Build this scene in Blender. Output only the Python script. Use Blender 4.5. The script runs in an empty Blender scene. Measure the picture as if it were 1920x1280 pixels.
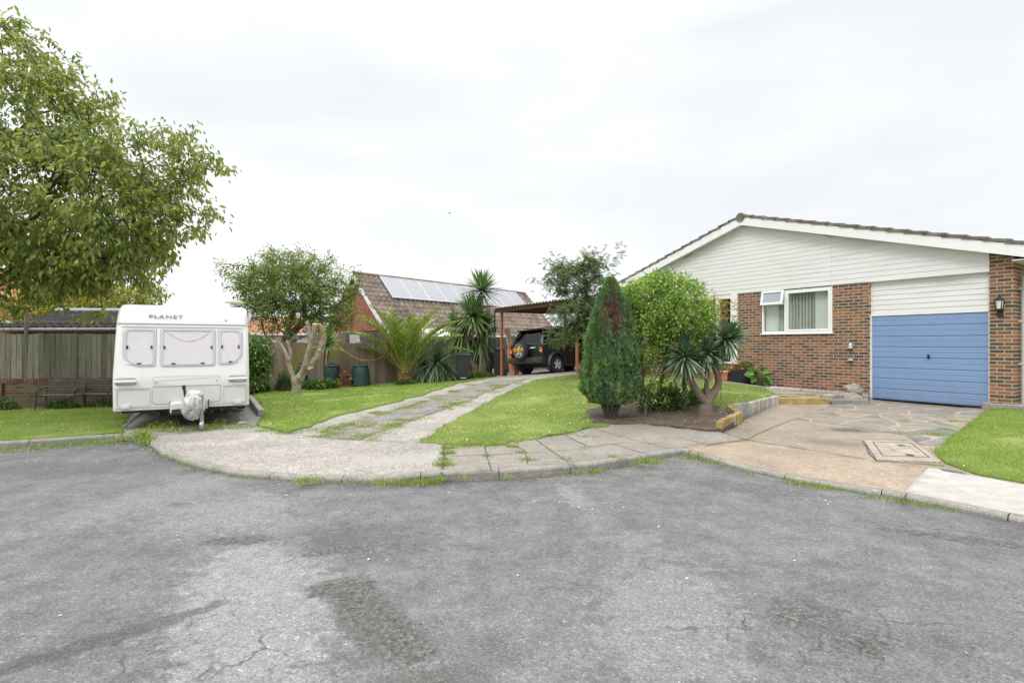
import bpy, bmesh, math, random
import numpy as np
from mathutils import Vector, Matrix, noise
from mathutils.geometry import delaunay_2d_cdt
R = math.radians; PI = math.pi
rng = np.random.default_rng(7); random.seed(7)
sc = bpy.context.scene; COL = sc.collection

# ------------------------------------------------------------------ camera
F, CX, HY, EYE = 950.0, 960.0, 644.0, 1.6
cam = bpy.data.objects.new('camera', bpy.data.cameras.new('camera'))
COL.objects.link(cam)
cam.location = (0, 0, EYE); cam.rotation_euler = (R(90), 0, 0)
cam.data.sensor_width = 36; cam.data.lens = F / 1920 * 36
cam.data.shift_y = 4 / 1920; cam.data.clip_start = .05; cam.data.clip_end = 2000
sc.camera = cam

# ------------------------------------------------------------------ sky and sun (overcast)
SUN_EL, SUN_AZ = R(52), R(215)           # azimuth clockwise from +Y: behind the camera, to the left
w = bpy.data.worlds.new('World'); sc.world = w; w.use_nodes = True
nt = w.node_tree; N = nt.nodes; L = nt.links; N.clear()
out = N.new('ShaderNodeOutputWorld'); bg = N.new('ShaderNodeBackground'); bg.inputs[1].default_value = .1
sky = N.new('ShaderNodeTexSky'); sky.sky_type = 'NISHITA'; sky.sun_disc = False
sky.sun_elevation = SUN_EL; sky.sun_rotation = SUN_AZ
tc = N.new('ShaderNodeTexCoord'); mp = N.new('ShaderNodeMapping'); mp.inputs['Scale'].default_value = (1, 1, 3.2)
mp.inputs['Location'].default_value = (.3, .1, 0)
no = N.new('ShaderNodeTexNoise'); no.inputs['Scale'].default_value = 1.7; no.inputs['Detail'].default_value = 6
no.inputs['Roughness'].default_value = .5; no.inputs['Distortion'].default_value = .35
cr = N.new('ShaderNodeValToRGB')
cr.color_ramp.elements[0].position = .36; cr.color_ramp.elements[0].color = (.83, .862, .89, 1)
cr.color_ramp.elements[1].position = .60; cr.color_ramp.elements[1].color = (.985, .988, .992, 1)
sep = N.new('ShaderNodeSeparateXYZ')
mr = N.new('ShaderNodeMapRange'); mr.inputs['From Min'].default_value = .5; mr.inputs['From Max'].default_value = 1
mr.inputs['To Min'].default_value = 8.6; mr.inputs['To Max'].default_value = 30
sc_ = N.new('ShaderNodeVectorMath'); sc_.operation = 'SCALE'
mx = N.new('ShaderNodeMixRGB'); mx.inputs[0].default_value = .05
L.new(tc.outputs['Generated'], mp.inputs[0]); L.new(mp.outputs[0], no.inputs['Vector']); L.new(no.outputs[0], cr.inputs[0])
L.new(tc.outputs['Generated'], sep.inputs[0]); L.new(sep.outputs['Z'], mr.inputs['Value'])
L.new(cr.outputs[0], sc_.inputs[0]); L.new(mr.outputs[0], sc_.inputs['Scale'])
L.new(sc_.outputs[0], mx.inputs[1]); L.new(sky.outputs[0], mx.inputs[2])
L.new(mx.outputs[0], bg.inputs[0]); L.new(bg.outputs[0], out.inputs[0])

sd = bpy.data.lights.new('sun', 'SUN'); sd.energy = 1.15; sd.angle = R(22); sd.color = (1, .965, .91)
so = bpy.data.objects.new('sun', sd); COL.objects.link(so)
sdir = Vector((math.sin(SUN_AZ) * math.cos(SUN_EL), math.cos(SUN_AZ) * math.cos(SUN_EL), math.sin(SUN_EL)))
so.rotation_euler = sdir.to_track_quat('Z', 'Y').to_euler(); so.location = sdir * 60

vs = sc.view_settings; sc.display_settings.display_device = 'sRGB'
vs.view_transform = 'Standard'; vs.look = 'None'; vs.exposure = .36; vs.gamma = 1; vs.use_curve_mapping = False
sc.cycles.use_denoising = True; sc.cycles.max_bounces = 6; sc.cycles.transparent_max_bounces = 12
sc.cycles.sample_clamp_indirect = 4

# ------------------------------------------------------------------ placing
def P(px, py, d):
    return Vector(((px - CX) / F * d, d, EYE + (HY - py) / F * d))

class HF:                                   # thin-plate ground surface through control points
    def __init__(s, pts, lo=-.2, hi=.75):
        a = np.array(pts, float); s.c = a[:, :2]; n = len(a); s.lo, s.hi = lo, hi
        d = np.linalg.norm(s.c[:, None] - s.c[None], axis=2)
        K = np.where(d > 0, d ** 2 * np.log(d + 1e-9), 0) + np.eye(n) * .004
        Q = np.hstack([np.ones((n, 1)), s.c]); A = np.zeros((n + 3, n + 3))
        A[:n, :n] = K; A[:n, n:] = Q; A[n:, :n] = Q.T
        s.w = np.linalg.solve(A, np.concatenate([a[:, 2], np.zeros(3)]))
    def arr(s, X, Y):
        X = np.asarray(X, float); Y = np.asarray(Y, float); o = np.zeros(X.shape)
        for (cx, cy), wt in zip(s.c, s.w):
            r2 = (X - cx) ** 2 + (Y - cy) ** 2
            o += wt * .5 * r2 * np.log(r2 + 1e-12)
        o += s.w[-3] + s.w[-2] * X + s.w[-1] * Y
        return np.clip(o, s.lo, s.hi)
    def __call__(s, x, y):
        return float(s.arr(np.array([x]), np.array([y]))[0])

def cp(px, py, z):
    d = (EYE - z) * F / (py - HY); return ((px - CX) / F * d, d, z)

KERB_PX = [(0, 841, .1), (130, 832, .1), (255, 824, .09), (274, 824, .07), (283, 838, .06), (304, 856, .05), (369, 877, .045), (447, 893, .045),
           (563, 903, .05), (692, 906, .06), (828, 903, .10), (974, 897, .11), (1103, 885, .10), (1216, 865, .09), (1279, 851, .07),
           (1394, 882, .05), (1512, 907, .045), (1690, 937, .05), (1808, 960, .05), (1916, 982, .045)]
KERB = [(((px - CX) / F) * EYE * F / (py - HY), EYE * F / (py - HY), h) for px, py, h in KERB_PX]
KERB = [(-18, 6.3, .1), (-12, 7.0, .1)] + KERB + [(6.2, 2.2, .045), (8.6, -1.5, .045)]

H = HF([(x, y, h) for x, y, h in KERB[:17]] +
       [cp(100, 766, .03), cp(0, 769, .02), (-17, 12.5, .02), cp(340, 800, .08), cp(470, 775, .05), cp(500, 733, 0), cp(675, 724, 0),
        cp(760, 718, .05), cp(865, 712, .15), cp(935, 704, .3), cp(1000, 701, .42), cp(1070, 699, .56), cp(800, 826, .12),
        cp(1145, 785, .2), cp(1320, 778, .27), cp(1345, 808, .17), cp(1361, 771, .33), cp(1457, 741, .40), cp(1430, 722, .46), cp(1300, 712, .52), cp(1600, 737, .38), cp(1400, 824, .10), cp(1340, 836, .085),
        (-12, 24, .05), (-3, 26, .2), (6, 26, .55), (-20, 20, 0), (5, 17.5, .55)])
HD = HF([(x, y, h) for x, y, h in KERB[16:-1]] +
        [cp(1345, 809, .14), cp(1383, 793, .18), cp(1457, 757, .25), cp(1560, 756, .27), (8.505, 12.06, .28), (9.685, 10.28, .28), (10.0, 9.8, .30),
         cp(1750, 850, .13), cp(1640, 866, .1), cp(1830, 890, .1), (13, 8, .4), (9, 2, .12), (11, 4, .25), (7.2, 12.6, .3), cp(1400, 824, .1), cp(1340, 836, .085)])

def W(px, py, hf=None, dz=0.0):
    hf = hf or H; z = .1; d = 10
    for _ in range(60):
        d = .5 * d + .5 * (EYE - z) * F / (py - HY); z = hf((px - CX) / F * d, d)
    return Vector(((px - CX) / F * d, d, z + dz))
def WL(pts, hf=None): return [W(a, b, hf).to_2d()[:] for a, b in pts]

# ------------------------------------------------------------------ mesh building
def link(name, me, mats, parent=None, smooth=False, bevel=0, seg=2):
    for m in (mats if isinstance(mats, (list, tuple)) else [mats]): me.materials.append(m)
    o = bpy.data.objects.new(name, me); COL.objects.link(o)
    if smooth: me.polygons.foreach_set('use_smooth', [True] * len(me.polygons))
    if parent is not None: o.parent = parent
    if bevel:
        b = o.modifiers.new('bevel', 'BEVEL'); b.width = bevel; b.segments = seg; b.limit_method = 'ANGLE'; b.angle_limit = R(40)
        b.harden_normals = False
    return o

def fastmesh(name, V, Fc, mats, parent=None, smooth=False, mi=None):
    V = np.asarray(V, np.float32); Fc = np.asarray(Fc, np.int32); k = Fc.shape[1]
    me = bpy.data.meshes.new(name); me.vertices.add(len(V)); me.vertices.foreach_set('co', V.ravel())
    me.loops.add(Fc.size); me.loops.foreach_set('vertex_index', Fc.ravel())
    me.polygons.add(len(Fc)); me.polygons.foreach_set('loop_start', np.arange(0, Fc.size, k, dtype=np.int32))
    me.polygons.foreach_set('loop_total', np.full(len(Fc), k, np.int32))
    if mi is not None: me.polygons.foreach_set('material_index', np.asarray(mi, np.int32))
    me.update(calc_edges=True); me.validate()
    return link(name, me, mats, parent, smooth)

class MB:
    def __init__(s): s.v = []; s.f = []; s.m = []
    def add(s, V, Fc, m=0):
        b = len(s.v); s.v += [tuple(v) for v in V]; s.f += [tuple(i + b for i in f) for f in Fc]; s.m += [m] * len(Fc); return s
    def hexa(s, c8, m=0):                    # 8 corners: bottom 4 ccw, top 4 ccw
        return s.add(c8, [(3, 2, 1, 0), (4, 5, 6, 7), (0, 1, 5, 4), (1, 2, 6, 5), (2, 3, 7, 6), (3, 0, 4, 7)], m)
    def box(s, x0, x1, y0, y1, z0, z1, m=0):
        return s.hexa([(x0, y0, z0), (x1, y0, z0), (x1, y1, z0), (x0, y1, z0), (x0, y0, z1), (x1, y0, z1), (x1, y1, z1), (x0, y1, z1)], m)
    def obox(s, M, sx, sy, sz, m=0):         # box of given size centred under a 4x4 matrix
        c = [Vector((a * sx / 2, b * sy / 2, c_ * sz / 2)) for c_ in (-1, 1) for a, b in ((-1, -1), (1, -1), (1, 1), (-1, 1))]
        return s.hexa([M @ v for v in c], m)
    def bar(s, a, b, wd, th=None, up=(0, 0, 1), m=0):   # rectangular bar between two points
        a = Vector(a); b = Vector(b); th = th or wd; d = (b - a).normalized(); u = Vector(up)
        if abs(d.dot(u)) > .98: u = Vector((1, 0, 0)) if abs(d.x) < .9 else Vector((0, 1, 0))
        sd_ = d.cross(u).normalized() * wd / 2; t = sd_.cross(d).normalized() * th / 2
        return s.hexa([a - sd_ - t, a + sd_ - t, b + sd_ - t, b - sd_ - t, a - sd_ + t, a + sd_ + t, b + sd_ + t, b - sd_ + t], m)
    def tube(s, pts, rad, n=8, m=0, cap=True):
        pts = [Vector(p) for p in pts]; k = len(pts)
        if not hasattr(rad, '__len__'): rad = [rad] * k
        t0 = (pts[1] - pts[0]).normalized(); u = t0.orthogonal().normalized(); V = []; Fc = []
        for i in range(k):
            t = (pts[min(i + 1, k - 1)] - pts[max(i - 1, 0)])
            t = t.normalized() if t.length > 1e-9 else t0
            u = (u - t * u.dot(t)); u = u.normalized() if u.length > 1e-6 else t.orthogonal().normalized()
            v = t.cross(u)
            for j in range(n):
                a = 2 * PI * j / n; V.append(pts[i] + (u * math.cos(a) + v * math.sin(a)) * rad[i])
        for i in range(k - 1):
            for j in range(n):
                a = i * n + j; b = i * n + (j + 1) % n; Fc.append((a, b, b + n, a + n))
        if cap: Fc += [tuple(range(n - 1, -1, -1)), tuple((k - 1) * n + j for j in range(n))]
        return s.add(V, Fc, m)
    def lathe(s, prof, n=20, c=(0, 0, 0), m=0, M=None, cap=True):
        V = []; Fc = []; k = len(prof)
        for r, z in prof:
            for j in range(n):
                a = 2 * PI * j / n; p = Vector((r * math.cos(a), r * math.sin(a), z))
                V.append((M @ p if M else p) + Vector(c))
        for i in range(k - 1):
            for j in range(n):
                a = i * n + j; b = i * n + (j + 1) % n; Fc.append((a, b, b + n, a + n))
        if cap: Fc += [tuple(range(n - 1, -1, -1)), tuple((k - 1) * n + j for j in range(n))]
        return s.add(V, Fc, m)
    def prism(s, poly, fn, h0, h1, m=0):     # 2D outline (ccw) -> fn(u, v, h)
        n = len(poly); V = [fn(u, v, h0) for u, v in poly] + [fn(u, v, h1) for u, v in poly]
        return s.add(V, [tuple(range(n - 1, -1, -1)), tuple(range(n, 2 * n))] + [(i, (i + 1) % n, n + (i + 1) % n, n + i) for i in range(n)], m)
    def ring(s, po, pi, fn, h0, h1, m=0):    # frame between two outlines with equal counts
        n = len(po); V = [fn(*p, h0) for p in po] + [fn(*p, h1) for p in po] + [fn(*p, h1) for p in pi] + [fn(*p, h0) for p in pi]; Fc = []
        for i in range(n):
            j = (i + 1) % n
            for a in range(4): b = (a + 1) % 4; Fc.append((a * n + i, a * n + j, b * n + j, b * n + i))
        return s.add(V, Fc, m)
    def build(s, name, mats, parent=None, smooth=False, bevel=0, seg=2, fix=True):
        me = bpy.data.meshes.new(name); me.from_pydata(s.v, [], s.f); me.polygons.foreach_set('material_index', s.m)
        if fix:
            bm = bmesh.new(); bm.from_mesh(me); bmesh.ops.recalc_face_normals(bm, faces=bm.faces); bm.to_mesh(me); bm.free()
        me.update(); o = link(name, me, mats, parent, False, bevel, seg)
        if smooth:
            me.polygons.foreach_set('use_smooth', [True] * len(me.polygons))
            me.set_sharp_from_angle(angle=R(smooth if smooth > 1 else 40))
        return o

def rrect(x0, x1, z0, z1, rr, k=5):          # rounded rectangle; rr = radius or (bl, br, tr, tl)
    rr = rr if hasattr(rr, '__len__') else (rr,) * 4; o = []
    for (cx, cz, a0, r) in ((x0, z0, PI, rr[0]), (x1, z0, 1.5 * PI, rr[1]), (x1, z1, 0, rr[2]), (x0, z1, .5 * PI, rr[3])):
        ccx = cx + (r if cx == x0 else -r); ccz = cz + (r if cz == z0 else -r)
        for i in range(k + 1):
            a = a0 + i / k * PI / 2; o.append((ccx + r * math.cos(a), ccz + r * math.sin(a)))
    return o

def tag(o, label=None, cat=None, group=None, kind=None):
    if label: o['label'] = label
    if cat: o['category'] = cat
    if group: o['group'] = group
    if kind: o['kind'] = kind
    return o
def thing(name, label, cat, loc=(0, 0, 0), rotz=0, group=None):
    o = bpy.data.objects.new(name, None); COL.objects.link(o); o.empty_display_size = .2
    o.location = loc; o.rotation_euler = (0, 0, rotz); return tag(o, label, cat, group)
def copy_tree(o, parent=None):
    c = o.copy(); COL.objects.link(c)
    if parent is not None: c.parent = parent
    for ch in list(o.children): copy_tree(ch, c)
    return c

# ------------------------------------------------------------------ materials
def newmat(name):
    m = bpy.data.materials.new(name); m.use_nodes = True; nt = m.node_tree
    return m, nt, nt.nodes, nt.links, nt.nodes['Principled BSDF']
def c4(c): return (c[0], c[1], c[2], 1)
def sc3(c, f): return tuple(min(1, x * f) for x in c)
def nz(N, L, vec, scale, detail=4, rough=.55, dist=0):
    n = N.new('ShaderNodeTexNoise'); n.inputs['Scale'].default_value = scale; n.inputs['Detail'].default_value = detail
    n.inputs['Roughness'].default_value = rough; n.inputs['Distortion'].default_value = dist; L.new(vec, n.inputs['Vector']); return n.outputs[0]
def ramp(N, L, fac, stops, interp='LINEAR'):
    r = N.new('ShaderNodeValToRGB'); e = r.color_ramp; e.interpolation = interp
    while len(e.elements) < len(stops): e.elements.new(.5)
    for el, (p, c) in zip(e.elements, stops): el.position = p; el.color = c4(c) if hasattr(c, '__len__') else (c, c, c, 1)
    L.new(fac, r.inputs[0]); return r.outputs[0]
def mix(N, L, fac, a, b, mode='MIX'):
    m = N.new('ShaderNodeMixRGB'); m.blend_type = mode
    for i, x in ((0, fac), (1, a), (2, b)):
        if hasattr(x, 'is_linked') or hasattr(x, 'links'): L.new(x, m.inputs[i])
        elif hasattr(x, '__len__'): m.inputs[i].default_value = c4(x)
        else: m.inputs[i].default_value = x if i == 0 else (x, x, x, 1)
    return m.outputs[0]
def math_(N, L, op, a, b=None, clamp=False):
    m = N.new('ShaderNodeMath'); m.operation = op; m.use_clamp = clamp
    for i, x in ((0, a), (1, b)):
        if x is None: continue
        if hasattr(x, 'links'): L.new(x, m.inputs[i])
        else: m.inputs[i].default_value = x
    return m.outputs[0]
def bump(N, L, b, h, strength=.3, dist=.01):
    n = N.new('ShaderNodeBump'); n.inputs['Strength'].default_value = strength; n.inputs['Distance'].default_value = dist
    L.new(h, n.inputs['Height']); L.new(n.outputs[0], b.inputs['Normal']); return n
def objco(N, L, scale=(1, 1, 1)):
    t = N.new('ShaderNodeTexCoord'); m = N.new('ShaderNodeMapping'); m.inputs['Scale'].default_value = scale
    L.new(t.outputs['Object'], m.inputs[0]); return m.outputs[0]

def M(name, col, rough=.6, var=.18, scale=6, col2=None, metal=0, bmp=0, bscale=60, bdist=.004, stretch=(1, 1, 1), island=0, spec=.5, coat=0, dirt=None):
    m, nt, N, L, b = newmat(name); v = objco(N, L, stretch)
    n = nz(N, L, v, scale, 6, .6)
    c = ramp(N, L, n, [(.32, sc3(col, 1 - var)), (.68, col2 or sc3(col, 1 + var))])
    if island:
        g = N.new('ShaderNodeNewGeometry')
        c = mix(N, L, 1, c, ramp(N, L, g.outputs['Random Per Island'], [(0, 1 - island), (1, 1 + island)]), 'MULTIPLY')
        c2 = nt.nodes[-1]
    if dirt:
        dc, ds, lo, hi = dirt
        c = mix(N, L, ramp(N, L, nz(N, L, v, ds, 8, .65), [(lo, 0), (hi, 1)]), c, dc)
    L.new(c, b.inputs['Base Color'])
    b.inputs['Roughness'].default_value = rough; b.inputs['Metallic'].default_value = metal
    b.inputs['Specular IOR Level'].default_value = spec
    if coat: b.inputs['Coat Weight'].default_value = coat; b.inputs['Coat Roughness'].default_value = .08
    if bmp: bump(N, L, b, nz(N, L, v, bscale, 4, .6), bmp, bdist)
    return m

def grime(m, axis, z0, z1, col, amt, nsc=5):      # dirt that gathers along one edge of a thing
    nt = m.node_tree; N = nt.nodes; L = nt.links; b = N['Principled BSDF']; src = b.inputs['Base Color'].links[0].from_socket
    v = objco(N, L); s = N.new('ShaderNodeSeparateXYZ'); L.new(v, s.inputs[0]); r = N.new('ShaderNodeMapRange'); r.inputs['From Min'].default_value = z0; r.inputs['From Max'].default_value = z1; r.inputs['To Min'].default_value = 1; r.inputs['To Max'].default_value = 0
    L.new(s.outputs[axis], r.inputs['Value']); f = math_(N, L, 'MULTIPLY', math_(N, L, 'MULTIPLY', r.outputs[0], ramp(N, L, nz(N, L, v, nsc, 7, .7), [(.35, .2), (.65, 1)])), amt)
    L.new(mix(N, L, f, src, col), b.inputs['Base Color']); return m

def leafmat(name, stops, trans=.35, big=None, bigscale=1.2, rough=.5, f=1.6):
    stops = [(p, sc3(c, f)) for p, c in stops]; big = big and sc3(big, f)
    m, nt, N, L, b = newmat(name)
    g = N.new('ShaderNodeNewGeometry'); c = ramp(N, L, g.outputs['Random Per Island'], stops)
    if big:
        v = objco(N, L); c = mix(N, L, ramp(N, L, nz(N, L, v, bigscale, 3), [(.45, 0), (.66, .8)]), c, big)
    L.new(c, b.inputs['Base Color']); b.inputs['Roughness'].default_value = rough; b.inputs['Specular IOR Level'].default_value = .35
    t = N.new('ShaderNodeBsdfTranslucent'); L.new(c, t.inputs[0]); s = N.new('ShaderNodeMixShader'); s.inputs[0].default_value = trans
    o = N['Material Output']; L.new(b.outputs[0], s.inputs[1]); L.new(t.outputs[0], s.inputs[2]); L.new(s.outputs[0], o.inputs[0])
    return m

def glassmat(name, tint=(.75, .8, .8), refl=.12):
    m, nt, N, L, b = newmat(name); N.remove(b)
    t = N.new('ShaderNodeBsdfTransparent'); t.inputs[0].default_value = c4(tint); g = N.new('ShaderNodeBsdfGlossy'); g.inputs['Roughness'].default_value = .02
    lw = N.new('ShaderNodeLayerWeight'); lw.inputs[0].default_value = .5
    f = math_(N, L, 'ADD', math_(N, L, 'MULTIPLY', math_(N, L, 'POWER', lw.outputs['Facing'], 4.0), .7), refl + .03, True)
    s = N.new('ShaderNodeMixShader'); L.new(f, s.inputs[0]); L.new(t.outputs[0], s.inputs[1]); L.new(g.outputs[0], s.inputs[2])
    L.new(s.outputs[0], N['Material Output'].inputs[0]); return m

def spot(N, L, v, x, y, rx, ry, ang=0, soft=.5, edge=.35, nscale=3):   # 0..1 stain mask with a ragged outline at a ground place
    mp = N.new('ShaderNodeMapping'); mp.vector_type = 'TEXTURE'; mp.inputs['Location'].default_value = (x, y, 0)
    mp.inputs['Rotation'].default_value = (0, 0, ang); mp.inputs['Scale'].default_value = (rx, ry, 1e3); L.new(v, mp.inputs[0])
    ln = N.new('ShaderNodeVectorMath'); ln.operation = 'LENGTH'; L.new(mp.outputs[0], ln.inputs[0])
    n = nz(N, L, v, nscale, 8, .65); d = math_(N, L, 'ADD', ln.outputs['Value'], math_(N, L, 'MULTIPLY', math_(N, L, 'SUBTRACT', n, .5), edge * 4))
    return ramp(N, L, d, [(max(0, 1 - soft), 1), (1, 0)])
# ------------------------------------------------------------------ ground materials
def px0(px, py): return ((px - CX) / F * EYE * F / (py - HY), EYE * F / (py - HY))
def asphalt():
    m, nt, N, L, b = newmat('asphalt'); v = objco(N, L)
    big = nz(N, L, v, .55, 5, .6); mid = nz(N, L, v, 3.2, 6, .65); fine = nz(N, L, v, 120, 3, .7)
    c = ramp(N, L, big, [(.3, (.118, .118, .119)), (.55, (.168, .166, .162)), (.72, (.212, .209, .203))])
    c = mix(N, L, .55, c, ramp(N, L, mid, [(.3, (.095, .095, .096)), (.7, (.245, .244, .24))]))
    # worn pale strip and dark broken-up areas at their places
    for (px, py, rx, ry, a, col, amt, ed) in [
        (480, 1130, .55, 1.3, .5, (.33, .33, .325), .55, .3), (1250, 1150, .5, .9, -.3, (.27, .268, .262), .5, .4), (430, 960, .7, .7, .2, (.27, .27, .268), .45, .4), (300, 930, .5, 1.2, -.3, (.245, .245, .245), .5, .4),
        (660, 1010, .62, .38, 0, (.10, .10, .098), .6, .45), (703, 1164, .17, .62, .72, (.085, .082, .075), .85, .3), (640, 1105, .26, .14, .0, (.07, .07, .066), .9, .4), (450, 1013, .3, .1, .1, (.085, .085, .083), .8, .4),
        (190, 1200, .10, .75, -.85, (.085, .086, .087), .75, .36), (1540, 1170, .30, .25, .5, (.105, .105, .102), .5, .4), (1620, 1210, .12, .1, .2, (.05, .05, .05), .8, .4),
        (1800, 1010, .6, .1, -.45, (.09, .09, .09), .7, .5), (1400, 915, .9, .3, -.5, (.11, .11, .113), .6, .4), (120, 880, 1.7, .5, .1, (.11, .112, .118), .55, .3),
        (1180, 1010, .28, .2, .4, (.24, .24, .238), .5, .5), (1075, 930, .14, .5, .2, (.25, .25, .245), .6, .5), (800, 1275, .3, .12, .3, (.11, .108, .10), .7, .25)]:
        x, y = px0(px, py); s = spot(N, L, v, x, y, rx, ry, a, .4, ed * 1.7, 9)
        c = mix(N, L, math_(N, L, 'MULTIPLY', s, amt), c, col)
    # cracks
    mpw = N.new('ShaderNodeVectorMath'); mpw.operation = 'ADD'; wob = N.new('ShaderNodeTexNoise'); wob.inputs['Scale'].default_value = 3; wob.inputs['Detail'].default_value = 5
    L.new(v, wob.inputs['Vector']); wsc = N.new('ShaderNodeVectorMath'); wsc.operation = 'SCALE'; wsc.inputs['Scale'].default_value = .4
    L.new(wob.outputs['Color'], wsc.inputs[0]); L.new(v, mpw.inputs[0]); L.new(wsc.outputs[0], mpw.inputs[1])
    vo = N.new('ShaderNodeTexVoronoi'); vo.feature = 'DISTANCE_TO_EDGE'; vo.inputs['Scale'].default_value = 3.4; L.new(mpw.outputs[0], vo.inputs['Vector'])
    crk = ramp(N, L, vo.outputs['Distance'], [(0, 1), (.035, 0)])
    reg = None
    for (px, py, rx, ry, a) in [(1580, 1190, .75, .5, .3), (400, 1220, .55, .5, .2), (650, 980, .2, 1.0, -.05), (1790, 1000, .8, .15, -.4), (1380, 1180, .4, .3, 0)]:
        x, y = px0(px, py); s = spot(N, L, v, x, y, rx, ry, a, .3, .4, 3); reg = s if reg is None else math_(N, L, 'MAXIMUM', reg, s)
    crk = math_(N, L, 'MULTIPLY', math_(N, L, 'MULTIPLY', crk, reg), ramp(N, L, mid, [(.42, .1), (.58, 1)]))
    c = mix(N, L, math_(N, L, 'MULTIPLY', crk, .66), c, (.035, .035, .032))
    # coarse broken texture inside the worn dark areas
    for (px, py, rx, ry, a) in [(703, 1164, .22, .68, .72), (640, 1100, .28, .13, 0), (450, 1013, .33, .12, .1), (640, 1030, .35, .12, .2), (1620, 1205, .26, .14, .3), (1500, 1150, .2, .25, .3), (1800, 1010, .6, .1, -.45)]:
        x, y = px0(px, py); s = spot(N, L, v, x, y, rx, ry, a, .35, .55, 8)
        gr = ramp(N, L, nz(N, L, v, 26, 7, .8), [(.36, (.028, .027, .024)), (.47, (.10, .098, .09)), (.6, (.19, .188, .18)), (.72, (.34, .335, .32))])
        c = mix(N, L, math_(N, L, 'MULTIPLY', s, .72), c, gr)
    # stones
    vs_ = N.new('ShaderNodeTexVoronoi'); vs_.inputs['Scale'].default_value = 95; L.new(v, vs_.inputs['Vector'])
    st = N.new('ShaderNodeSeparateXYZ'); L.new(vs_.outputs['Color'], st.inputs[0])
    c = mix(N, L, 1, c, ramp(N, L, st.outputs[0], [(0, .70), (.5, .98), (.88, 1.12), (.97, 1.3), (1, 1.75)]), 'MULTIPLY')
    c = mix(N, L, 1, c, ramp(N, L, fine, [(.3, .74), (.7, 1.24)]), 'MULTIPLY')
    c = mix(N, L, 1, c, ramp(N, L, nz(N, L, v, 14, 7, .75), [(.3, .80), (.5, 1), (.7, 1.16)]), 'MULTIPLY')
    pits = ramp(N, L, nz(N, L, v, 34, 5, .75), [(.28, .45), (.38, 1)])
    c = mix(N, L, 1, c, pits, 'MULTIPLY')
    L.new(c, b.inputs['Base Color']); b.inputs['Roughness'].default_value = .88; b.inputs['Specular IOR Level'].default_value = .25
    h = mix(N, L, .5, vs_.outputs['Distance'], nz(N, L, v, 30, 6, .7)); h = mix(N, L, math_(N, L, 'MULTIPLY', crk, .9), h, 0.0)
    bump(N, L, b, h, .7, .012); return m

def concrete(name, base, agg=.3, vscale=1.2, patches=(), bstr=.35, ragg=70, mott=.22):
    m, nt, N, L, b = newmat(name); v = objco(N, L)
    n1 = nz(N, L, v, vscale, 7, .62); c = ramp(N, L, n1, [(.28, sc3(base, 1 - mott)), (.52, base), (.75, sc3(base, 1 + mott))])
    vo = N.new('ShaderNodeTexVoronoi'); vo.inputs['Scale'].default_value = ragg; L.new(v, vo.inputs['Vector'])
    st = N.new('ShaderNodeSeparateXYZ'); L.new(vo.outputs['Color'], st.inputs[0])
    c = mix(N, L, 1, c, ramp(N, L, st.outputs[0], [(0, 1 - agg), (.6, 1), (.95, 1 + agg), (1, 1 + 1.6 * agg)]), 'MULTIPLY')
    c = mix(N, L, 1, c, ramp(N, L, nz(N, L, v, 9, 6, .7), [(.3, .84), (.7, 1.13)]), 'MULTIPLY')
    for (x, y, rx, ry, a, col, amt) in patches:
        c = mix(N, L, math_(N, L, 'MULTIPLY', spot(N, L, v, x, y, rx, ry, a, .6, .35, 4), amt), c, col)
    L.new(c, b.inputs['Base Color']); b.inputs['Roughness'].default_value = .9; b.inputs['Specular IOR Level'].default_value = .2
    bump(N, L, b, mix(N, L, .4, nz(N, L, v, 45, 5, .7), vo.outputs['Distance']), bstr, .008); return m

def crazy():
    m, nt, N, L, b = newmat('crazy_paving'); v = objco(N, L, (1, 1, 0))
    wob = N.new('ShaderNodeTexNoise'); wob.inputs['Scale'].default_value = 2.2; L.new(v, wob.inputs['Vector'])
    ad = N.new('ShaderNodeVectorMath'); ad.operation = 'MULTIPLY_ADD'; ad.inputs[1].default_value = (.25, .25, 0); L.new(wob.outputs['Color'], ad.inputs[0]); L.new(v, ad.inputs[2])
    ve = N.new('ShaderNodeTexVoronoi'); ve.feature = 'DISTANCE_TO_EDGE'; ve.inputs['Scale'].default_value = 1.75; L.new(ad.outputs[0], ve.inputs['Vector'])
    vc = N.new('ShaderNodeTexVoronoi'); vc.inputs['Scale'].default_value = 1.75; L.new(ad.outputs[0], vc.inputs['Vector'])
    s = N.new('ShaderNodeSeparateXYZ'); L.new(vc.outputs['Color'], s.inputs[0])
    c = ramp(N, L, s.outputs[0], [(0, (.19, .178, .16)), (.35, (.25, .222, .185)), (.6, (.178, .178, .17)), (.8, (.29, .235, .185)), (1, (.225, .20, .172))])
    c = mix(N, L, 1, c, ramp(N, L, nz(N, L, v, 5, 7, .7), [(.3, .75), (.7, 1.2)]), 'MULTIPLY')
    gm = ramp(N, L, math_(N, L, 'ADD', ve.outputs['Distance'], math_(N, L, 'MULTIPLY', nz(N, L, v, 12, 4), .03)), [(.035, 1), (.055, 0)])
    mort = ramp(N, L, nz(N, L, v, 1.6, 4), [(.35, (.40, .32, .25)), (.55, (.345, .285, .228)), (.7, (.2, .19, .12))])
    c = mix(N, L, gm, c, mort); L.new(c, b.inputs['Base Color']); b.inputs['Roughness'].default_value = .85; b.inputs['Specular IOR Level'].default_value = .25
    bump(N, L, b, mix(N, L, gm, nz(N, L, v, 14, 6, .6), 0.0), .4, .015); return m

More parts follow.
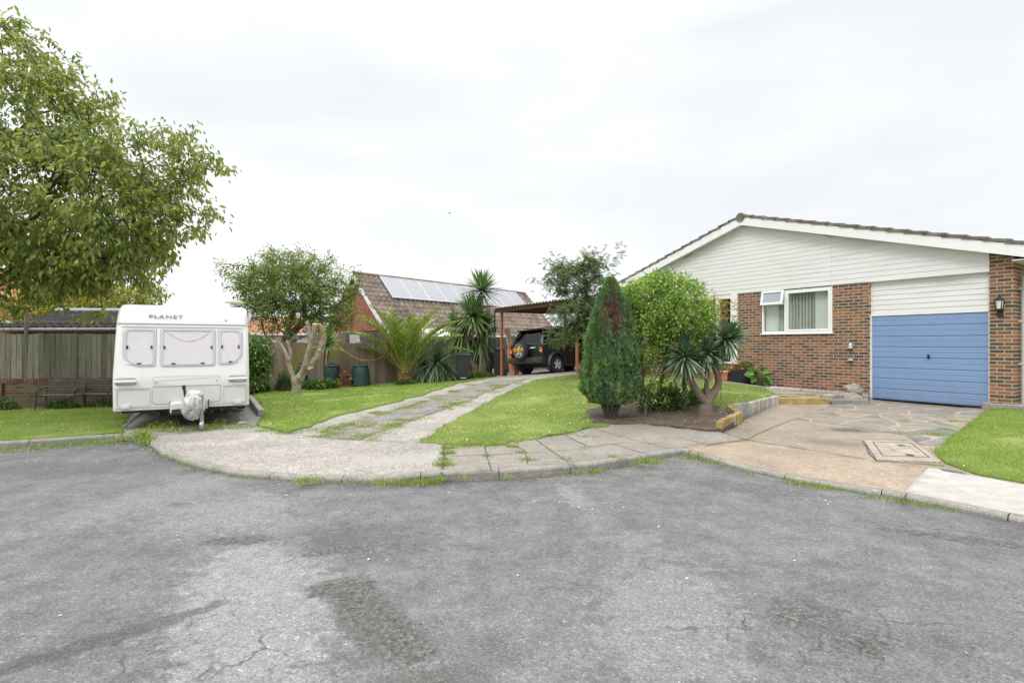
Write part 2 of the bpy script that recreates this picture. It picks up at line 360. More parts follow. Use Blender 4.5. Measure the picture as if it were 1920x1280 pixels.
def lawnmat(name, cols, sc1=1.1):
    m, nt, N, L, b = newmat(name); v = objco(N, L)
    c = ramp(N, L, nz(N, L, v, sc1, 5, .6), [(.3, cols[0]), (.52, cols[1]), (.72, cols[2])])
    c = mix(N, L, 1, c, ramp(N, L, nz(N, L, v, 55, 4, .7), [(.3, .55), (.7, 1.35)]), 'MULTIPLY')
    L.new(c, b.inputs['Base Color']); b.inputs['Roughness'].default_value = .9; b.inputs['Specular IOR Level'].default_value = .15
    bump(N, L, b, nz(N, L, v, 80, 3, .7), .9, .02); return m

def soil(name='soil'):
    m, nt, N, L, b = newmat(name); v = objco(N, L)
    c = ramp(N, L, nz(N, L, v, 7, 8, .75), [(.3, (.06, .046, .036)), (.55, (.14, .105, .08)), (.75, (.24, .18, .13))])
    L.new(c, b.inputs['Base Color']); b.inputs['Roughness'].default_value = .95; bump(N, L, b, nz(N, L, v, 25, 8, .75), 1, .04); return m

# ------------------------------------------------------------------ ground sheets
def inside(poly, X, Y):
    r = np.zeros(X.shape, bool); n = len(poly)
    for i in range(n):
        x0, y0 = poly[i]; x1, y1 = poly[(i + 1) % n]
        if y0 == y1: continue
        r ^= ((y0 > Y) != (y1 > Y)) & (X < (x1 - x0) * (Y - y0) / (y1 - y0) + x0)
    return r
def densify(poly, res, jit=0):
    o = []; n = len(poly)
    for i in range(n):
        a = np.array(poly[i]); b_ = np.array(poly[(i + 1) % n]); ln = np.linalg.norm(b_ - a); k = max(1, int(ln / res))
        t = (b_ - a) / max(ln, 1e-9); nn = np.array((-t[1], t[0]))
        for j in range(k):
            p = a + (b_ - a) * j / k
            if jit and j: p = p + nn * jit * (1.6 * noise.noise((p[0] * 2.3, p[1] * 2.3, 1.7)) + .9 * noise.noise((p[0] * 8.3, p[1] * 8.3, 4.7)))
            o.append((float(p[0]), float(p[1])))
    return o
def sheet(name, poly, hf, off, res, mat, jit=0, kind='structure', label=None, mound=None, skirt=.07):
    b_ = densify(poly, res, jit); a = np.array(b_); n = len(b_)
    gx, gy = np.meshgrid(np.arange(a[:, 0].min(), a[:, 0].max(), res), np.arange(a[:, 1].min(), a[:, 1].max(), res))
    gx = gx.ravel() + rng.uniform(-.2, .2, gx.size) * res; gy = gy.ravel() + rng.uniform(-.2, .2, gy.size) * res
    k = inside(b_, gx, gy); pts = [Vector(p) for p in b_] + [Vector((x, y)) for x, y in zip(gx[k], gy[k])]
    r = delaunay_2d_cdt(pts, [], [list(range(n))], 1, 1e-5); vv = np.array([p[:] for p in r[0]])
    z = (hf.arr(vv[:, 0], vv[:, 1]) if hf else 0 * vv[:, 0]) + off
    if mound: z += mound(vv[:, 0], vv[:, 1])
    fc = [f for f in r[2] if len(f) == 3]; VV = np.column_stack([vv, z]); n0 = len(vv); ed = {}
    for f in fc:
        for a_, c_ in ((f[0], f[1]), (f[1], f[2]), (f[2], f[0])): ed[(a_, c_)] = 1
    bd = [e for e in ed if (e[1], e[0]) not in ed]; VV = np.concatenate([VV, VV - np.array([[0, 0, skirt]])]); nf0 = len(fc)
    for a_, c_ in bd: fc += [(c_, a_, a_ + n0), (c_, a_ + n0, c_ + n0)]
    o = fastmesh(name, VV, np.array(fc), mat)
    sm = np.zeros(len(fc), bool); sm[:nf0] = True; o.data.polygons.foreach_set('use_smooth', sm)
    me = o.data; me.update()
    if me.polygons and sum(p.normal.z for p in list(me.polygons)[:min(50, nf0)]) < 0: me.flip_normals()
    return tag(o, label, None, None, kind)

m_asph = asphalt()
m_apron = concrete('aggregate_concrete', (.335, .308, .278), .38, 1.0,
                   [(*W(760, 860).to_2d(), .9, .35, .1, (.375, .35, .322), .55), (*W(560, 815).to_2d(), .5, .2, 0, (.37, .36, .34), .6), (*W(330, 825).to_2d(), 1.2, .25, .1, (.26, .237, .212), .5)], .5)
m_slab = concrete('paving_slab', (.262, .238, .206), .18, 1.6, [(*W(1250, 800).to_2d(), 1.6, .6, .2, (.25, .212, .165), .7)], .25, 90)
m_pink = concrete('footway_concrete', (.345, .275, .208), .22, 1.3, [(*W(1500, 850, HD).to_2d(), 1.2, .3, -.5, (.27, .215, .162), .5)], .35, 80)
m_drive = concrete('house_drive_concrete', (.285, .238, .188), .25, 1.4,
                   [(*W(1595, 806, HD).to_2d(), .42, .28, -.5, (.10, .085, .068), .85), (*W(1560, 830, HD).to_2d(), .55, .28, -.6, (.19, .155, .115), .75), (*W(1420, 780, HD).to_2d(), .3, .7, .3, (.235, .205, .168), .6)], .5, 80)
m_white = concrete('new_concrete', (.415, .395, .362), .06, 1.0, [], .15, 120, .06)
m_pad = concrete('grey_concrete', (.275, .258, .23), .15, 1.5)
m_kerb = concrete('kerb_concrete', (.265, .252, .225), .22, 2.5, [], .4, 90)
m_crazy = crazy(); m_soil = soil()
m_lawn = lawnmat('lawn_base', [(.15, .225, .045), (.225, .29, .07), (.34, .345, .13)])
m_joint = M('joint_soil', (.075, .06, .042), .95, .4, 12)

def Wk(i, o=.095):
    x, y, h = KERB[i]; a = KERB[max(i - 1, 0)]; b_ = KERB[min(i + 1, len(KERB) - 1)]; t = Vector((b_[0] - a[0], b_[1] - a[1], 0)).normalized(); return (x - t.y * o, y + t.x * o)
kerb2 = [(x, y) for x, y, h in KERB]
sheet('road', [(-60, 5.0), (-18, 6.3)] + kerb2[1:] + [(8.6, -1.5), (30, -30), (60, -60), (-60, -60)], None, 0, .6, m_asph)
gp = MB().add([(-600, -600, -.35), (600, -600, -.35), (600, 900, -.35), (-600, 900, -.35)], [(0, 1, 2, 3)]).build('ground', m_lawn); tag(gp, kind='structure')
base_px = [(1344, 811), (1383, 791), (1361, 770), (1457, 744), (1560, 750), (1630, 744)]
sheet('earth', [Wk(i, .06) for i in range(17)] + WL(base_px) + [(9.2, 13.2), (13, 19), (16, 45), (-60, 45), (-60, 5.2)], H, -.035, .5, m_soil)

AP = [(268, 822), (295, 815), (421, 803), (479, 798), (530, 811), (563, 815), (627, 822), (700, 826), (789, 829), (834, 831), (829, 870), (826, 902)]
kx = [(px, py - 4) for px, py, h in KERB_PX]
# kerb indices in KERB: 2.. correspond to KERB_PX
ap_poly = WL(AP) + [Wk(i) for i in (12, 11, 10, 9, 8, 7, 6, 5)]
ap_poly = WL(AP[:11]) + [Wk(i) for i in (12, 11, 10, 9, 8, 7, 6, 5)]
sheet('driveway_apron', ap_poly, H, 0, .25, m_apron)
DL = [(550, 807), (627, 780), (724, 757), (800, 737), (863, 718), (930, 704)]
DR = [(1075, 704), (1006, 712), (974, 725), (909, 757), (845, 793), (790, 829)]
ML = [(592, 818), (653, 793), (744, 766), (800, 750), (860, 731), (925, 713)]
MR = [(985, 712), (930, 728), (860, 757), (737, 798), (676, 825)]
far = [W(930, 704).to_2d()[:], (-.6, 21.2), (2.2, 24), (6, 20), (3.4, 18.2)]
sheet('driveway', WL([(545, 812)] + DL) + far[1:] + WL(DR + [(700, 827), (627, 823)]), H, -.008, .3, m_apron, .04)
m_mid = concrete('broken_paving', (.235, .22, .195), .28, 2.2, [], .7, 40, .3)
sheet('paving_strip', WL(ML + MR + [(627, 822)]), H, .004, .2, m_mid, .08)
PV = [(834, 832), (853, 834), (930, 834), (980, 824), (1060, 814), (1110, 801), (1150, 794), (1200, 789), (1344, 808), (1400, 824)]
sheet('pavement', WL(PV) + [Wk(i) for i in (16, 15, 14, 13, 12)], H, 0, .25, m_slab)
PAD = [(232, 800), (215, 817), (275, 816), (300, 813), (421, 803), (480, 799), (490, 780), (470, 745), (250, 745), (245, 770)]
sheet('caravan_pad', WL(PAD), H, -.01, .25, m_pad)
sheet('house_path', WL([(1325, 704), (1350, 712), (1430, 724), (1560, 738), (1628, 743), (1628, 751), (1560, 750), (1457, 741), (1340, 716)]), H, .006, .2, m_pad, skirt=.25)
# house side, on its own level
hd_poly = [Wk(i) for i in (16, 17, 18, 19, 20, 21)] + [(6.2, 2.2), (8.6, -1.5), (20, 3), (16, 13), (10.1, 9.9), (9.4, 10.6), (8.4, 12.2), (7.5, 12.0)] + WL([(1560, 757), (1457, 756), (1383, 794), (1344, 811), (1400, 824)], HD)
sheet('house_drive', hd_poly, HD, 0, .3, m_drive)
sheet('footway', [Wk(16)] + WL([(1400, 825), (1560, 850), (1637, 866), (1740, 877), (1693, 935)], HD) + [Wk(i) for i in (19, 18, 17)], HD, .005, .2, m_pink)
CRZ = [(1490, 786), (1530, 770), (1565, 757), (1640, 753), (1850, 768), (1822, 794), (1775, 834), (1725, 834), (1700, 816), (1600, 800)]
sheet('crazy_paving', WL(CRZ, HD), HD, .006, .15, m_crazy)
WC = [(1740, 877), (1806, 888), (1890, 903), (1990, 920), (2150, 940)]
sheet('white_footway', WL(WC, HD) + [(6.0, 2.35)] + [Wk(i) for i in (21, 20, 19)], HD, .009, .25, m_white)
RL = [(1862, 768), (1822, 792), (1773, 832), (1752, 848), (1773, 869), (1829, 890), (1920, 907), (2000, 922), (2300, 965), (2300, 775), (1920, 762)]
rl = WL(RL, HD); sheet('front_lawn', rl, HD, .02, .25, m_lawn, .04)
LLp = [(228, 818), (232, 800), (245, 771), (250, 757), (100, 765), (0, 768)]
ll = [Wk(0), Wk(1), Wk(2), Wk(3), (Wk(4)[0] - .3, Wk(4)[1])] + WL(LLp) + [(-17, 12.4)]; sheet('left_lawn', ll, H, .015, .25, m_lawn, .03)
BLp = [(482, 800), (530, 810), (548, 808), (627, 781), (724, 758), (800, 738), (863, 718), (925, 705), (880, 703), (760, 716), (675, 722), (500, 732), (478, 740), (494, 775)]
bl = WL(BLp); sheet('back_lawn', bl, H, .015, .1, m_lawn, .09)
CLp = [(790, 827), (845, 793), (909, 757), (974, 725), (1006, 712), (1075, 703), (1180, 703), (1340, 714), (1430, 728), (1457, 741), (1365, 769), (1345, 800), (1150, 793), (1110, 800), (1060, 814), (980, 824), (925, 835), (870, 835)]
cl = WL(CLp); sheet('centre_lawn', cl, H, .015, .08, m_lawn, .09)
BED = [(1100, 772), (1112, 795), (1150, 796), (1200, 795), (1270, 803), (1344, 809), (1378, 790), (1361, 771), (1330, 757), (1260, 745), (1190, 748), (1130, 762)]
bed = WL(BED); sheet('soil_bed', bed, H, .031, .12, m_soil, .06, mound=lambda X, Y: .010 * np.sin(X * 9) * np.cos(Y * 8))

def strips(name, lines, mat, off=.006):
    mb = MB()
    for hf, wd, pts in lines:
        q = [W(a, b_, hf) for a, b_ in pts]; fine = [q[0]]
        for a, b_ in zip(q, q[1:]):
            k = max(1, int((b_ - a).length / .12)); fine += [a.lerp(b_, (i + 1) / k) for i in range(k)]
        V = []
        for i, p in enumerate(fine):
            t = fine[min(i + 1, len(fine) - 1)] - fine[max(i - 1, 0)]; n = Vector((-t.y, t.x, 0)).normalized()
            p = p + n * .012 * noise.noise(p * 5); ww = wd * (1 + .7 * noise.noise(p * 9 + Vector((3, 1, 0)))) / 2
            z = hf(p.x, p.y) + off; V += [(p.x + n.x * ww, p.y + n.y * ww, z), (p.x - n.x * ww, p.y - n.y * ww, z)]
        mb.add(V, [(2 * i, 2 * i + 2, 2 * i + 3, 2 * i + 1) for i in range(len(fine) - 1)])
    return tag(mb.build(name, mat), kind='structure')
strips('paving_joints', [
    (H, 0.0210, [(834, 831), (831, 868), (827, 896)]), (H, 0.0120, [(563, 815), (627, 822), (700, 826), (834, 830)]),
    (H, 0.0120, [(846, 855), (915, 853), (985, 850)]), (H, 0.0120, [(908, 833), (914, 860), (921, 882)]), (H, 0.0096, [(965, 835), (985, 846), (990, 870)]),
    (H, 0.0108, [(1003, 822), (1030, 843), (1085, 878)]), (H, 0.0108, [(985, 850), (1040, 846), (1100, 841)]), (H, 0.0108, [(1060, 816), (1105, 838), (1150, 832), (1185, 829)]),
    (H, 0.0108, [(1150, 832), (1200, 848), (1235, 858)]), (H, 0.0084, [(1124, 807), (1190, 825), (1280, 846)]), (H, 0.0084, [(1275, 820), (1330, 835)]),
    (H, 0.0150, [(1283, 848), (1330, 835), (1400, 824)]),
    (HD, 0.0132, [(1345, 812), (1400, 824), (1480, 837), (1560, 850), (1620, 860)]), (HD, 0.0108, [(1400, 824), (1445, 803), (1490, 786)]),
    (HD, 0.0180, [(1618, 826), (1630, 850), (1643, 864), (1770, 873)]), (HD, 0.0090, [(1740, 876), (1693, 935)])], m_joint)

# kerb stones
kb = MB(); arc = []; pts = [Vector((x, y, h)) for x, y, h in KERB]
dense = []
for i in range(len(pts) - 1):
    k = max(1, int((pts[i + 1] - pts[i]).length / .08)); dense += [pts[i].lerp(pts[i + 1], j / k) for j in range(k)]
dense.append(pts[-1])
def ksec(i):
    p = dense[i]; t = dense[min(i + 2, len(dense) - 1)] - dense[max(i - 2, 0)]; n = Vector((-t.y, t.x, 0)).normalized(); h = p.z
    return [Vector((p.x + n.x * o_, p.y + n.y * o_, z)) for o_, z in ((0, -.06), (.004, h - .025), (.016, h - .006), (.035, h + .004), (.115, h + .008), (.12, -.06))]
i = 0
while i < len(dense) - 1:
    j = min(i + 11, len(dense) - 1); V = []; dz = random.uniform(-.004, .004)
    idx = list(range(i, j + 1))
    for q in idx:
        s_ = ksec(q)
        if q == i and j > i + 1: s_ = [a.lerp(b_, .12) for a, b_ in zip(s_, ksec(q + 1))]
        V += [v + Vector((0, 0, dz)) for v in s_]
    Fc = [(a * 6 + k, (a + 1) * 6 + k, (a + 1) * 6 + k + 1, a * 6 + k + 1) for a in range(len(idx) - 1) for k in range(5)]
    Fc += [tuple(range(6)), tuple((len(idx) - 1) * 6 + k for k in range(5, -1, -1))]
    kb.add(V, Fc); i = j
tag(kb.build('kerb', m_kerb), kind='structure')
# ------------------------------------------------------------------ building materials
def brick(name, axis='x', cols=None, mortar=(.45, .37, .27), bw=.225, rh=.075, ms=.011, clean=0.0):
    m, nt, N, L, b = newmat(name); t = N.new('ShaderNodeTexCoord'); s = N.new('ShaderNodeSeparateXYZ'); L.new(t.outputs['Object'], s.inputs[0])
    cb = N.new('ShaderNodeCombineXYZ'); L.new(s.outputs[0 if axis == 'x' else 1], cb.inputs[0]); L.new(s.outputs[2], cb.inputs[1])
    v = cb.outputs[0]; br = N.new('ShaderNodeTexBrick'); L.new(v, br.inputs['Vector']); br.inputs['Scale'].default_value = 1
    br.inputs['Color1'].default_value = (0, 0, 0, 1); br.inputs['Color2'].default_value = (1, 1, 1, 1); br.inputs['Mortar'].default_value = (0, 0, 0, 1)
    br.inputs['Brick Width'].default_value = bw; br.inputs['Row Height'].default_value = rh; br.inputs['Mortar Size'].default_value = ms; br.inputs['Mortar Smooth'].default_value = .25; br.inputs['Bias'].default_value = 0
    cols = cols or [(0, (.085, .066, .058)), (.28, (.12, .085, .068)), (.48, (.175, .10, .072)), (.64, (.25, .115, .075)), (.82, (.32, .135, .08)), (1, (.30, .15, .09))]
    n = nz(N, L, v, 9, 5, .7); f = math_(N, L, 'ADD', br.outputs['Color'], math_(N, L, 'MULTIPLY', math_(N, L, 'SUBTRACT', n, .5), .95))
    c = ramp(N, L, f, cols)
    c = mix(N, L, 1, c, ramp(N, L, nz(N, L, v, 60, 4, .7), [(.3, .72), (.7, 1.25)]), 'MULTIPLY')
    mo = mix(N, L, ramp(N, L, nz(N, L, v, 3, 6, .7), [(.35, 0), (.75, .7)]), mortar, (.30, .25, .17))
    c = mix(N, L, br.outputs['Fac'], c, mo)
    L.new(c, b.inputs['Base Color']); b.inputs['Roughness'].default_value = .9; b.inputs['Specular IOR Level'].default_value = .2
    bump(N, L, b, math_(N, L, 'SUBTRACT', math_(N, L, 'MULTIPLY', nz(N, L, v, 70, 4), .35), br.outputs['Fac']), .6, .006); return m
m_brick = brick('brick_front'); m_brickS = brick('brick_side', 'y')
m_brickR = brick('red_brick_front', 'x', [(0, (.2, .09, .06)), (1, (.36, .15, .09))]); m_brickRS = brick('red_brick_side', 'y', [(0, (.2, .09, .06)), (1, (.36, .15, .09))])
m_board = M('white_board', (.715, .715, .71), .45, .05, 2.5, stretch=(.6, 1, 3), dirt=((.5, .49, .45), 1.1, .52, .85))
m_upvc = M('white_plastic', (.80, .80, .80), .3, .03, 3)
m_barge = M('white_fascia', (.80, .805, .81), .4, .04, 2)
m_blue = M('blue_paint', (.20, .305, .505), .45, .05, 2.2, stretch=(1, 1, 1.5), dirt=((.135, .225, .42), 2.5, .62, .85), bmp=.05, bscale=120)
grime(m_blue, 2, 0, .5, (.20, .23, .29), .55); m_dark = M('dark_metal', (.02, .02, .022), .45, .2); m_black = M('black_plastic', (.022, .023, .025), .5, .2)
m_tile = M('roof_tile', (.14, .122, .104), .9, .4, 5, col2=(.24, .21, .17), bmp=.5, bscale=30, island=.12, dirt=((.34, .33, .26), 6, .6, .75))
m_glass = glassmat('window_glass', (.92, .95, .94), .03); m_dglass = glassmat('dark_glass', (.16, .18, .2), .1)
m_blind = M('blind_fabric', (.80, .82, .74), .8, .04, 4); m_room = M('room_wall', (.30, .27, .24), .9, .1)
m_grey = M('grey_plastic', (.55, .57, .59), .4, .05); m_lamp = M('lamp_glass', (.75, .74, .7), .15, .05)

# ------------------------------------------------------------------ bungalow with the garage
HO = Vector((9.685, 10.28, .28)); hrz = math.atan2(.8335, -.5525)
hs = thing('bungalow', 'brick bungalow with white boarded gable and blue garage door', 'house', HO, hrz)
RID, RX, SL = 5.02, 5.3, .30
def rz(x): return RID - SL * abs(x - RX)
DEP = 11.0
def wallpoly(mb, x0, x1, z0, topfn, y0, y1, m=0):
    xs = sorted({x0, x1} | ({RX} if x0 < RX < x1 else set())); top = [(x, topfn(x)) for x in xs]
    mb.prism([(x0, z0), (x1, z0)] + top[::-1], lambda u, v, h: (u, h, v), y0, y1, m)
WT = 2.79
wl = MB()
wl.box(2.135, 2.947, -.22, 0, -.4, WT); wl.box(2.947, 4.813, -.22, 0, -.4, 1.56); wl.box(4.813, 5.53, -.22, 0, -.4, WT)
wl.box(7.35, 11.0, -.22, 0, -.4, WT); wl.box(5.53, 7.35, -.24, -.02, -.4, .72)
wl.build('wall', m_brick, hs)
wl = MB(); wallpoly(wl, -.37, 0, -.4, lambda x: rz(x) - .30, -.45, .002); wl.build('pier', m_brick, hs)
ws = MB(); ws.prism([(-.37, -.4), (0, -.4), (0, rz(0) - .32), (-.37, rz(-.37) - .32)], lambda u, v, h: (u, h, v), -DEP, -.45)
ws.prism([(10.8, -.4), (11.0, -.4), (11.0, WT), (10.8, WT)], lambda u, v, h: (u, h, v), -DEP, -.22)
wallpoly(ws, 0, 10.8, -.4, lambda x: rz(x) - .35, -DEP - .2, -DEP); ws.build('side_wall', m_brickS, hs)
# boards
cb = MB(); z = WT; bh = .118
while z < RID:
    zt = z + bh
    def xr(zz):
        k = (RID - .27 - zz) / SL; return max(0.0, RX - k), min(11.0, RX + k)
    a0, a1 = xr(z); b0, b1 = xr(min(zt + .02, RID - .28))
    if a1 - a0 < .05: break
    if b1 - b0 < .02: b0 = b1 = (a0 + a1) / 2; b0 -= .01; b1 += .01
    for s0, s1 in ((0, 2.96), (2.963, 7.2), (7.203, 11)):
        p0, p1 = max(a0, s0), min(a1, s1); q0, q1 = max(b0, s0), min(b1, s1)
        if p1 - p0 < .02 or b0 > p1 - .02 or b1 < p0 + .02: continue
        q0, q1 = max(q0, s0), max(q1, q0 + .01)
        q0 = min(max(q0, p0), p1 - .01); q1 = max(min(q1, p1), q0 + .005)
        ztt = min(zt + .012, RID - .28)
        cb.hexa([(p0, .017, z), (p1, .017, z), (p1, -.03, z), (p0, -.03, z), (q0, .008, ztt), (q1, .008, ztt), (q1, -.03, ztt), (q0, -.03, ztt)])
    z = zt
wallpoly(cb, .01, 10.99, WT + .01, lambda x: rz(x) - .275, -.2, -.035)
cb.box(-.0, 2.135, -.10, .026, WT - .012, WT - .002); cb.build('cladding', m_board, hs)
gb = MB(); z = 2.0
while z < WT - .02:
    zt = min(z + .115, WT - .012)
    gb.hexa([(0.003, -.065, z), (2.132, -.065, z), (2.132, -.12, z), (0.003, -.12, z), (0.003, -.075, zt), (2.132, -.075, zt), (2.132, -.12, zt), (0.003, -.12, zt)]); z += .115
gb.build('garage_panel', m_board, hs)
# garage door: eight ribbed sections
gd = MB(); n = 8; hh = 1.95 / n
for i in range(n):
    z0 = .015 + i * hh; z1 = z0 + hh
    gd.prism([(-.15, z0), (-.092, z0), (-.092, z0 + .008), (-.078, z0 + .022), (-.078, z0 + .115), (-.083, z0 + .121), (-.083, z0 + .128), (-.078, z0 + .134), (-.078, z1 - .012), (-.092, z1), (-.15, z1)], lambda u, v, h: (h, u, v), .03, 2.105)
gdo = gd.build('garage_door', m_blue, hs)
gh = MB(); gh.lathe([(.0, 0), (.028, 0), (.028, .012), (0, .012)], 12, (1.02, -.078, 1.03), M=Matrix.Rotation(R(-90), 3, 'X')); gh.box(1.008, 1.03, -.066, -.04, .98, 1.09)
gh.build('handle', m_dark, gdo)
fr = MB(); fr.box(.0, .03, -.13, -.07, 0, 1.985); fr.box(2.105, 2.135, -.13, -.045, -.02, 1.985); fr.box(.0, 2.135, -.13, -.06, 1.972, 1.999); fr.build('door_frame', m_upvc, hs)
# window
wf = MB()
def wframe(mb, x0, x1, z0, z1, t, y0, y1): mb.ring([(x0, z0), (x1, z0), (x1, z1), (x0, z1)], [(x0 + t, z0 + t), (x1 - t, z0 + t), (x1 - t, z1 - t), (x0 + t, z1 - t)], lambda u, v, h: (u, h, v), y0, y1)
X0, X1, Z0, Z1 = 2.955, 4.80, 1.60, 2.765
wframe(wf, X0, X1, Z0, Z1, .055, -.10, -.01); wf.box(4.10, 4.17, -.10, -.01, Z0 + .055, Z1 - .055); wf.box(4.17, 4.745, -.10, -.012, 2.38, 2.43)
wframe(wf, X0 + .05, 4.105, Z0 + .05, Z1 - .05, .05, -.085, .004)
wo = wf.build('window', m_upvc, hs, bevel=.006)
p = MB(); p.box(X0 + .1, 4.055, -.052, -.046, Z0 + .1, Z1 - .1); p.box(4.17, 4.745, -.055, -.049, Z0 + .055, 2.38); p.build('pane', m_glass, wo)
# open top light, hinged at its top
vl = MB(); wframe(vl, 4.155, 4.775, -.40, 0, .06, -.03, .03); vo_ = vl.build('vent_light', m_upvc, wo, bevel=.006); vo_.location = (0, .02, 2.775); vo_.rotation_euler = (R(-24), 0, 0); vo_.location.y = .012
vo_.rotation_euler = (R(13), 0, 0)
m_obsc = M('obscured_glass', (.36, .39, .44), .15, .1, 8)
vp = MB(); vp.box(4.215, 4.715, -.004, .004, -.34, -.06); vpo = vp.build('vent_pane', m_obsc, wo); vpo.location = vo_.location; vpo.rotation_euler = vo_.rotation_euler
si = MB(); si.box(2.93, 4.83, -.12, .05, 1.565, 1.60); si.build('sill', m_upvc, wo, bevel=.008)
# vertical blinds and the room behind
bl_ = MB(); x = X0 + .09
for i in range(21):
    a = R(18) if (i < 5 or i > 16) else R(72); cx_ = X0 + .1 + i * .083
    bl_.obox(Matrix.Translation((cx_, -.16, 2.16)) @ Matrix.Rotation(a + random.uniform(-.08, .08), 4, 'Z'), .088, .004, 1.08)
bl_.build('blinds', m_blind, hs)
rm = MB(); rm.box(2.3, 5.5, -3.5, -3.4, 0, 2.7); rm.box(2.25, 2.3, -3.5, -.25, 0, 2.7); rm.box(5.45, 5.5, -3.4, -.25, 0, 2.7); rm.box(2.3, 5.45, -3.4, -.25, -.05, 0); rm.box(2.3, 5.45, -3.4, -.25, 2.7, 2.75); rm.build('room', m_room, hs)
# porch glazing left of the window wall
pg = MB(); pg.box(5.53, 5.75, -.18, .02, .72, WT); pg.box(5.75, 7.3, -.16, .0, 2.66, WT); pg.box(6.15, 6.27, -.16, .0, .78, 2.66); pg.box(7.2, 7.35, -.16, .0, .72, 2.66); pg.box(5.75, 7.2, -.16, .03, .72, .78); pgo = pg.build('porch_frame', m_upvc, hs, bevel=.005)
p = MB(); p.box(5.75, 6.15, -.09, -.084, .78, 2.66); p.box(6.27, 7.2, -.09, -.084, .78, 2.66); p.build('porch_pane', m_dglass, pgo)
# barge boards, soffit
def slope(mb, xa, xb, dz0, dz1, y0, y1, m=0):
    mb.prism([(xa, rz(xa) + dz0), (xb, rz(xb) + dz0), (xb, rz(xb) + dz1), (xa, rz(xa) + dz1)], lambda u, v, h: (u, h, v), y0, y1, m)
for xa, xb in ((-.92, RX), (RX, 11.6)):
    b_ = MB(); slope(b_, xa, xb, -.29, -.055, .20, .225); b_.build('barge_board', m_barge, hs)
sf = MB(); slope(sf, -.9, RX, -.27, -.245, -.02, .198); slope(sf, RX, 11.6, -.27, -.245, -.02, .198); sf.box(-.90, -.372, -DEP, .198, 2.93, 2.95); sf.build('soffit', m_board, hs)
# roof: stepped tile courses, each tile along the verge its own island
rf = MB(); step = .33
for sgn in (-1, 1):
    L0 = 6.28 if sgn < 0 else 6.35; k = 0; d = 0
    nco = int(L0 / step)
    for k in range(nco + 1):
        xu = RX + sgn * (k * step - .03); xl = RX + sgn * min((k + 1) * step + .06, L0)
        zu, zl = rz(xu) - .035, rz(xl) + .004
        y = .245
        while y > -DEP - .2:
            yy = y - (.3 if y > 0 else 1.2); jz = random.uniform(-.006, .006)
            lo, hi = (-.035, .0)
            rf.hexa([(xu, y, zu + lo + jz), (xl, y, zl + lo + jz), (xl, yy + .004, zl + lo + jz), (xu, yy + .004, zu + lo + jz), (xu, y, zu + .02 + jz), (xl, y, zl + .02 + jz), (xl, yy + .004, zl + .02 + jz), (xu, yy + .004, zu + .02 + jz)])
            if y > 0:   # raised roll of the verge tile
                for yo in (y - .05, y - .2): rf.tube([(xu, yo, zu + .02), (xl, yo, zl + .024)], .016, 8)
            y = yy
ro = rf.build('roof', m_tile, hs)
rg = MB(); y = .25
while y > -DEP: rg.lathe([(.0, 0), (.13, 0), (.125, .43), (0, .43)], 12, (RX, y, RID - .075), M=Matrix.Rotation(R(90), 3, 'X')); y -= .43
rg.build('ridge_tile', m_tile, ro)
gt = MB(); gt.tube([(-.96, .2, 2.99), (-.96, -DEP, 3.02)], .06, 8); gt.tube([(-.94, -.32, 2.95), (-.86, -.32, 2.86), (-.50, -.32, 2.72), (-.435, -.32, 2.64), (-.435, -.32, -.05)], .038, 10); gt.build('gutter', m_grey, hs, smooth=50)
for zz in (.9, 1.75, 2.4): dp = MB(); dp.box(-.48, -.37, -.365, -.275, zz, zz + .035); dp.build('pipe_clip', m_grey, hs)
# lantern on the pier, outside tap lamps on the wall
ln = MB(); ln.box(-.215, -.115, 0, .03, 1.86, 2.02); ln.lathe([(0, 0), (.05, .0), (.055, .02), (.03, .03)], 8, (-.165, .075, 1.99)); ln.bar((-.165, .01, 1.93), (-.165, .075, 2.0), .03)
ln.lathe([(.085, 0), (.09, .012), (.04, .06), (.022, .07), (.012, .12), (0, .125)], 8, (-.165, .075, 2.18))
for k in range(4): a = PI / 4 + k * PI / 2; ln.bar((-.165 + .05 * math.cos(a), .075 + .05 * math.sin(a), 2.01), (-.165 + .08 * math.cos(a), .075 + .08 * math.sin(a), 2.185), .012)
lo_ = ln.build('lantern', m_dark, hs)
g_ = MB(); g_.lathe([(.0, 0), (.042, 0), (.066, .165), (0, .165)], 8, (-.165, .075, 2.015)); g_.build('lantern_glass', m_lamp, lo_)
for zz, bulb in ((1.19, 1), (.89, 0)):
    t_ = MB(); t_.lathe([(0, 0), (.05, .008), (.065, .03), (.02, .05), (0, .05)], 12, (2.52, .05, zz)); t_.box(2.49, 2.55, 0, .04, zz + .01, zz + .06)
    to = t_.build('wall_light', m_grey, hs)
    if bulb: t_ = MB(); t_.lathe([(0, 0), (.03, .01), (.035, .06), (.02, .095), (0, .1)], 10, (2.52, .05, zz + .045)); t_.build('bulb', m_lamp, to)
ae = MB(); ae.tube([(8.0, -2.5, rz(8.0)), (8.0, -2.5, rz(8) + .40)], .018, 6); ae.bar((7.2, -2.5, rz(8) + .34), (8.6, -2.5, rz(8) + .46), .02)
for k in range(6): q = 7.3 + k * .22; zq = rz(8) + .34 + (q - 7.2) * .085; ae.bar((q - .06, -2.8, zq + .12), (q + .06, -2.2, zq - .1), .012)
ae.build('aerial', m_grey, hs)

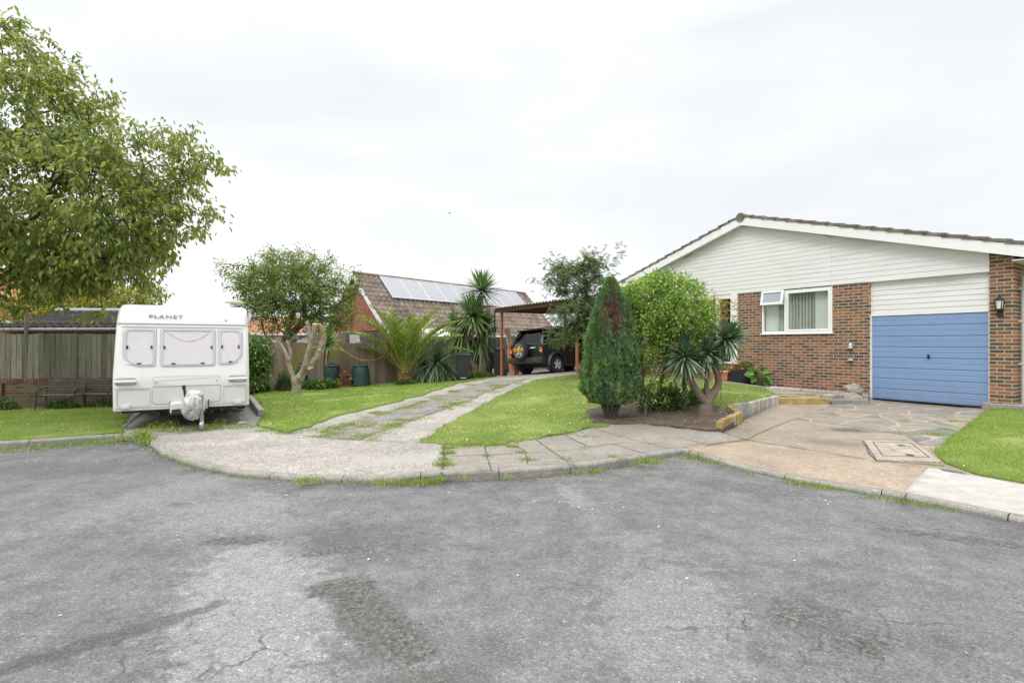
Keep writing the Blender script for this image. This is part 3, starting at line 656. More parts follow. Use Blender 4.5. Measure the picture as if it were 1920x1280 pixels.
# ------------------------------------------------------------------ neighbour's long roof with solar panels
m_pan = M('pantile', (.145, .105, .085), .85, .35, 1.5, col2=(.25, .19, .15), bmp=.3, bscale=25, dirt=((.42, .40, .34), 5, .58, .72))
m_solar = None
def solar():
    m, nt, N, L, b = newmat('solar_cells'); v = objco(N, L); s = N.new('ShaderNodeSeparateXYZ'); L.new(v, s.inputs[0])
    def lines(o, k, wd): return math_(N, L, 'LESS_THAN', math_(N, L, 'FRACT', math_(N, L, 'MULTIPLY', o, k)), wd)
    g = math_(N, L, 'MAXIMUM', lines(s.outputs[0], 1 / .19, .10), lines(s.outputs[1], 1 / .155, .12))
    c = mix(N, L, g, (.24, .24, .265), (.36, .36, .385)); L.new(c, b.inputs['Base Color']); b.inputs['Roughness'].default_value = .12; b.inputs['Coat Weight'].default_value = .5; return m  # pale base colours stand in for sky reflected off the dark cells
b2 = thing('solar_bungalow', 'long low bungalow with brown pantiled roof and a row of solar panels', 'house', (-5.59, 23, .1), math.atan2(.761, .649))
HS, LEN, ZE, ZR = 2.77, 13.2, 2.15, 4.95
r2 = MB(); nx = int(LEN / .3) * 6; courses = 13; V = []; Fc = []
for c in range(courses):
    for e in (0, 1):
        t = (c + e) / courses; y = -.25 + (HS + .25) * t; zb = ZE - .25 + (ZR - ZE + .25) * t
        for i in range(nx + 1):
            ph = i / 6 * 2 * PI; x_ = -.12 + (LEN + .24) * i / nx
            V.append((x_, y, zb + +.042 * math.sin(ph) + (.045 if e == 0 else 0)))
W1 = nx + 1
for c in range(courses):
    for i in range(nx):
        a = 2 * c * W1 + i; Fc.append((a, a + 1, a + W1 + 1, a + W1))
        if c < courses - 1: q = (2 * c + 1) * W1 + i; Fc.append((q, q + 1, q + W1 + 1, q + W1))
r2.add(V, Fc); r2.add([(-.12, HS, ZR), (LEN + .12, HS, ZR), (LEN + .12, 2 * HS + .2, ZE), (-.12, 2 * HS + .2, ZE)], [(0, 1, 2, 3)])
r2o = r2.build('roof', m_pan, b2, fix=False)
q = MB(); x_ = -.12
while x_ < LEN: q.lathe([(0, 0), (.11, 0), (.105, .44), (0, .44)], 10, (x_, HS, ZR - .02), M=Matrix.Rotation(R(90), 3, 'Y')); x_ += .445
q.build('ridge_tile', m_pan, r2o)
q = MB(); q.box(0, LEN, .05, 2 * HS - .05, -.2, ZE - .1); q.build('wall', brick('grey_brick_side', 'y', [(0, (.10, .075, .06)), (1, (.20, .13, .10))], (.25, .22, .18)), b2)
q = MB(); q.prism([(-.0, ZE - .05), (2 * HS, ZE - .05), (HS, ZR - .15)], lambda u, v, h: (h, u, v), -.01, .1)
m_hung = brick('hung_tile', 'y', [(0, (.30, .105, .07)), (1, (.46, .20, .14))], (.20, .075, .05), .17, .1, .008); q.build('tile_hanging', m_hung, b2)
for s0, s1 in ((-.22, HS), (2 * HS + .22, HS)):
    q = MB(); k = lambda u: ZE - .22 + (ZR - ZE + .24) * (1 - abs(u - HS) / (HS + .22))
    q.prism([(s0, k(s0) - .3), (s1, k(s1) - .26), (s1, k(s1) - .02), (s0, k(s0) - .02)], lambda u, v, h: (h, u, v), -.16, -.125); q.build('barge_board', m_barge, b2)
q = MB(); q.tube([(-.1, -.3, ZE - .28), (LEN + .1, -.3, ZE - .28)], .055, 8); q.box(-.1, LEN + .1, -.25, -.22, ZE - .42, ZE - .24); q.build('gutter', m_upvc, b2)
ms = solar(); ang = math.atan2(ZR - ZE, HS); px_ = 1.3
for i in range(9):
    o_ = MB(); a0 = 1.3 + i * 1.195
    fn = lambda u, v, h: (u, HS - .12 - v * math.cos(ang) - h * math.sin(ang), ZR - .12 - v * math.sin(ang) + h * math.cos(ang))
    o_.ring([(a0, 0), (a0 + 1.17, 0), (a0 + 1.17, 1.6), (a0, 1.6)], [(a0 + .035, .035), (a0 + 1.135, .035), (a0 + 1.135, 1.565), (a0 + .035, 1.565)], fn, .06, .13)
    so_ = o_.build('solar_panel', m_grey, b2)
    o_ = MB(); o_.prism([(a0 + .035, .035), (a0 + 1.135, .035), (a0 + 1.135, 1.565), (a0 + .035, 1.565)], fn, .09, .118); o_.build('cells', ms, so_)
q = MB(); q.box(-1.5, .0, 1.0, 1.1, 0, 2.0, 0); q.box(-1.4, -.9, .96, 1.0, 1.0, 1.9, 1); q.build('side_gate', [M('grey_timber', (.20, .19, .18), .9, .3, 5, stretch=(9, 9, 1)), m_upvc], b2)

# ------------------------------------------------------------------ other background houses
def small_house(name, label, loc, rot, wx, dy, he, hr, wallm, roofm, win=()):
    h = thing(name, label, 'house', loc, rot)
    a = MB(); a.box(-wx / 2, wx / 2, 0, dy, -.3, he); a.prism([(0, he), (dy, he), (dy / 2, hr - .05)], lambda u, v, t: (t, u, v), -wx / 2, wx / 2); a.build('wall', wallm, h)
    a = MB()
    for s_ in (0, 1):
        y0, y1 = (-.3, dy / 2) if s_ == 0 else (dy + .3, dy / 2); k = (hr - he) / (dy / 2)
        a.hexa([(-wx / 2 - .25, y0, he - .3 * k), (wx / 2 + .25, y0, he - .3 * k), (wx / 2 + .25, y1, hr), (-wx / 2 - .25, y1, hr), (-wx / 2 - .25, y0, he - .3 * k + .12), (wx / 2 + .25, y0, he - .3 * k + .12), (wx / 2 + .25, y1, hr + .12), (-wx / 2 - .25, y1, hr + .12)])
    a.build('roof', roofm, h)
    a = MB(); a.box(-wx / 2 - .25, wx / 2 + .25, -.36, -.3, he - .3 * (hr - he) / (dy / 2) - .06, he - .3 * (hr - he) / (dy / 2) + .1); a.build('gutter', m_upvc, h)
    for x0, x1, z0, z1 in win:
        a = MB(); wframe(a, x0, x1, z0, z1, .07, -.04, .02); wq = a.build('window', m_upvc, h); a = MB(); a.box(x0 + .07, x1 - .07, -.02, -.01, z0 + .07, z1 - .07); a.build('pane', m_dglass, wq)
    return h
m_render = M('white_render', (.74, .73, .70), .8, .05, 2); m_rtile = brick('red_roof_tile', 'x', [(0, (.30, .12, .07)), (1, (.42, .18, .11))], (.16, .08, .05), .2, .16, .012)
small_house('white_house', 'white rendered house with red roof far behind the middle tree', (-17.5, 38, .1), R(8), 9, 7, 2.3, 3.6, m_render, m_rtile, ((.2, 1.4, .9, 2.0), (2.2, 3.2, .9, 2.0), (-3.2, -2, .9, 2.0)))
small_house('red_brick_house', 'red brick house with white gutter half hidden behind the big tree', (-26.5, 24, .1), R(4), 8, 7, 2.75, 5.2, m_brickR, m_rtile, ((-1, .6, 1.0, 2.2),))

# ------------------------------------------------------------------ corrugated shed behind the fence
m_corr = M('fibre_cement', (.055, .052, .05), .95, .35, 3, dirt=((.13, .125, .115), 4, .62, .78), spec=.15)
sh = thing('shed', 'low shed with dark corrugated roof behind the left fence', 'shed', (-11.85, 14.3, .14), R(3))
q = MB(); V = []; Fc = []; nx = 300; xw = 2.35
for j, (yy, zz) in enumerate(((-.15, 1.9), (.8, 2.17), (1.7, 2.44))):
    for i in range(nx + 1): V.append((-xw + 2 * xw * i / nx, yy, zz + .055 * math.sin(i / nx * 2 * xw / .23 * 2 * PI)))
for j in range(2):
    for i in range(nx): a = j * (nx + 1) + i; Fc.append((a, a + 1, a + nx + 2, a + nx + 1))
q.add(V, Fc); sro = q.build('roof', m_corr, sh, fix=False); sro.modifiers.new('thick', 'SOLIDIFY').thickness = .02
q = MB(); q.tube([(-xw, 1.72, 2.5), (xw, 1.72, 2.5)], .075, 8); q.build('ridge_capping', M('grey_capping', (.33, .34, .35), .7, .15), sh)
q = MB(); q.box(-xw + .1, xw - .1, 0, 1.6, -.1, 1.85); q.build('wall', m_brickR, sh)
q = MB(); q.tube([(-xw, -.21, 1.84), (xw, -.21, 1.86)], .05, 8); q.build('gutter', M('grey_gutter', (.25, .255, .25), .5, .1), sh)
q = MB(); q.box(-xw, xw, .26, .31, 2.06, 2.11); q.tube([(-1.55, -.25, 1.3), (-1.55, -.25, 2.35)], .05, 6); q.build('rail', M('weathered_rail', (.17, .15, .13), .9, .25), sh)

# ------------------------------------------------------------------ fences and the garden wall
def fencemat(name, c1, c2, c3, green, gamt=.6):
    m, nt, N, L, b = newmat(name); g = N.new('ShaderNodeNewGeometry'); v = objco(N, L, (14, 14, 1.3)); v1 = objco(N, L)
    c = ramp(N, L, g.outputs['Random Per Island'], [(0, c1), (.5, c2), (1, c3)])
    c = mix(N, L, 1, c, ramp(N, L, nz(N, L, v, 2.2, 7, .7), [(.3, .62), (.7, 1.3)]), 'MULTIPLY')
    gm = ramp(N, L, nz(N, L, objco(N, L, (1, 1, .35)), 1.15, 6, .65), [(.5, 0), (.68, gamt)]); c = mix(N, L, gm, c, green)
    L.new(c, b.inputs['Base Color']); b.inputs['Roughness'].default_value = .92; b.inputs['Specular IOR Level'].default_value = .15
    bump(N, L, b, nz(N, L, v, 5, 5), .4, .006); return m
m_fen1 = fencemat('weathered_fence', (.13, .124, .098), (.195, .187, .15), (.26, .248, .20), (.155, .16, .06), .7)
m_fen2 = fencemat('brown_fence', (.165, .118, .092), (.225, .172, .135), (.285, .228, .185), (.20, .20, .045), .8)
m_post = M('post_wood', (.19, .165, .13), .9, .3, 4, stretch=(8, 8, 1))
def fence(name, label, p0, p1, zb, zt, bw, mat, bay=1.83, hfb=None):
    p0 = Vector(p0); p1 = Vector(p1); Ln = (p1 - p0).length; d = (p1 - p0) / Ln; rot = math.atan2(d.y, d.x)
    f = thing(name, label, 'fence', (p0.x, p0.y, 0), rot); nb = max(1, round(Ln / bay)); bl = Ln / nb
    def zz(x, zf): return zf[0] + (zf[1] - zf[0]) * x / Ln
    for k in range(nb):
        q = MB(); x = k * bl + .05
        while x < (k + 1) * bl - .03:
            w_ = min(bw * random.uniform(.88, 1.1), (k + 1) * bl - .03 - x); a = zz(x, zb); t = zz(x, zt) + random.uniform(-.03, .012); ty = random.uniform(-.006, .006)
            q.hexa([(x, -.012 + ty, a), (x + w_ + .012, -.02 + ty, a), (x + w_ + .012, -.008 + ty, a), (x, .004 + ty, a), (x, -.012 - ty, t), (x + w_ + .012, -.02 - ty, t + random.uniform(-.006, .006)), (x + w_ + .012, -.008 - ty, t), (x, .004 - ty, t)]); x += w_
        for fr_ in (.2, .8): a = zz(k * bl, zb) + (zz(k * bl, zt) - zz(k * bl, zb)) * fr_; q.box(k * bl + .05, (k + 1) * bl - .05, .012, .05, a - .04, a + .04)
        q.build('panel', mat, f)
    for k in range(nb + 1):
        x = k * bl; q = MB(); q.box(x - .05, x + .05, .0, .09, zz(x, zb) - .25, zz(x, zt) - .03); q.build('post', m_post, f)
    return f
gw = thing('garden_wall', 'low mossy brick wall under the fence behind the benches', 'wall', (-17, 12.42, 0), math.atan2(.7, 7.75))
m_gwall = brick('garden_wall_brick', 'x', [(0, (.085, .06, .045)), (.5, (.15, .095, .065)), (1, (.16, .125, .08))], (.13, .115, .08))
q = MB(); q.box(0, 7.75, .06, .28, -.2, .60); q.build('brickwork', m_gwall, gw)
q = MB()
for k in range(int(7.75 / .078)): q.box(k * .078 + .004, k * .078 + .072, .05, .29, .602, .705)
q.build('coping', M('coping_brick', (.15, .085, .062), .9, .3, 3, island=.35), gw)
q = MB(); q.box(3.9, 4.13, .0, .06, -.2, .60); q.box(.9, 1.12, 0, .06, -.2, .6); q.build('pier', M('pier_brick', (.14, .075, .058), .9, .35, 6), gw)
fence('wooden_fence', 'weathered grey green board fence standing on the low brick wall', (-17, 12.62), (-9.32, 13.3), (.71, .71), (1.84, 1.87), .128, m_fen1)
fence('wooden_fence', 'short return of board fence hidden behind the parked caravan', (-9.3, 13.42), (-9.25, 17.85), (0, 0), (1.8, 1.65), .14, m_fen2)
fence('wooden_fence', 'brown board fence with green stains behind the compost bins', (-9.2, 17.9), (-4.3, 20.6), (-.02, .02), (1.66, 1.60), .135, m_fen2)
fence('wooden_fence', 'grey board fence behind the water butts and carport', (-4.25, 20.75), (2.6, 24.6), (.05, .5), (1.75, 2.06), .14, m_fen1)

# ------------------------------------------------------------------ carport
m_redw = M('red_stained_wood', (.33, .135, .07), .7, .25, 4, stretch=(6, 6, 1)); m_carp = M('old_beam', (.17, .105, .075), .85, .35, 4, stretch=(1, 6, 6))
A_ = Vector((-.59, 20.1, 2.90)); B_ = Vector((2.45, 17.2, 3.06)); ax = (B_ - A_); cl_ = ax.length; crot = math.atan2(ax.y, ax.x)
cpz = H(.8, 19)
ct = thing('carport', 'lean-to timber carport with corrugated sheet roof over the dark car', 'carport', (A_.x, A_.y, 0), crot)
cdep = 4.3
def croof(x, y): return 2.90 + .04 * x + .02 * y
q = MB(); V = []; Fc = []; nx = 160
for j in range(2):
    for i in range(nx + 1): x = -.12 + (cl_ + .3) * i / nx; V.append((x, -.25 + j * (cdep + .3), croof(x, j * cdep) + .10 + .022 * math.sin(x / .15 * 2 * PI)))
for i in range(nx): Fc.append((i, i + 1, i + nx + 2, i + nx + 1))
q.add(V, Fc); cr_ = q.build('roof_sheet', M('corrugated_sheet', (.42, .40, .38), .8, .3, 2, dirt=((.2, .18, .15), 3, .55, .7)), ct, fix=False); cr_.modifiers.new('thick', 'SOLIDIFY').thickness = .012
for nm, y in (('front_beam', 0), ('rear_beam', cdep - .1)):
    q = MB(); q.hexa([(-.1, y - .03, croof(0, y) - .07), (cl_ + .15, y - .03, croof(cl_, y) - .07), (cl_ + .15, y + .03, croof(cl_, y) - .07), (-.1, y + .03, croof(0, y) - .07), (-.1, y - .03, croof(0, y) + .065), (cl_ + .15, y - .03, croof(cl_, y) + .065), (cl_ + .15, y + .03, croof(cl_, y) + .065), (-.1, y + .03, croof(0, y) + .065)]); q.build(nm, m_carp, ct)
for k in range(5):
    x = .02 + k * (cl_ - .04) / 4; q = MB(); q.bar((x, .035, croof(x, 0) + .0), (x, cdep - .14, croof(x, cdep) + .0), .045, .12); q.build('rafter', m_carp, ct)
for x, y in ((.18, .0), (cl_ * .915, 0.0), (.2, cdep - .1), (cl_ * .9, cdep - .1)):
    wp = ct.location + Matrix.Rotation(crot, 3, 'Z') @ Vector((x, y, 0)); q = MB(); q.box(x - .037, x + .037, y + .035 if y < 1 else y - .125, y + .125 if y < 1 else y - .035, H(wp.x, wp.y) - .15, croof(x, y) + .03); q.build('post', m_redw, ct)
q = MB(); q.tube([(-.05, -.08, 2.9), (-.09, -.06, 1.5), (-.05, 0, .4)], .028, 6); q.box(-.2, -.06, -.1, .0, 2.05, 2.25); q.build('downpipe', m_dark, ct)

# ------------------------------------------------------------------ edging of the raised lawn, steps, rockery
m_edge = M('yellow_paint', (.33, .23, .085), .85, .3, 6, col2=(.46, .33, .12), bmp=.3, bscale=40, dirt=((.22, .19, .12), 9, .56, .7)); m_edgew = M('pale_brick', (.42, .395, .35), .85, .25, 8, island=.25, dirt=((.30, .28, .25), 8, .55, .75))
def edging(name, label, pts, n_pale):
    e = thing(name, label, 'edging', pts[0]); o0 = Vector(pts[0]); runs = []; tot = 0
    for a, b_ in zip(pts, pts[1:]):
        a = Vector(a); b_ = Vector(b_); ln_ = (b_ - a).length; n = max(1, int(ln_ / .074)); d = (b_ - a) / n
        for i in range(n):
            p = a + d * (i + .5); up = random.uniform(-.008, .008); M4 = Matrix.Translation(Vector((p.x, p.y, p.z + .0 + up)) - o0) @ Matrix.Rotation(math.atan2(d.y, d.x), 4, 'Z') @ Matrix.Rotation(random.uniform(-.04, .04), 4, 'Y')
            pale = tot >= n_pale or (tot % 5 == 3 and tot > 5); runs += [(pale, MB())] if not runs or runs[-1][0] != pale else []; runs[-1][1].obox(M4, ln_ / n - .018, .10, .36); tot += 1
    for pale, mb in runs: mb.build('pale_bricks' if pale else 'yellow_bricks', m_edgew if pale else m_edge, e, bevel=.008)
    return e
def ez(px, py, h): p = W(px, py, HD); return (p.x, p.y, p.z + h - .18)
edging('brick_edging', 'upright brick lawn edging with yellow paint wearing off beside the drive', [ez(1347, 811, .19), ez(1386, 793, .20), ez(1366, 782, .24), ez(1402, 773, .2), ez(1457, 757, .19)], 22)
sp = thing('garden_step', 'low yellow painted step beside the crazy paving', 'step', W(1460, 757, HD))
def stepb(mb, a, b_, h0, h1, d_, m=0):
    a = W(*a, HD) - sp.location; b_ = W(*b_, HD) - sp.location; n = (b_ - a); n = Vector((-n.y, n.x, 0)).normalized() * d_
    mb.hexa([a + Vector((0, 0, h0)), b_ + Vector((0, 0, h0)), b_ + n + Vector((0, 0, h0)), a + n + Vector((0, 0, h0)), a + Vector((0, 0, h1)), b_ + Vector((0, 0, h1)), b_ + n + Vector((0, 0, h1)), a + n + Vector((0, 0, h1))], m)
q = MB(); stepb(q, (1459, 757), (1556, 758), -.1, .13, .22); q.build('lower_tread', m_edge, sp, bevel=.01)
q = MB(); stepb(q, (1462, 750), (1530, 751), -.1, .16, .2); q.build('upper_tread', M('mossy_yellow', (.33, .25, .10), .85, .35, 6, bmp=.3), sp, bevel=.01)
m_rock = M('rock', (.30, .275, .23), .95, .35, 5, bmp=.8, bscale=18, bdist=.02, dirt=((.14, .15, .07), 4, .55, .7))
def rock(name, label, loc, s, seed, group=None):
    bm = bmesh.new(); bmesh.ops.create_icosphere(bm, subdivisions=3, radius=1)
    for v in bm.verts:
        n = noise.fractal(v.co * 1.4 + Vector((seed, 0, 0)), .8, 2.2, 4); v.co *= 1 + .28 * n; v.co = Vector((v.co.x * s[0], v.co.y * s[1], max(v.co.z, -.55) * s[2]))
    me = bpy.data.meshes.new(name); bm.to_mesh(me); bm.free(); o = link(name, me, m_rock, None, True); o.location = loc; o.rotation_euler = (0, 0, seed); return tag(o, label, 'rock', group)
kw = thing('rubble_kerb', 'rough mossy concrete block kerb beside the garage door', 'kerb block', W(1556, 757, HD))
q = MB(); a = Vector((0, 0, 0)); b_ = W(1618, 752, HD) - kw.location; n_ = Vector((-b_.y, b_.x, 0)).normalized() * .25
q.hexa([a + Vector((0, 0, -.1)), b_ + Vector((0, 0, -.1)), b_ + n_ + Vector((0, 0, -.1)), a + n_ + Vector((0, 0, -.1)), a + Vector((0, 0, .19)), b_ + Vector((0, 0, .20)), b_ + n_ + Vector((0, 0, .20)), a + n_ + Vector((0, 0, .20))]); q.build('block', m_rock, kw, bevel=.03)
p = W(1600, 752, HD); rock('garden_rock', 'large grey rock against the brick wall by the garage', p + Vector((.12, .18, .25)), (.26, .17, .14), 1.3)
p = W(1575, 754, HD); rock('garden_rock', 'small flat stone leaning beside the large grey rock', p + Vector((.05, .2, .19)), (.13, .08, .045), 4.1)
rock('garden_rock', 'pale stone beside the terracotta trough on the path', W(1373, 714) + Vector((0, .1, .08)), (.12, .1, .1), 2.2)
rock('garden_rock', 'mossy stone at the foot of the wall next to the drive', W(1605, 754, HD) + Vector((-.12, -.08, .07)), (.25, .10, .12), 6.2)
# low brick/concrete kerb block right of the caravan
kbk = MB(); a = W(468, 752); b_ = W(490, 779); kbk.bar(a + Vector((0, 0, .07)), b_ + Vector((0, 0, .03)), .13, .2); tag(kbk.build('kerb_block', M('old_concrete', (.33, .305, .265), .95, .35, 6, bmp=.6, bscale=25), bevel=.02), 'weathered concrete kerb block on the lawn edge beside the caravan', 'kerb block')
st_ = MB(); a = W(1868, 768, HD); st_.obox(Matrix.Translation(a + Vector((.22, .06, .04))) @ Matrix.Rotation(hrz, 4, 'Z'), .62, .3, .16); tag(st_.build('paving_block', m_pad, bevel=.02), 'grey concrete block at the foot of the brick pier', 'paving block')

# manhole and drain covers on the drive
def flat(name, label, cat, px, hf, h, mat, parts=()):
    q = [W(a, b_, hf) for a, b_ in px]; c = sum(q, Vector()) / len(q); t = thing(name, label, cat, c)
    m_ = MB(); V = [v - c for v in q]; n = len(V)
    m_.add([v + Vector((0, 0, -.05)) for v in V] + [v + Vector((0, 0, h)) for v in V], [tuple(range(n, 2 * n))] + [(i, (i + 1) % n, n + (i + 1) % n, n + i) for i in range(n)]); m_.build('slab', mat, t, bevel=.01)
    return t, c
mh, mc = flat('manhole_cover', 'stained concrete manhole cover at the corner of the front lawn', 'manhole cover', [(1644, 864), (1620, 827), (1712, 829), (1765, 868)], HD, .022, concrete('manhole_concrete', (.36, .31, .26), .15, 3))
def mpt(px, py, dz): return W(px, py, HD) + Vector((0, 0, dz)) - mc
q = MB(); fr4 = [(1655, 857), (1637, 831), (1708, 833), (1742, 860)]
for i in range(4): q.bar(mpt(*fr4[i], .024), mpt(*fr4[(i + 1) % 4], .024), .010, .005)
q.build('lid_frame', m_dark, mh)
for a, b_ in ((1690, 838), (1706, 856)):
    q = MB(); q.lathe([(0, 0), (.05, 0), (.05, .004), (0, .004)], 14, mpt(a, b_, .0225)); q.build('lifting_hole', M('rust_hole', (.06, .05, .045), .9, .3), mh)
q = MB(); q.bar(mpt(1663, 838, .0235), mpt(1680, 850, .0235), .03, .004); q.bar(mpt(1700, 838, .0235), mpt(1722, 851, .0235), .03, .004); q.build('lid_rib', M('lid_rib', (.25, .22, .19), .9, .3), mh)
flat('drain_cover', 'small dark grey metal drain cover set in the white concrete', 'drain cover', [(1762, 880), (1768, 884), (1812, 891), (1804, 886)], HD, .016, M('drain_metal', (.08, .085, .095), .6, .2))
# gravel strip against the house wall
gv = []; gf = []
pa, pb = W(1440, 727), W(1625, 742)
V = []; Fc = []
for i in range(1500):
    t = random.random(); p = pa.lerp(pb, t) + Vector((random.uniform(-.1, .22), random.uniform(-.05, .12), 0)); p.z = H(p.x, p.y) + random.uniform(.0, .03); s = random.uniform(.008, .02)
    b_ = len(V); V += [p + Vector(d) * s for d in ((1, 0, 0), (0, 1, 0), (-1, 0, 0), (0, -1, 0), (0, 0, .8), (0, 0, -.8))]
    Fc += [(b_ + i0, b_ + (i0 + 1) % 4, b_ + 4) for i0 in range(4)]
tag(fastmesh('gravel', V, Fc, M('gravel_stone', (.48, .43, .37), .9, .2, 5, island=.35)), kind='stuff')
# ------------------------------------------------------------------ caravan
m_cara = M('caravan_gelcoat', (.70, .695, .675), .35, .03, 1.2, coat=.15, dirt=((.60, .585, .53), 1.5, .55, .85)); m_caral = M('caravan_skirt', (.65, .64, .61), .4, .03, 1.2, dirt=((.53, .51, .46), 2.5, .55, .8))
m_seam = M('grey_seal', (.42, .42, .41), .6, .1); m_cline = M('panel_gap', (.44, .435, .42), .7, .1); m_rubber = M('tyre_rubber', (.022, .022, .023), .8, .2, bmp=.3)
m_cfr = M('window_surround', (.53, .535, .55), .4, .05); m_pink = M('pale_pink_blind', (.74, .72, .735), .75, .03, 1.5); m_acr = glassmat('acrylic_pane', (.985, .98, .985), .0)
CO = W(344, 800); CO = Vector((-5.945, 9.19, 0)); CO.z = H(CO.x, CO.y)
cv = thing('caravan', 'white touring caravan parked on the concrete pad with its hitch facing the road', 'caravan', CO, R(28))
z0 = CO.z
PF = [(.05, .345), (.0, .36), (-.012, .50), (-.02, .70), (-.03, .84), (.0, 1.0), (.02, 1.1), (.15, 1.84), (.17, 1.862), (.17, 1.873), (.155, 1.885), (.20, 2.06), (.27, 2.16), (.40, 2.225), (.7, 2.25)]
PB = [(4.55, 2.27), (4.70, 2.2), (4.78, 1.9), (4.80, 1.0), (4.78, .36), (4.70, .345)]
prof = PF + PB
def fy(z):
    for (y0, a), (y1, b_) in zip(PF, PF[1:]):
        if a <= z <= b_: return y0 + (y1 - y0) * (z - a) / max(1e-6, b_ - a)
    return 0
def hw(z): return 1.045 - .03 * max(0, (z - 1.0)) / 1.2
cyp = sum(p[0] for p in prof) / len(prof); czp = 1.3
V = []; Fc = []; secs = []
for (inset, dx) in ((.075, 0), (.035, .022), (.010, .052), (0, .095)): secs.append((inset, dx))
sl = [(-1, i, d) for i, d in secs] + [(1, i, d) for i, d in reversed(secs)]
n = len(prof)
for sgn, inset, dx in sl:
    for y, z in prof:
        yy = y + (inset if y < 2 else -inset) if not (.45 < y < 4.6) else y; zz_ = z - (inset * .9 if z > 2.05 else 0)
        V.append((sgn * (hw(z) - dx), yy, zz_))
for k in range(len(sl) - 1):
    for i in range(n): j = (i + 1) % n; Fc.append((k * n + i, k * n + j, (k + 1) * n + j, (k + 1) * n + i))
Fc += [tuple(range(n)), tuple((len(sl) - 1) * n + i for i in range(n))]
MBc = MB(); MBc.add(V, Fc); cbody = MBc.build('body', m_cara, cv, smooth=28)
fn = lambda x, z, h: (x, fy(z) - h, z)
def cwin(x0, x1, z0_, z1_, rr, name='window', label=None):
    q = MB(); o = rrect(x0, x1, z0_, z1_, rr); i_ = rrect(x0 + .034, x1 - .034, z0_ + .034, z1_ - .034, tuple(max(.03, r - .024) for r in rr))
    q.ring(o, i_, fn, -.005, .012); i2 = rrect(x0 + .04, x1 - .04, z0_ + .04, z1_ - .04, tuple(max(.025, r - .03) for r in rr)); q.ring(rrect(x0 + .026, x1 - .026, z0_ + .026, z1_ - .026, tuple(max(.035, r - .018) for r in rr)), i2, fn, .012, .02)
    w_ = q.build(name, m_cfr, cv); q = MB(); out_ = rrect(x0 - .008, x1 + .008, z0_ - .008, z1_ + .008, tuple(r + .008 for r in rr)); q.ring(out_, o, fn, -.005, .004); q.build('seal', m_seam, w_)
    # cloth blind hanging behind the pane
    nx_, nz_ = 26, 16; V = []; Fc = []
    for b_ in range(nz_ + 1):
        for a in range(nx_ + 1):
            x = x0 + .036 + (x1 - x0 - .072) * a / nx_; z = z0_ + .036 + (z1_ - z0_ - .072) * b_ / nz_
            f_ = .003 * math.sin(a * .55 + b_ * .35) + .0035 * noise.noise((x * 4, z * 6, x0))
            V.append((x, fy(z) - .0065 - f_ * .6, z))
    for b_ in range(nz_):
        for a in range(nx_): q_ = b_ * (nx_ + 1) + a; Fc.append((q_, q_ + 1, q_ + nx_ + 2, q_ + nx_ + 1))
    fastmesh('blind', V, Fc, m_pink, w_, True)
    q = MB(); q.prism(i_, fn, .0125, .0155); q.build('pane', m_acr, w_)
    for x in (x0 + .06, x1 - .06): q = MB(); q.obox(Matrix.Translation(fn(x, (z0_ + z1_) / 2, .02)), .022, .02, .055); q.build('catch', m_black, w_)
    for x in ((x0 + .2, x1 - .2) if x1 - x0 > .7 else ((x0 + x1) / 2,)): q = MB(); q.obox(Matrix.Translation(fn(x, z0_ + .05, .02)), .06, .02, .02); q.build('catch', m_black, w_)
    return w_
cwin(-.905, -.435, 1.125, 1.80, (.24, .03, .03, .10)); wc = cwin(-.365, .485, 1.115, 1.80, (.05, .05, .05, .05)); cwin(.535, .93, 1.135, 1.80, (.03, .22, .10, .03))
q = MB(); q.tube([fn(-.27 + .65 * t, 1.72 - .15 * math.sin(PI * t), .0095) for t in [i / 14 for i in range(15)]], .0055, 6); q.build('drape_edge', M('blind_edge', (.52, .47, .49), .8, .05), wc)
q = MB()
q.prism([(-.93, 1.822), (.95, 1.822), (.95, 1.842), (-.93, 1.842)], fn, -.004, .010); q.build('awning_rail', m_cfr, cv)
q = MB(); q.prism([(-1.0, 1.858), (1.0, 1.858), (1.0, 1.874), (-1.0, 1.874)], fn, -.004, .006); q.build('seam', m_seam, cv)
# gas locker with outline, locks
lk = rrect(-.48, .575, .44, .94, .07); lk2 = rrect(-.472, .567, .448, .932, .064); q = MB(); q.ring(lk, lk2, fn, -.004, .0035); q.build('locker_gap', m_cline, cv)
q = MB(); q.prism(rrect(-.468, .563, .452, .928, .06), fn, -.004, .006); lkd = q.build('gas_locker', m_caral, cv)
q = MB(); q.prism([(-.463, .762), (.558, .762), (.558, .771), (-.463, .771)], fn, .0, .0085)
for x in (-.42, .51): q.obox(Matrix.Translation(fn(x, .85, .008)), .022, .012, .024)
q.build('lock', m_cline, lkd)
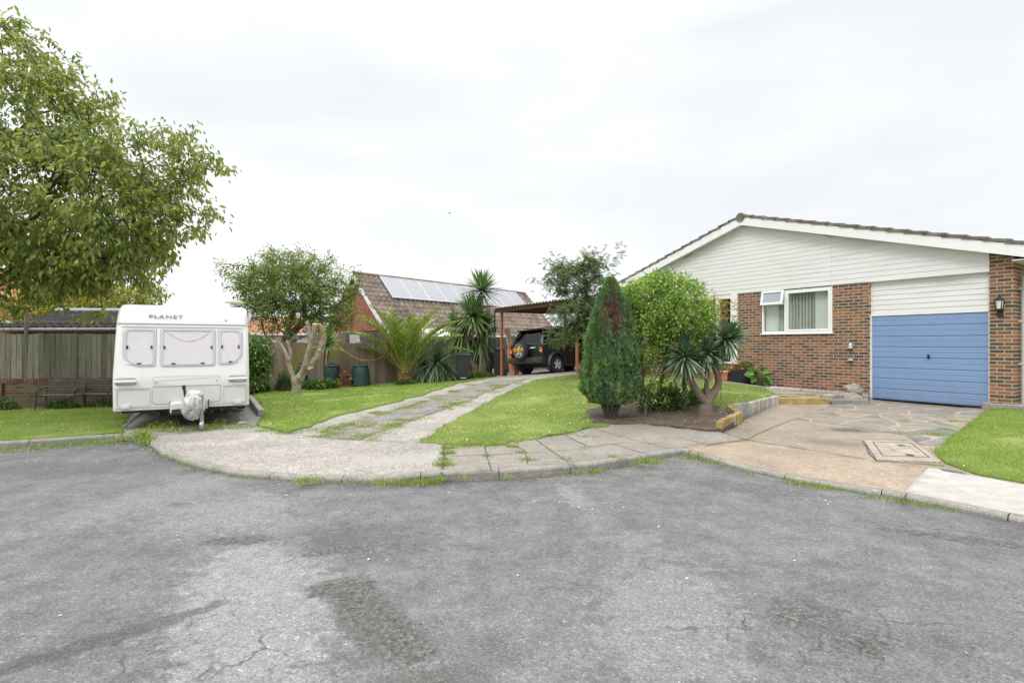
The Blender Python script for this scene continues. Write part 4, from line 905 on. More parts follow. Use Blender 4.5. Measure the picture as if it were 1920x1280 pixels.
# waist mouldings, lower side panels, grab handles, road lights
q = MB()
for x0, x1 in ((-1.0, -.50), (.60, 1.0)):
    q.prism([(x0, .735), (x1, .735), (x1, .745), (x0, .745)], fn, -.004, .006); q.ring(rrect(x0 + .02, x1, .42, .72, .05), rrect(x0 + .027, x1 - .007, .427, .713, .045), fn, -.004, .004)
q.prism([(-1.01, .398), (1.01, .398), (1.01, .407), (-1.01, .407)], fn, -.004, .005); q.build('moulding', m_cline, cv)
for s in (-1, 1):
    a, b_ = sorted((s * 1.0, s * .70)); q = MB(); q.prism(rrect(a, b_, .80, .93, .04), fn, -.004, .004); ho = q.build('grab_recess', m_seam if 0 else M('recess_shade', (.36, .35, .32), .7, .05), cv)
    q = MB(); q.tube([fn(a - .01 if s < 0 else a, .865, .02), fn((a + b_) / 2, .868, .045), fn(b_ if s < 0 else b_ + .01, .865, .02)], .024, 8); q.build('grab_handle', m_cara, cv)
    x = s * .86; q = MB(); q.prism(rrect(x - .075, x + .075, .385, .455, .012), fn, 0, .03); lo_ = q.build('road_light', m_grey, cv); q = MB(); q.prism(rrect(x - .06, x + .06, .40, .445, .01), fn, .03, .036); q.obox(Matrix.Translation(fn(x, .423, .042)), .03, .012, .02); q.build('lens', m_lamp, lo_)
for s in (-1, 1):
    for y0_, y1_ in ((.5, 1.5), (3.2, 4.2)):
        q = MB(); o_ = rrect(y0_, y1_, 1.25, 1.80, .06); i_ = rrect(y0_ + .04, y1_ - .04, 1.29, 1.76, .05); fs = lambda u, v, h: (s * (hw(v) + h - .004), u, v); q.ring(o_, i_, fs, 0, .014); sw = q.build('window', m_cfr, cv); q = MB(); q.prism(i_, fs, .002, .009); q.build('pane', m_dglass, sw)
q = MB(); fs = lambda u, v, h: (-(hw(v) + h - .004), u, v); q.ring(rrect(1.85, 2.5, .40, 2.02, .05), rrect(1.865, 2.485, .415, 2.005, .04), fs, 0, .008); q.build('door_seam', m_cline, cv)
# lettering: slatted capitals with a ringed ball in the P
tm = M('purple_grey_letters', (.30, .23, .27), .5, .1)
fc = bpy.data.curves.new('lettering', 'FONT'); fc.body = 'PLANET'; fc.size = .094; fc.extrude = .002; fc.offset = .001; fc.space_character = 1.16
ftmp = bpy.data.objects.new('lettering_curve', fc); fmesh = bpy.data.meshes.new_from_object(ftmp); bpy.data.objects.remove(ftmp)
fmesh.materials.clear(); fo = link('lettering', fmesh, tm, cv)
fo.scale = (1.40, 1, 1); fo.rotation_euler = (R(76), 0, 0); fo.location = (-.555, fy(1.985) - .012, 1.985)
q = MB(); q.tube([(-.475 + .075 * math.cos(a), fy(2.02) - .014, 2.022 + .02 * math.sin(a) + .012 * math.cos(a)) for a in [i / 20 * 2 * PI for i in range(21)]], .0016, 5, cap=False); q.build('ring_emblem', M('ring_silver', (.62, .63, .68), .3, .05), cv)
# roof vent and mushroom aerial, marker lamp
q = MB(); q.tube([(.80, .75, 2.2), (.80, .75, 2.33)], .03, 8); q.lathe([(0, 0), (.05, 0), (.19, .03), (.195, .045), (.06, .07), (0, .072)], 20, (.80, .75, 2.315)); q.tube([(.80, .75, 2.37), (.80, .75, 2.48)], .006, 5); q.build('roof_aerial', M('cream_plastic', (.62, .60, .50), .5, .08), cv)
q = MB(); q.box(-.5, .1, 1.5, 2.1, 2.2, 2.3); q.build('roof_vent', m_upvc, cv, bevel=.02)
q = MB(); q.lathe([(0, 0), (.022, 0), (.02, .012), (0, .015)], 10, fn(.655, 1.965, -.002), M=Matrix.Rotation(R(90), 3, 'X')); q.build('marker_lamp', m_grey, cv)
q = MB(); q.obox(Matrix.Translation((1.035, .35, 1.98)) @ Matrix.Rotation(.3, 4, 'Y'), .06, .04, .26); q.build('marker_light', m_grey, cv)
# chassis, wheels, steadies, hitch
q = MB(); q.box(-.95, .95, .2, 4.6, .29, .345); q.box(-.45, -.38, .1, 4.2, .22, .30); q.box(.38, .45, .1, 4.2, .22, .30); q.tube([(-.95, 2.55, .30), (.95, 2.55, .30)], .035, 8); q.build('chassis', m_dark, cv)
for s in (-1, 1):
    q = MB(); q.lathe([(.16, -.08), (.27, -.085), (.30, -.05), (.30, .05), (.27, .085), (.16, .08)], 24, (s * .9, 2.55, .30), M=Matrix.Rotation(R(90), 3, 'Y'), cap=False); wo_ = q.build('wheel', m_rubber, cv, smooth=40)
    q = MB(); q.lathe([(0, -.05), (.165, -.06), (.165, .06), (0, .05)], 18, (s * .9, 2.55, .30), M=Matrix.Rotation(R(90), 3, 'Y')); q.build('rim', m_grey, wo_)
    foot = Vector((s * .98, .02, .0)); q = MB(); q.bar((s * .62, .42, .30), (s * .93, .16, .05), .06, .03); q.hexa([(s * .93 - .1, .08, -.01), (s * .93 + .1, .08, -.01), (s * .93 + .1, .24, -.01), (s * .93 - .1, .24, -.01), (s * .93 - .04, .12, .045), (s * .93 + .04, .12, .045), (s * .93 + .04, .2, .045), (s * .93 - .04, .2, .045)]); q.tube([(s * .62, .42, .30), (s * .55, .40, .24)], .035, 8); q.build('corner_steady', M('galvanised', (.24, .25, .26), .5, .2, metal=.4), cv)
q = MB(); q.box(-.20, -.02, -.16, .02, .29, .47); q.box(.27, .37, -.06, .02, .33, .49); q.build('a_frame_cover', m_cara, cv, bevel=.015)
q = MB(); q.box(-.215, -.2, -.03, .01, .29, .48); q.box(.37, .385, -.06, .01, .32, .50); q.bar((-.2, -.08, .3), (.10, -.48, .36), .06, .09); q.bar((.33, -.03, .3), (.2, -.48, .36), .06, .09); q.bar((.13, -.35, .36), (.13, -.55, .40), .07); q.build('a_frame', m_dark, cv)
q = MB(); q.tube([(.30, -.46, .62), (.30, -.46, .12)], .026, 10); q.tube([(.30, -.46, .28), (.30, -.46, .13)], .032, 10); q.lathe([(0, -.025), (.075, -.03), (.085, 0), (.075, .03), (0, .025)], 16, (.30, -.46, .085), M=Matrix.Rotation(R(90), 3, 'Y')); q.build('jockey_wheel', M('jockey_steel', (.33, .34, .35), .4, .2, metal=.5), cv)
q = MB(); q.tube([(.05, -.42, .60), (.035, -.43, .77)], .02, 8); q.tube([(.035, -.43, .72), (.03, -.435, .80)], .027, 8); q.build('brake_lever', m_black, cv)
bm = bmesh.new(); bmesh.ops.create_icosphere(bm, subdivisions=5, radius=1)
for v in bm.verts:
    c = v.co.copy(); lo = max(0, -c.z); wd = 1.0 - .12 * max(0, c.z) + .05 * lo
    f_ = noise.ridged_multi_fractal(Vector((c.x * 2.3, c.y * 2.3, c.z * .7)) + Vector((5, 2, 1)), .9, 2.1, 5, 1, 2) - 1.2
    k = 1 + .17 * f_ + .14 * noise.noise(c * 2.2) + .04 * noise.noise(c * 5) + (.10 * math.sin(math.atan2(c.y, c.x) * 7 + 2 * c.z) * max(0, c.z) ** .5)
    v.co = Vector((c.x * .235 * wd * k, c.y * .23 * wd * k, c.z * .31 * (1 + .08 * f_) + .05 * noise.noise(c * 3.1 + Vector((9, 0, 0)))))
me = bpy.data.meshes.new('hitch_cover'); bm.to_mesh(me); bm.free()
m_foil, nt, N, L, b = newmat('silver_sheet'); v = objco(N, L); L.new(ramp(N, L, nz(N, L, v, 8, 5), [(.35, (.42, .425, .42)), (.58, (.64, .64, .625)), (.74, (.42, .40, .31))]), b.inputs['Base Color']); b.inputs['Metallic'].default_value = .35; b.inputs['Roughness'].default_value = .34
bump(N, L, b, nz(N, L, v, 16, 5, .6, 1.5), .7, .02)
hc = link('hitch_cover', me, m_foil, cv, True); hc.location = (.17, -.38, .45); hc.scale = (.76, .76, .86)

# ------------------------------------------------------------------ off-road car under the carport
m_car = M('dark_green_paint', (.012, .022, .020), .18, .15, 2, coat=.8); m_trim = M('grey_cladding', (.035, .042, .043), .5, .12)
m_alloy = M('alloy', (.62, .63, .65), .3, .08, metal=.15); m_cglass = glassmat('car_glass', (.06, .08, .08), .02); m_red = M('red_lens', (.45, .02, .02), .2, .1, coat=.5); m_amb = M('amber_lens', (.75, .16, .02), .2, .1, coat=.5)
JO = Vector((.55, 19.3, 0)); JO.z = (H(1.15, 19) + H(.0, 20.2)) / 2 - .0
jr = math.atan2(-.72, .69)
car = thing('parked_car', 'dark green off-road car with rear spare wheel under the carport', 'car', JO, jr)
slope_r = math.atan2(H(1.3, 18.9) - H(.2, 20.1), 1.63); car.rotation_euler = (0, -slope_r * .8, jr)
WB0, WB1, WR = .80, 3.45, .365
def arch(yc, r, k=9): return [(yc + r * math.cos(PI - PI * i / k), .36 + r * math.sin(PI - PI * i / k)) for i in range(k + 1)]
q = MB()
low = [(.10, .42), (WB0 - .46, .36)] + arch(WB0, .45) + [(WB0 + .46, .33), (WB1 - .46, .33)] + arch(WB1, .45) + [(WB1 + .46, .40), (4.22, .45), (4.28, .75), (4.2, 1.0), (3.1, 1.10), (2.9, 1.16), (.06, 1.16), (.02, .9)]
q.prism(low, lambda u, v, h: (h, u, v), -.86, .86); q.build('body', m_car, car, bevel=.05, seg=3)
q = MB()   # greenhouse shell: tapered
def gsec(y, z, w_): return [(-w_, y, z), (w_, y, z)]
pts8 = [(-.86, .06, 1.14), (.86, .06, 1.14), (.86, 3.05, 1.14), (-.86, 3.05, 1.14), (-.68, .34, 1.70), (.68, .34, 1.70), (.68, 2.15, 1.72), (-.68, 2.15, 1.72)]
q.hexa(pts8); q.hexa([(-.68, .32, 1.70), (.68, .32, 1.70), (.68, 2.17, 1.72), (-.68, 2.17, 1.72), (-.6, .45, 1.775), (.6, .45, 1.775), (.6, 2.0, 1.79), (-.6, 2.0, 1.79)]); q.build('cabin', m_car, car, bevel=.03)
def side_pt(s, y, t, out=.008):          # t: 0 belt .. 1 roof on the cabin side
    w_ = .86 + (.68 - .86) * t; z = 1.14 + .57 * t; return (s * (w_ + out), y, z)
for s in (-1, 1):
    for ya, yb, yc_, yd in ((.20, .98, .98, .42), (1.08, 1.86, 1.80, 1.08), (1.96, 2.85, 2.15, 1.90)):
        q = MB(); a, b_, c, d = side_pt(s, ya, .08), side_pt(s, yb, .08), side_pt(s, yc_, .88), side_pt(s, yd, .88)
        e = [tuple(np.array(p) - np.array((s * .02, 0, 0))) for p in (a, b_, c, d)]; q.hexa([a, b_, c, d] + e); q.build('side_window', m_cglass, car)
    q = MB(); q.tube([(s * .60, .55, 1.80), (s * .60, 1.95, 1.82)], .018, 6); q.build('roof_rail', m_trim, car)
    for yc_ in (WB0, WB1):   # flares
        q = MB(); o_ = arch(yc_, .52, 14); i_ = arch(yc_, .425, 14); V = []
        for (a, b_), (c, d) in zip(o_, i_): V += [(s * .85, a, b_), (s * .935, a * .6 + c * .4, b_ * .6 + d * .4), (s * .935, c, d), (s * .84, c, d)]
        q.add(V, [(i * 4 + k, i * 4 + k + 1, i * 4 + k + 5, i * 4 + k + 4) for i in range(14) for k in range(3)]); q.build('wheel_arch', m_trim, car, smooth=50)
    for yc_ in (.80, 3.45):
        q = MB(); Mx = Matrix.Rotation(R(90), 3, 'Y'); q.lathe([(.20, -.11), (.33, -.115), (.365, -.08), (.37, 0), (.365, .08), (.33, .115), (.20, .11)], 30, (s * .79, yc_, WR), M=Mx, cap=False); wh = q.build('wheel', m_rubber, car, smooth=40)
        q = MB(); q.lathe([(.225, -.10), (.245, -.105), (.25, .105), (.225, .10), (.20, .0)], 30, (s * .79, yc_, WR), M=Mx, cap=False); q.lathe([(0, -.02), (.07, -.02), (.06, .03), (0, .035)] if s > 0 else [(0, -.035), (.06, -.03), (.07, .02), (0, .02)], 14, (s * .85, yc_, WR), M=Mx)
        for k in range(5):
            a = 2 * PI * k / 5 + .3; q.bar((s * .86, yc_ + .04 * math.cos(a), WR + .04 * math.sin(a)), (s * .88, yc_ + .23 * math.cos(a), WR + .23 * math.sin(a)), .035, .075, up=(0, -math.sin(a), math.cos(a)))
        q.build('rim', m_alloy, wh); q = MB(); q.lathe([(0, -.01), (.22, -.01), (.22, .01), (0, .01)], 20, (s * .78, yc_, WR), M=Mx); q.build('brake_disc', m_dark, wh)
    q = MB(); q.box(s * .80 - .06, s * .80 + .06, -.0, .05, .80, 1.02); ll_ = q.build('tail_light', m_red, car, bevel=.012); q = MB(); q.box(s * .80 - .055, s * .80 + .055, -.012, .02, .93, 1.0); q.build('amber_lens', m_amb, ll_); q = MB(); q.box(s * .80 - .05, s * .80 + .05, -.012, .02, .87, .91); q.build('clear_lens', m_lamp, ll_)
    for y in (1.15, 2.0): q = MB(); q.box(s * .865 - .01, s * .865 + .018, y - .07, y + .07, 1.03, 1.065); q.build('door_handle', m_lamp, car)
    q = MB(); q.box(s * .86, s * 1.03, 2.75, 2.85, 1.15, 1.32); q.build('mirror', m_trim, car, bevel=.02)
    q = MB(); q.box(s * .82 - .05, s * .82 + .05, WB0 + .42, WB1 - .42, .29, .36); q.build('sill', m_trim, car)
    q = MB(); q.box(s * .80 - .09, s * .80 + .09, WB0 - .43, WB0 - .415, .16, .42); q.build('mud_flap', m_trim, car)
q = MB(); a, b_, c, d = (-.70, .095, 1.2), (.70, .095, 1.2), (.58, .30, 1.64), (-.58, .30, 1.64); q.hexa([a, b_, c, d] + [tuple(np.array(p) + np.array((0, -.018, -.006))) for p in (a, b_, c, d)]); q.build('rear_window', m_cglass, car)
q = MB(); q.box(-.62, .62, .17, .42, 1.69, 1.73); q.build('spoiler', m_car, car, bevel=.012); q = MB(); q.box(-.12, .12, .155, .17, 1.695, 1.72); q.build('brake_light', m_red, car)
q = MB(); q.box(-.88, .88, -.10, .16, .44, .66); q.build('rear_bumper', m_trim, car, bevel=.04); q = MB()
for s in (-1, 1): q.box(s * .62 - .06, s * .62 + .06, -.108, -.09, .52, .56)
q.build('reflector', m_red, car)
q = MB(); q.box(.25, .50, -.005, .05, 1.0, 1.04); q.build('tailgate_handle', m_lamp, car)
q = MB(); Mx = Matrix.Rotation(R(90), 3, 'X'); q.lathe([(.19, -.11), (.32, -.115), (.355, -.08), (.36, 0), (.355, .08), (.32, .115), (.19, .11)], 30, (-.12, -.13, .93), M=Mx, cap=False); spw = q.build('spare_wheel', m_rubber, car, smooth=40)
q = MB(); q.lathe([(.20, -.10), (.245, -.10), (.25, .115), (.225, .11), (.2, .03)], 30, (-.12, -.13, .93), M=Mx, cap=False)
for k in range(5): a = 2 * PI * k / 5 + PI / 2; q.bar((-.12, -.2, .93), (-.12 + .22 * math.cos(a), -.22, .93 + .22 * math.sin(a)), .085, .03, up=(0, 1, 0))
q.lathe([(0, -.02), (.2, -.02), (.2, .02), (0, .02)], 20, (-.12, -.15, .93), M=Mx); q.build('rim', m_alloy, spw)
q = MB(); q.box(-.38, .14, -.285, -.27, .91, 1.02); npl = q.build('number_plate', M('yellow_plate', (.80, .42, .02), .45, .05), car, bevel=.006)
q = MB()
for i, x in enumerate((-.33, -.265, -.2, -.135, -.03, .03, .09)): q.box(x - .018, x + .018, -.289, -.284, .935, .995)
q.build('plate_characters', M('plate_black', (.12, .07, .01), .5, .1), npl)
q = MB(); q.box(-.8, .8, .5, 3.9, .26, .42); q.build('underbody', m_dark, car)

# ------------------------------------------------------------------ benches
m_biron = M('bench_iron', (.045, .075, .075), .6, .25, 8); m_bslat = M('bench_slat', (.11, .10, .085), .85, .3, 3, stretch=(1, 8, 8), island=.2)
def bench(label, loc, rot):
    b_ = thing('garden_bench', label, 'bench', loc, rot, 'benches against the garden wall')
    for x in (-.58, .58):
        q = MB(); q.tube([(x, -.05, 0), (x, -.02, .22), (x, .0, .40)], [.022, .02, .022], 8); q.tube([(x, .42, 0), (x, .36, .22), (x, .37, .42), (x, .46, .84)], [.022, .02, .022, .018], 8)
        q.tube([(x, .0, .40), (x, .2, .385), (x, .37, .41)], .02, 8); q.tube([(x, .0, .40), (x, -.03, .52), (x, .03, .60), (x, .22, .61), (x, .40, .63)], .02, 8); q.tube([(x, -.01, .50), (x, .08, .47), (x, .1, .55), (x, .02, .58)], .014, 6)
        q.tube([(x, .46, .84), (x, .49, .87), (x, .46, .89)], .02, 6); q.build('bench_end', m_biron, b_, smooth=50)
    q = MB()
    for k in range(5): q.box(-.6, .6, .0 + k * .078, .062 + k * .078, .405, .425)
    q.build('seat', m_bslat, b_, bevel=.004); q = MB()
    for k in range(5):
        t = k / 4; q.obox(Matrix.Translation((0, .375 + .072 * t, .49 + .33 * t)) @ Matrix.Rotation(R(-12), 4, 'X'), 1.2, .02, .052 if k < 4 else .065)
    q.build('backrest', m_bslat, b_, bevel=.004); return b_
for lab, px, py, d, rot in (('weathered slatted bench with green iron ends, the one further from the caravan', 104, 766, 12.05, R(6)), ('weathered slatted bench with green iron ends, the one beside the caravan', 172, 764, 12.3, R(-2))):
    x = (px - CX) / F * d; bo = bench(lab, (x, d, H(x, d)), rot); bo.scale = (.73, .8, .80)

# ------------------------------------------------------------------ compost bins, wheelie bin, water butts, timber
m_comp = M('dark_green_plastic', (.012, .045, .042), .5, .15, 3)
def compost(label, px, py, rot):
    p = W(px, py); c = thing('compost_bin', label, 'compost bin', p, rot, 'green compost bins along the fence'); k = .86
    q = MB(); q.lathe([(.37, 0), (.375, .03), (.365, .1), (.34, .4), (.30, .66), (.265, .74), (.26, .75)], 28); q.build('body', m_comp, c, smooth=40)
    q = MB(); q.lathe([(.285, .74), (.29, .77), (.27, .79), (.22, .82), (.14, .845), (.10, .85), (.10, .88), (.06, .885), (0, .885)], 28); q.build('lid', m_comp, c, smooth=40)
    q = MB(); o_ = rrect(-.17, .17, .05, .38, (.02, .02, .1, .1)); fn_ = lambda u, v, h: (u, -(.372 - .09 * v - .12 * u * u) - h, v); q.prism(o_, fn_, -.02, .025)
    for zz in (.12, .18, .24, .30): q.box(-.13, .13, -.385 + .08 * zz, -.36, zz, zz + .02)
    q.build('hatch', m_comp, c, bevel=.008); return c
compost('green compost bin half hidden behind the pruned tree trunk', 552, 727, R(0)).location += Vector((0, .5, 0))
bpy.data.objects['compost_bin'].scale = (1.1, 1.1, 1.15)
compost('green compost bin with a skewed lid between the tree and the dry plant', 622, 724, R(-15)); compost('green compost bin standing nearest the palm', 676, 724, R(5))
m_whb = M('wheelie_plastic', (.03, .031, .035), .5, .1, 4)
p = W(868, 713); wb = thing('wheelie_bin', 'dark grey wheelie bin with its lid open between palm and yucca', 'wheelie bin', p, R(8))
q = MB(); q.hexa([(-.2, -.25, .04), (.2, -.25, .04), (.2, .2, .04), (-.2, .2, .04), (-.27, -.33, .98), (.27, -.33, .98), (.27, .33, .98), (-.27, .33, .98)]); q.box(-.29, .29, -.35, .34, .95, 1.0); q.build('body', m_whb, wb, bevel=.02)
q = MB(); q.hexa([(-.30, -.36, 1.01), (.30, -.36, 1.01), (.30, .34, 1.05), (-.30, .34, 1.05), (-.26, -.30, 1.05), (.26, -.30, 1.05), (.26, .28, 1.12), (-.26, .28, 1.12)]); q.build('lid', M('green_lid', (.03, .07, .06), .5, .1), wb, bevel=.015)
for s in (-1, 1): q = MB(); q.lathe([(0, -.03), (.1, -.03), (.1, .03), (0, .03)], 16, (s * .22, .2, .1), M=Matrix.Rotation(R(90), 3, 'Y')); q.build('wheel', m_rubber, wb)
q = MB(); q.box(-.1, .1, -.262, -.25, .1, .13); q.build('label_strip', m_grey, wb)
def butt(label, px, py, r, h, dome):
    p = W(px, py); c = thing('water_butt', label, 'water butt', p, 0, 'black containers beside the carport')
    q = MB(); pr = [(r * .95, 0), (r, .03)]
    for i in range(1, 10): z = h * i / 10; pr += [(r * (1 - .03 * (i % 3 == 0)), z - .02), (r, z)]
    pr += [(r, h * .96)] + ([(r * .9, h), (r * .6, h * 1.05), (r * .3, h * 1.06), (r * .3, h * 1.09), (0, h * 1.09)] if dome else [(r * .97, h), (0, h)])
    q.lathe(pr, 24); q.build('body', m_black, c, smooth=40); q = MB(); q.lathe([(r * 1.03, h * .93), (r * 1.05, h * .95), (r * 1.03, h * .97)], 24, cap=False); q.build('rim', m_black, c); return c
butt('narrow black cylindrical water butt beside the yucca trunks', 918, 703, .20, .95, False); butt('tall black domed water butt next to the carport post', 936, 703, .235, 1.12, True); butt('small black pot in front of the tall domed butt', 945, 704, .13, .28, False)
q = MB(); q.lathe([(.06, 0), (.08, .1), (.06, .25), (.03, .3), (0, .3)], 10); o_ = q.build('stone_ornament', M('pale_stone', (.42, .38, .28), .9, .2)); o_.location = W(926, 704); tag(o_, 'small pale stone ornament between the two black butts', 'ornament')
m_plk = M('plank_wood', (.34, .20, .12), .85, .25, 3, stretch=(7, 7, 1))
def leaning(name, label, a, b_, wd, th, mat, group=None, cat='plank'):
    o0 = Vector(a); q = MB(); q.bar((0, 0, 0), Vector(b_) - o0, wd, th, up=(0, 1, 0)); o = q.build(name, mat, bevel=.004); o.location = o0; return tag(o, label, cat, group)
leaning('plank', 'wide brown plank leaning beside the carport post', W(969, 702), P(950, 616, 20.3), .22, .05, m_plk, 'planks leaning at the carport')
leaning('plank', 'short orange plank at the foot of the carport post', W(961, 703), P(954, 655, 20.1), .19, .04, M('orange_plank', (.50, .22, .10), .8, .2, 3, stretch=(7, 7, 1)), 'planks leaning at the carport')
leaning('metal_pole', 'thin pale pole leaning among the brown planks', W(960, 702), P(949, 628, 20.2), .045, .045, m_grey, None, 'pole')
m_lum = [M('lumber_grey', (.25, .20, .16), .9, .3, 4, stretch=(7, 7, 1)), M('lumber_brown', (.20, .13, .10), .9, .3, 4, stretch=(7, 7, 1))]
LBL = ['longest brown board leaning on the fence beside the caravan shrub', 'pale grey board in the leaning stack, rightmost at its foot', 'dark narrow board in the middle of the leaning stack', 'thin grey batten leaning among the boards', 'leftmost board at the foot of the leaning stack', 'short board leaning at the back of the stack']
for i, (xb, xt, yt) in enumerate(((519, 484, 640), (520, 492, 668), (516, 490, 684), (512, 489, 690), (504, 491, 700), (508, 490, 694))):
    leaning('leaning_board', LBL[i], W(xb, 733.5 - i * .15), P(xt, yt, 17.75), .07 if i != 3 else .05, .022, m_lum[i % 2], 'boards leaning on the fence', 'board')

# ------------------------------------------------------------------ pots by the house door
m_terra = M('terracotta', (.50, .19, .10), .8, .15, 4, dirt=((.45, .3, .22), 5, .6, .8))
p = W(1345, 711.5); tr = thing('terracotta_trough', 'orange terracotta trough behind the yucca trunks on the path', 'planter', p, hrz + PI)
q = MB(); q.hexa([(-.46, -.12, 0), (.40, -.12, 0), (.40, .12, 0), (-.46, .12, 0), (-.5, -.15, .24), (.44, -.15, .24), (.44, .15, .24), (-.5, .15, .24)]); q.build('body', m_terra, tr, bevel=.015)
q = MB(); q.box(-.52, .46, -.17, .17, .235, .28); q.build('rim', M('trough_rim', (.55, .42, .30), .85, .15), tr, bevel=.01)
p = W(1394, 717); pt = thing('black_planter', 'large black pot of red and yellow flowers by the brick wall', 'planter', p + Vector((.05, .1, 0)))
q = MB(); q.lathe([(.24, 0), (.30, .02), (.345, .2), (.36, .33), (.375, .335), (.375, .36), (.34, .36), (.33, .30), (0, .29)], 26); q.build('pot', m_black, pt, smooth=40)

# ------------------------------------------------------------------ yellow line slung over the fence, white canopy, bird
def sag(a, b_, s, n=24): return [a.lerp(b_, i / n) - Vector((0, 0, s * 4 * (i / n) * (1 - i / n))) for i in range(n + 1)]
q = MB(); q.tube(sag(P(600, 656, 18.5), P(631, 644.5, 19.0), .12, 8) + sag(P(631, 644.5, 19.0), P(722, 666, 19.7), .38)[1:], .013, 6); tag(q.build('yellow_hose', M('yellow_hose', (.48, .37, .08), .6, .1), smooth=60), 'thin yellow hose drooping across the stained board fence', 'hose')
cw = thing('white_canopy', 'white corrugated canopy showing between palm and yucca', 'canopy', P(820, 634, 22.4), R(30))
q = MB()
for i in range(7): q.box(-.66 + i * .19, -.66 + i * .19 + .16, -.2, .75, .12 + .022 * (i % 2), .15 + .022 * (i % 2))
co_ = q.build('sheet', m_upvc, cw); co_.rotation_euler = (R(22), 0, 0)
for x in (-.6, .6): q = MB(); q.box(x - .04, x + .04, -.1, -.02, -1.6, .1); q.build('post', m_upvc, cw)
bd = thing('bird', 'tiny dark bird flying in the grey sky above the roof', 'bird', P(843, 399.5, 60), R(20))
bm = bmesh.new()
for co, sc_3 in (((0, 0, 0), (.09, .2, .07)),):
    bmesh.ops.create_icosphere(bm, subdivisions=2, radius=1, matrix=Matrix.Translation(co) @ Matrix.Diagonal((*sc_3, 1)))
vs3 = [bm.verts.new(p) for p in ((0, .08, .0), (.18, .02, .16), (.40, -.1, .30), (.16, -.1, .12), (0, -.08, 0), (-.18, .02, -.1), (-.36, -.1, -.26), (-.16, -.1, -.13), (-.05, -.34, 0), (.05, -.34, 0))]
for f_ in ((0, 1, 2, 3, 4), (4, 7, 6, 5, 0), (4, 8, 9)): bm.faces.new([vs3[i] for i in f_])
me = bpy.data.meshes.new('body'); bm.to_mesh(me); bm.free(); link('body', me, M('bird_feathers', (.05, .05, .05), .8, .2), bd)
# ------------------------------------------------------------------ vegetation tools
def unit(a): return a / np.maximum(np.linalg.norm(a, axis=-1, keepdims=True), 1e-9)
def leafgeo(Pp, D, Nn, Ln, Wd, fold=.25, curl=.25, rnd=.35):
    D = unit(D); S = unit(np.cross(D, Nn)); U = np.cross(S, D); l = Ln[:, None]; w_ = Wd[:, None] / 2
    up = U * w_ * fold; b = Pp; a1 = Pp + D * l * rnd; a2 = Pp + D * l * .72 - U * l * curl * .3; tip = Pp + D * l - U * l * curl
    V = np.stack([b, a1 + S * w_ + up, a2 + S * w_ * .72 + up, tip, a2 - S * w_ * .72 + up, a1 - S * w_ + up], 1).reshape(-1, 3)
    i = np.arange(len(Pp))[:, None] * 6; Fc = np.concatenate([i + np.array([[0, 1, 2, 3]]), i + np.array([[0, 3, 4, 5]])], 1).reshape(-1, 4)
    return V, Fc
def rv(n, s=1): return rng.normal(0, s, (n, 3))
def ellipsoid_pts(blobs, n, shell=.35):
    wts = np.array([b[3] * b[4] * b[5] * (b[6] if len(b) > 6 else 1) for b in blobs]); wts = wts / wts.sum(); o = []
    for b, k in zip(blobs, rng.multinomial(n, wts)):
        px, py, d, rx, ry, rd = b[:6]; c = P(px, py, d); u = unit(rv(k)); r = rng.uniform(shell, 1, (k, 1)) ** .6
        o.append(np.array(c)[None] + u * r * np.array([[rx / F * d, rd, ry / F * d]]))
    return np.concatenate(o)
def grow(chains, tips, step=.3, seed=1, wob=.12, back=.6):
    rg_ = np.random.default_rng(seed); nodes = []; par = []
    for ch in chains:
        prev = -1 if not nodes or ch[0] is not None else 0
        for i, p in enumerate([c for c in ch if c is not None]):
            p = np.array(p, float)
            if i == 0 and len(nodes): prev = int(np.argmin([np.linalg.norm(p - q) for q in nodes]))
            if prev >= 0:
                a = nodes[prev]; k = max(1, int(np.linalg.norm(p - a) / step)); 
                for j in range(k): nodes.append(a + (p - a) * (j + 1) / k); par.append(prev); prev = len(nodes) - 1
            else: nodes.append(p); par.append(-1); prev = 0
    cap = len(nodes) + int(len(tips) * 14); A = np.zeros((cap, 3)); DR = np.zeros((cap, 3)); A[:len(nodes)] = nodes; m = len(nodes)
    for i in range(m):
        if par[i] >= 0: DR[i] = A[i] - A[par[i]]
    DR[:m] = unit(DR[:m]); order = np.argsort(np.min(np.linalg.norm(tips[:, None] - A[None, :m:3], axis=2), axis=1)); ends = []
    for t in tips[order]:
        d = t - A[:m]; ds = np.linalg.norm(d, axis=1); ca = (d * DR[:m]).sum(1) / np.maximum(ds, 1e-6)
        i = int(np.argmin(ds * (1 + back * (1 - ca)))); a = A[i].copy(); L_ = ds[i]; k = max(1, int(L_ / step)); dr = DR[i]; prev = i
        for j in range(k):
            if m >= cap - 1: break
            s = (j + 1) / k; p = a + (t - a) * s + dr * L_ * .28 * s * (1 - s) * 2 + rg_.normal(0, wob * step, 3) * (s < 1)
            A[m] = p; par.append(prev); v = p - A[prev]; DR[m] = v / max(np.linalg.norm(v), 1e-6); prev = m; m += 1
        ends.append(prev)
    return A[:m], np.array(par), DR[:m], np.array(ends)
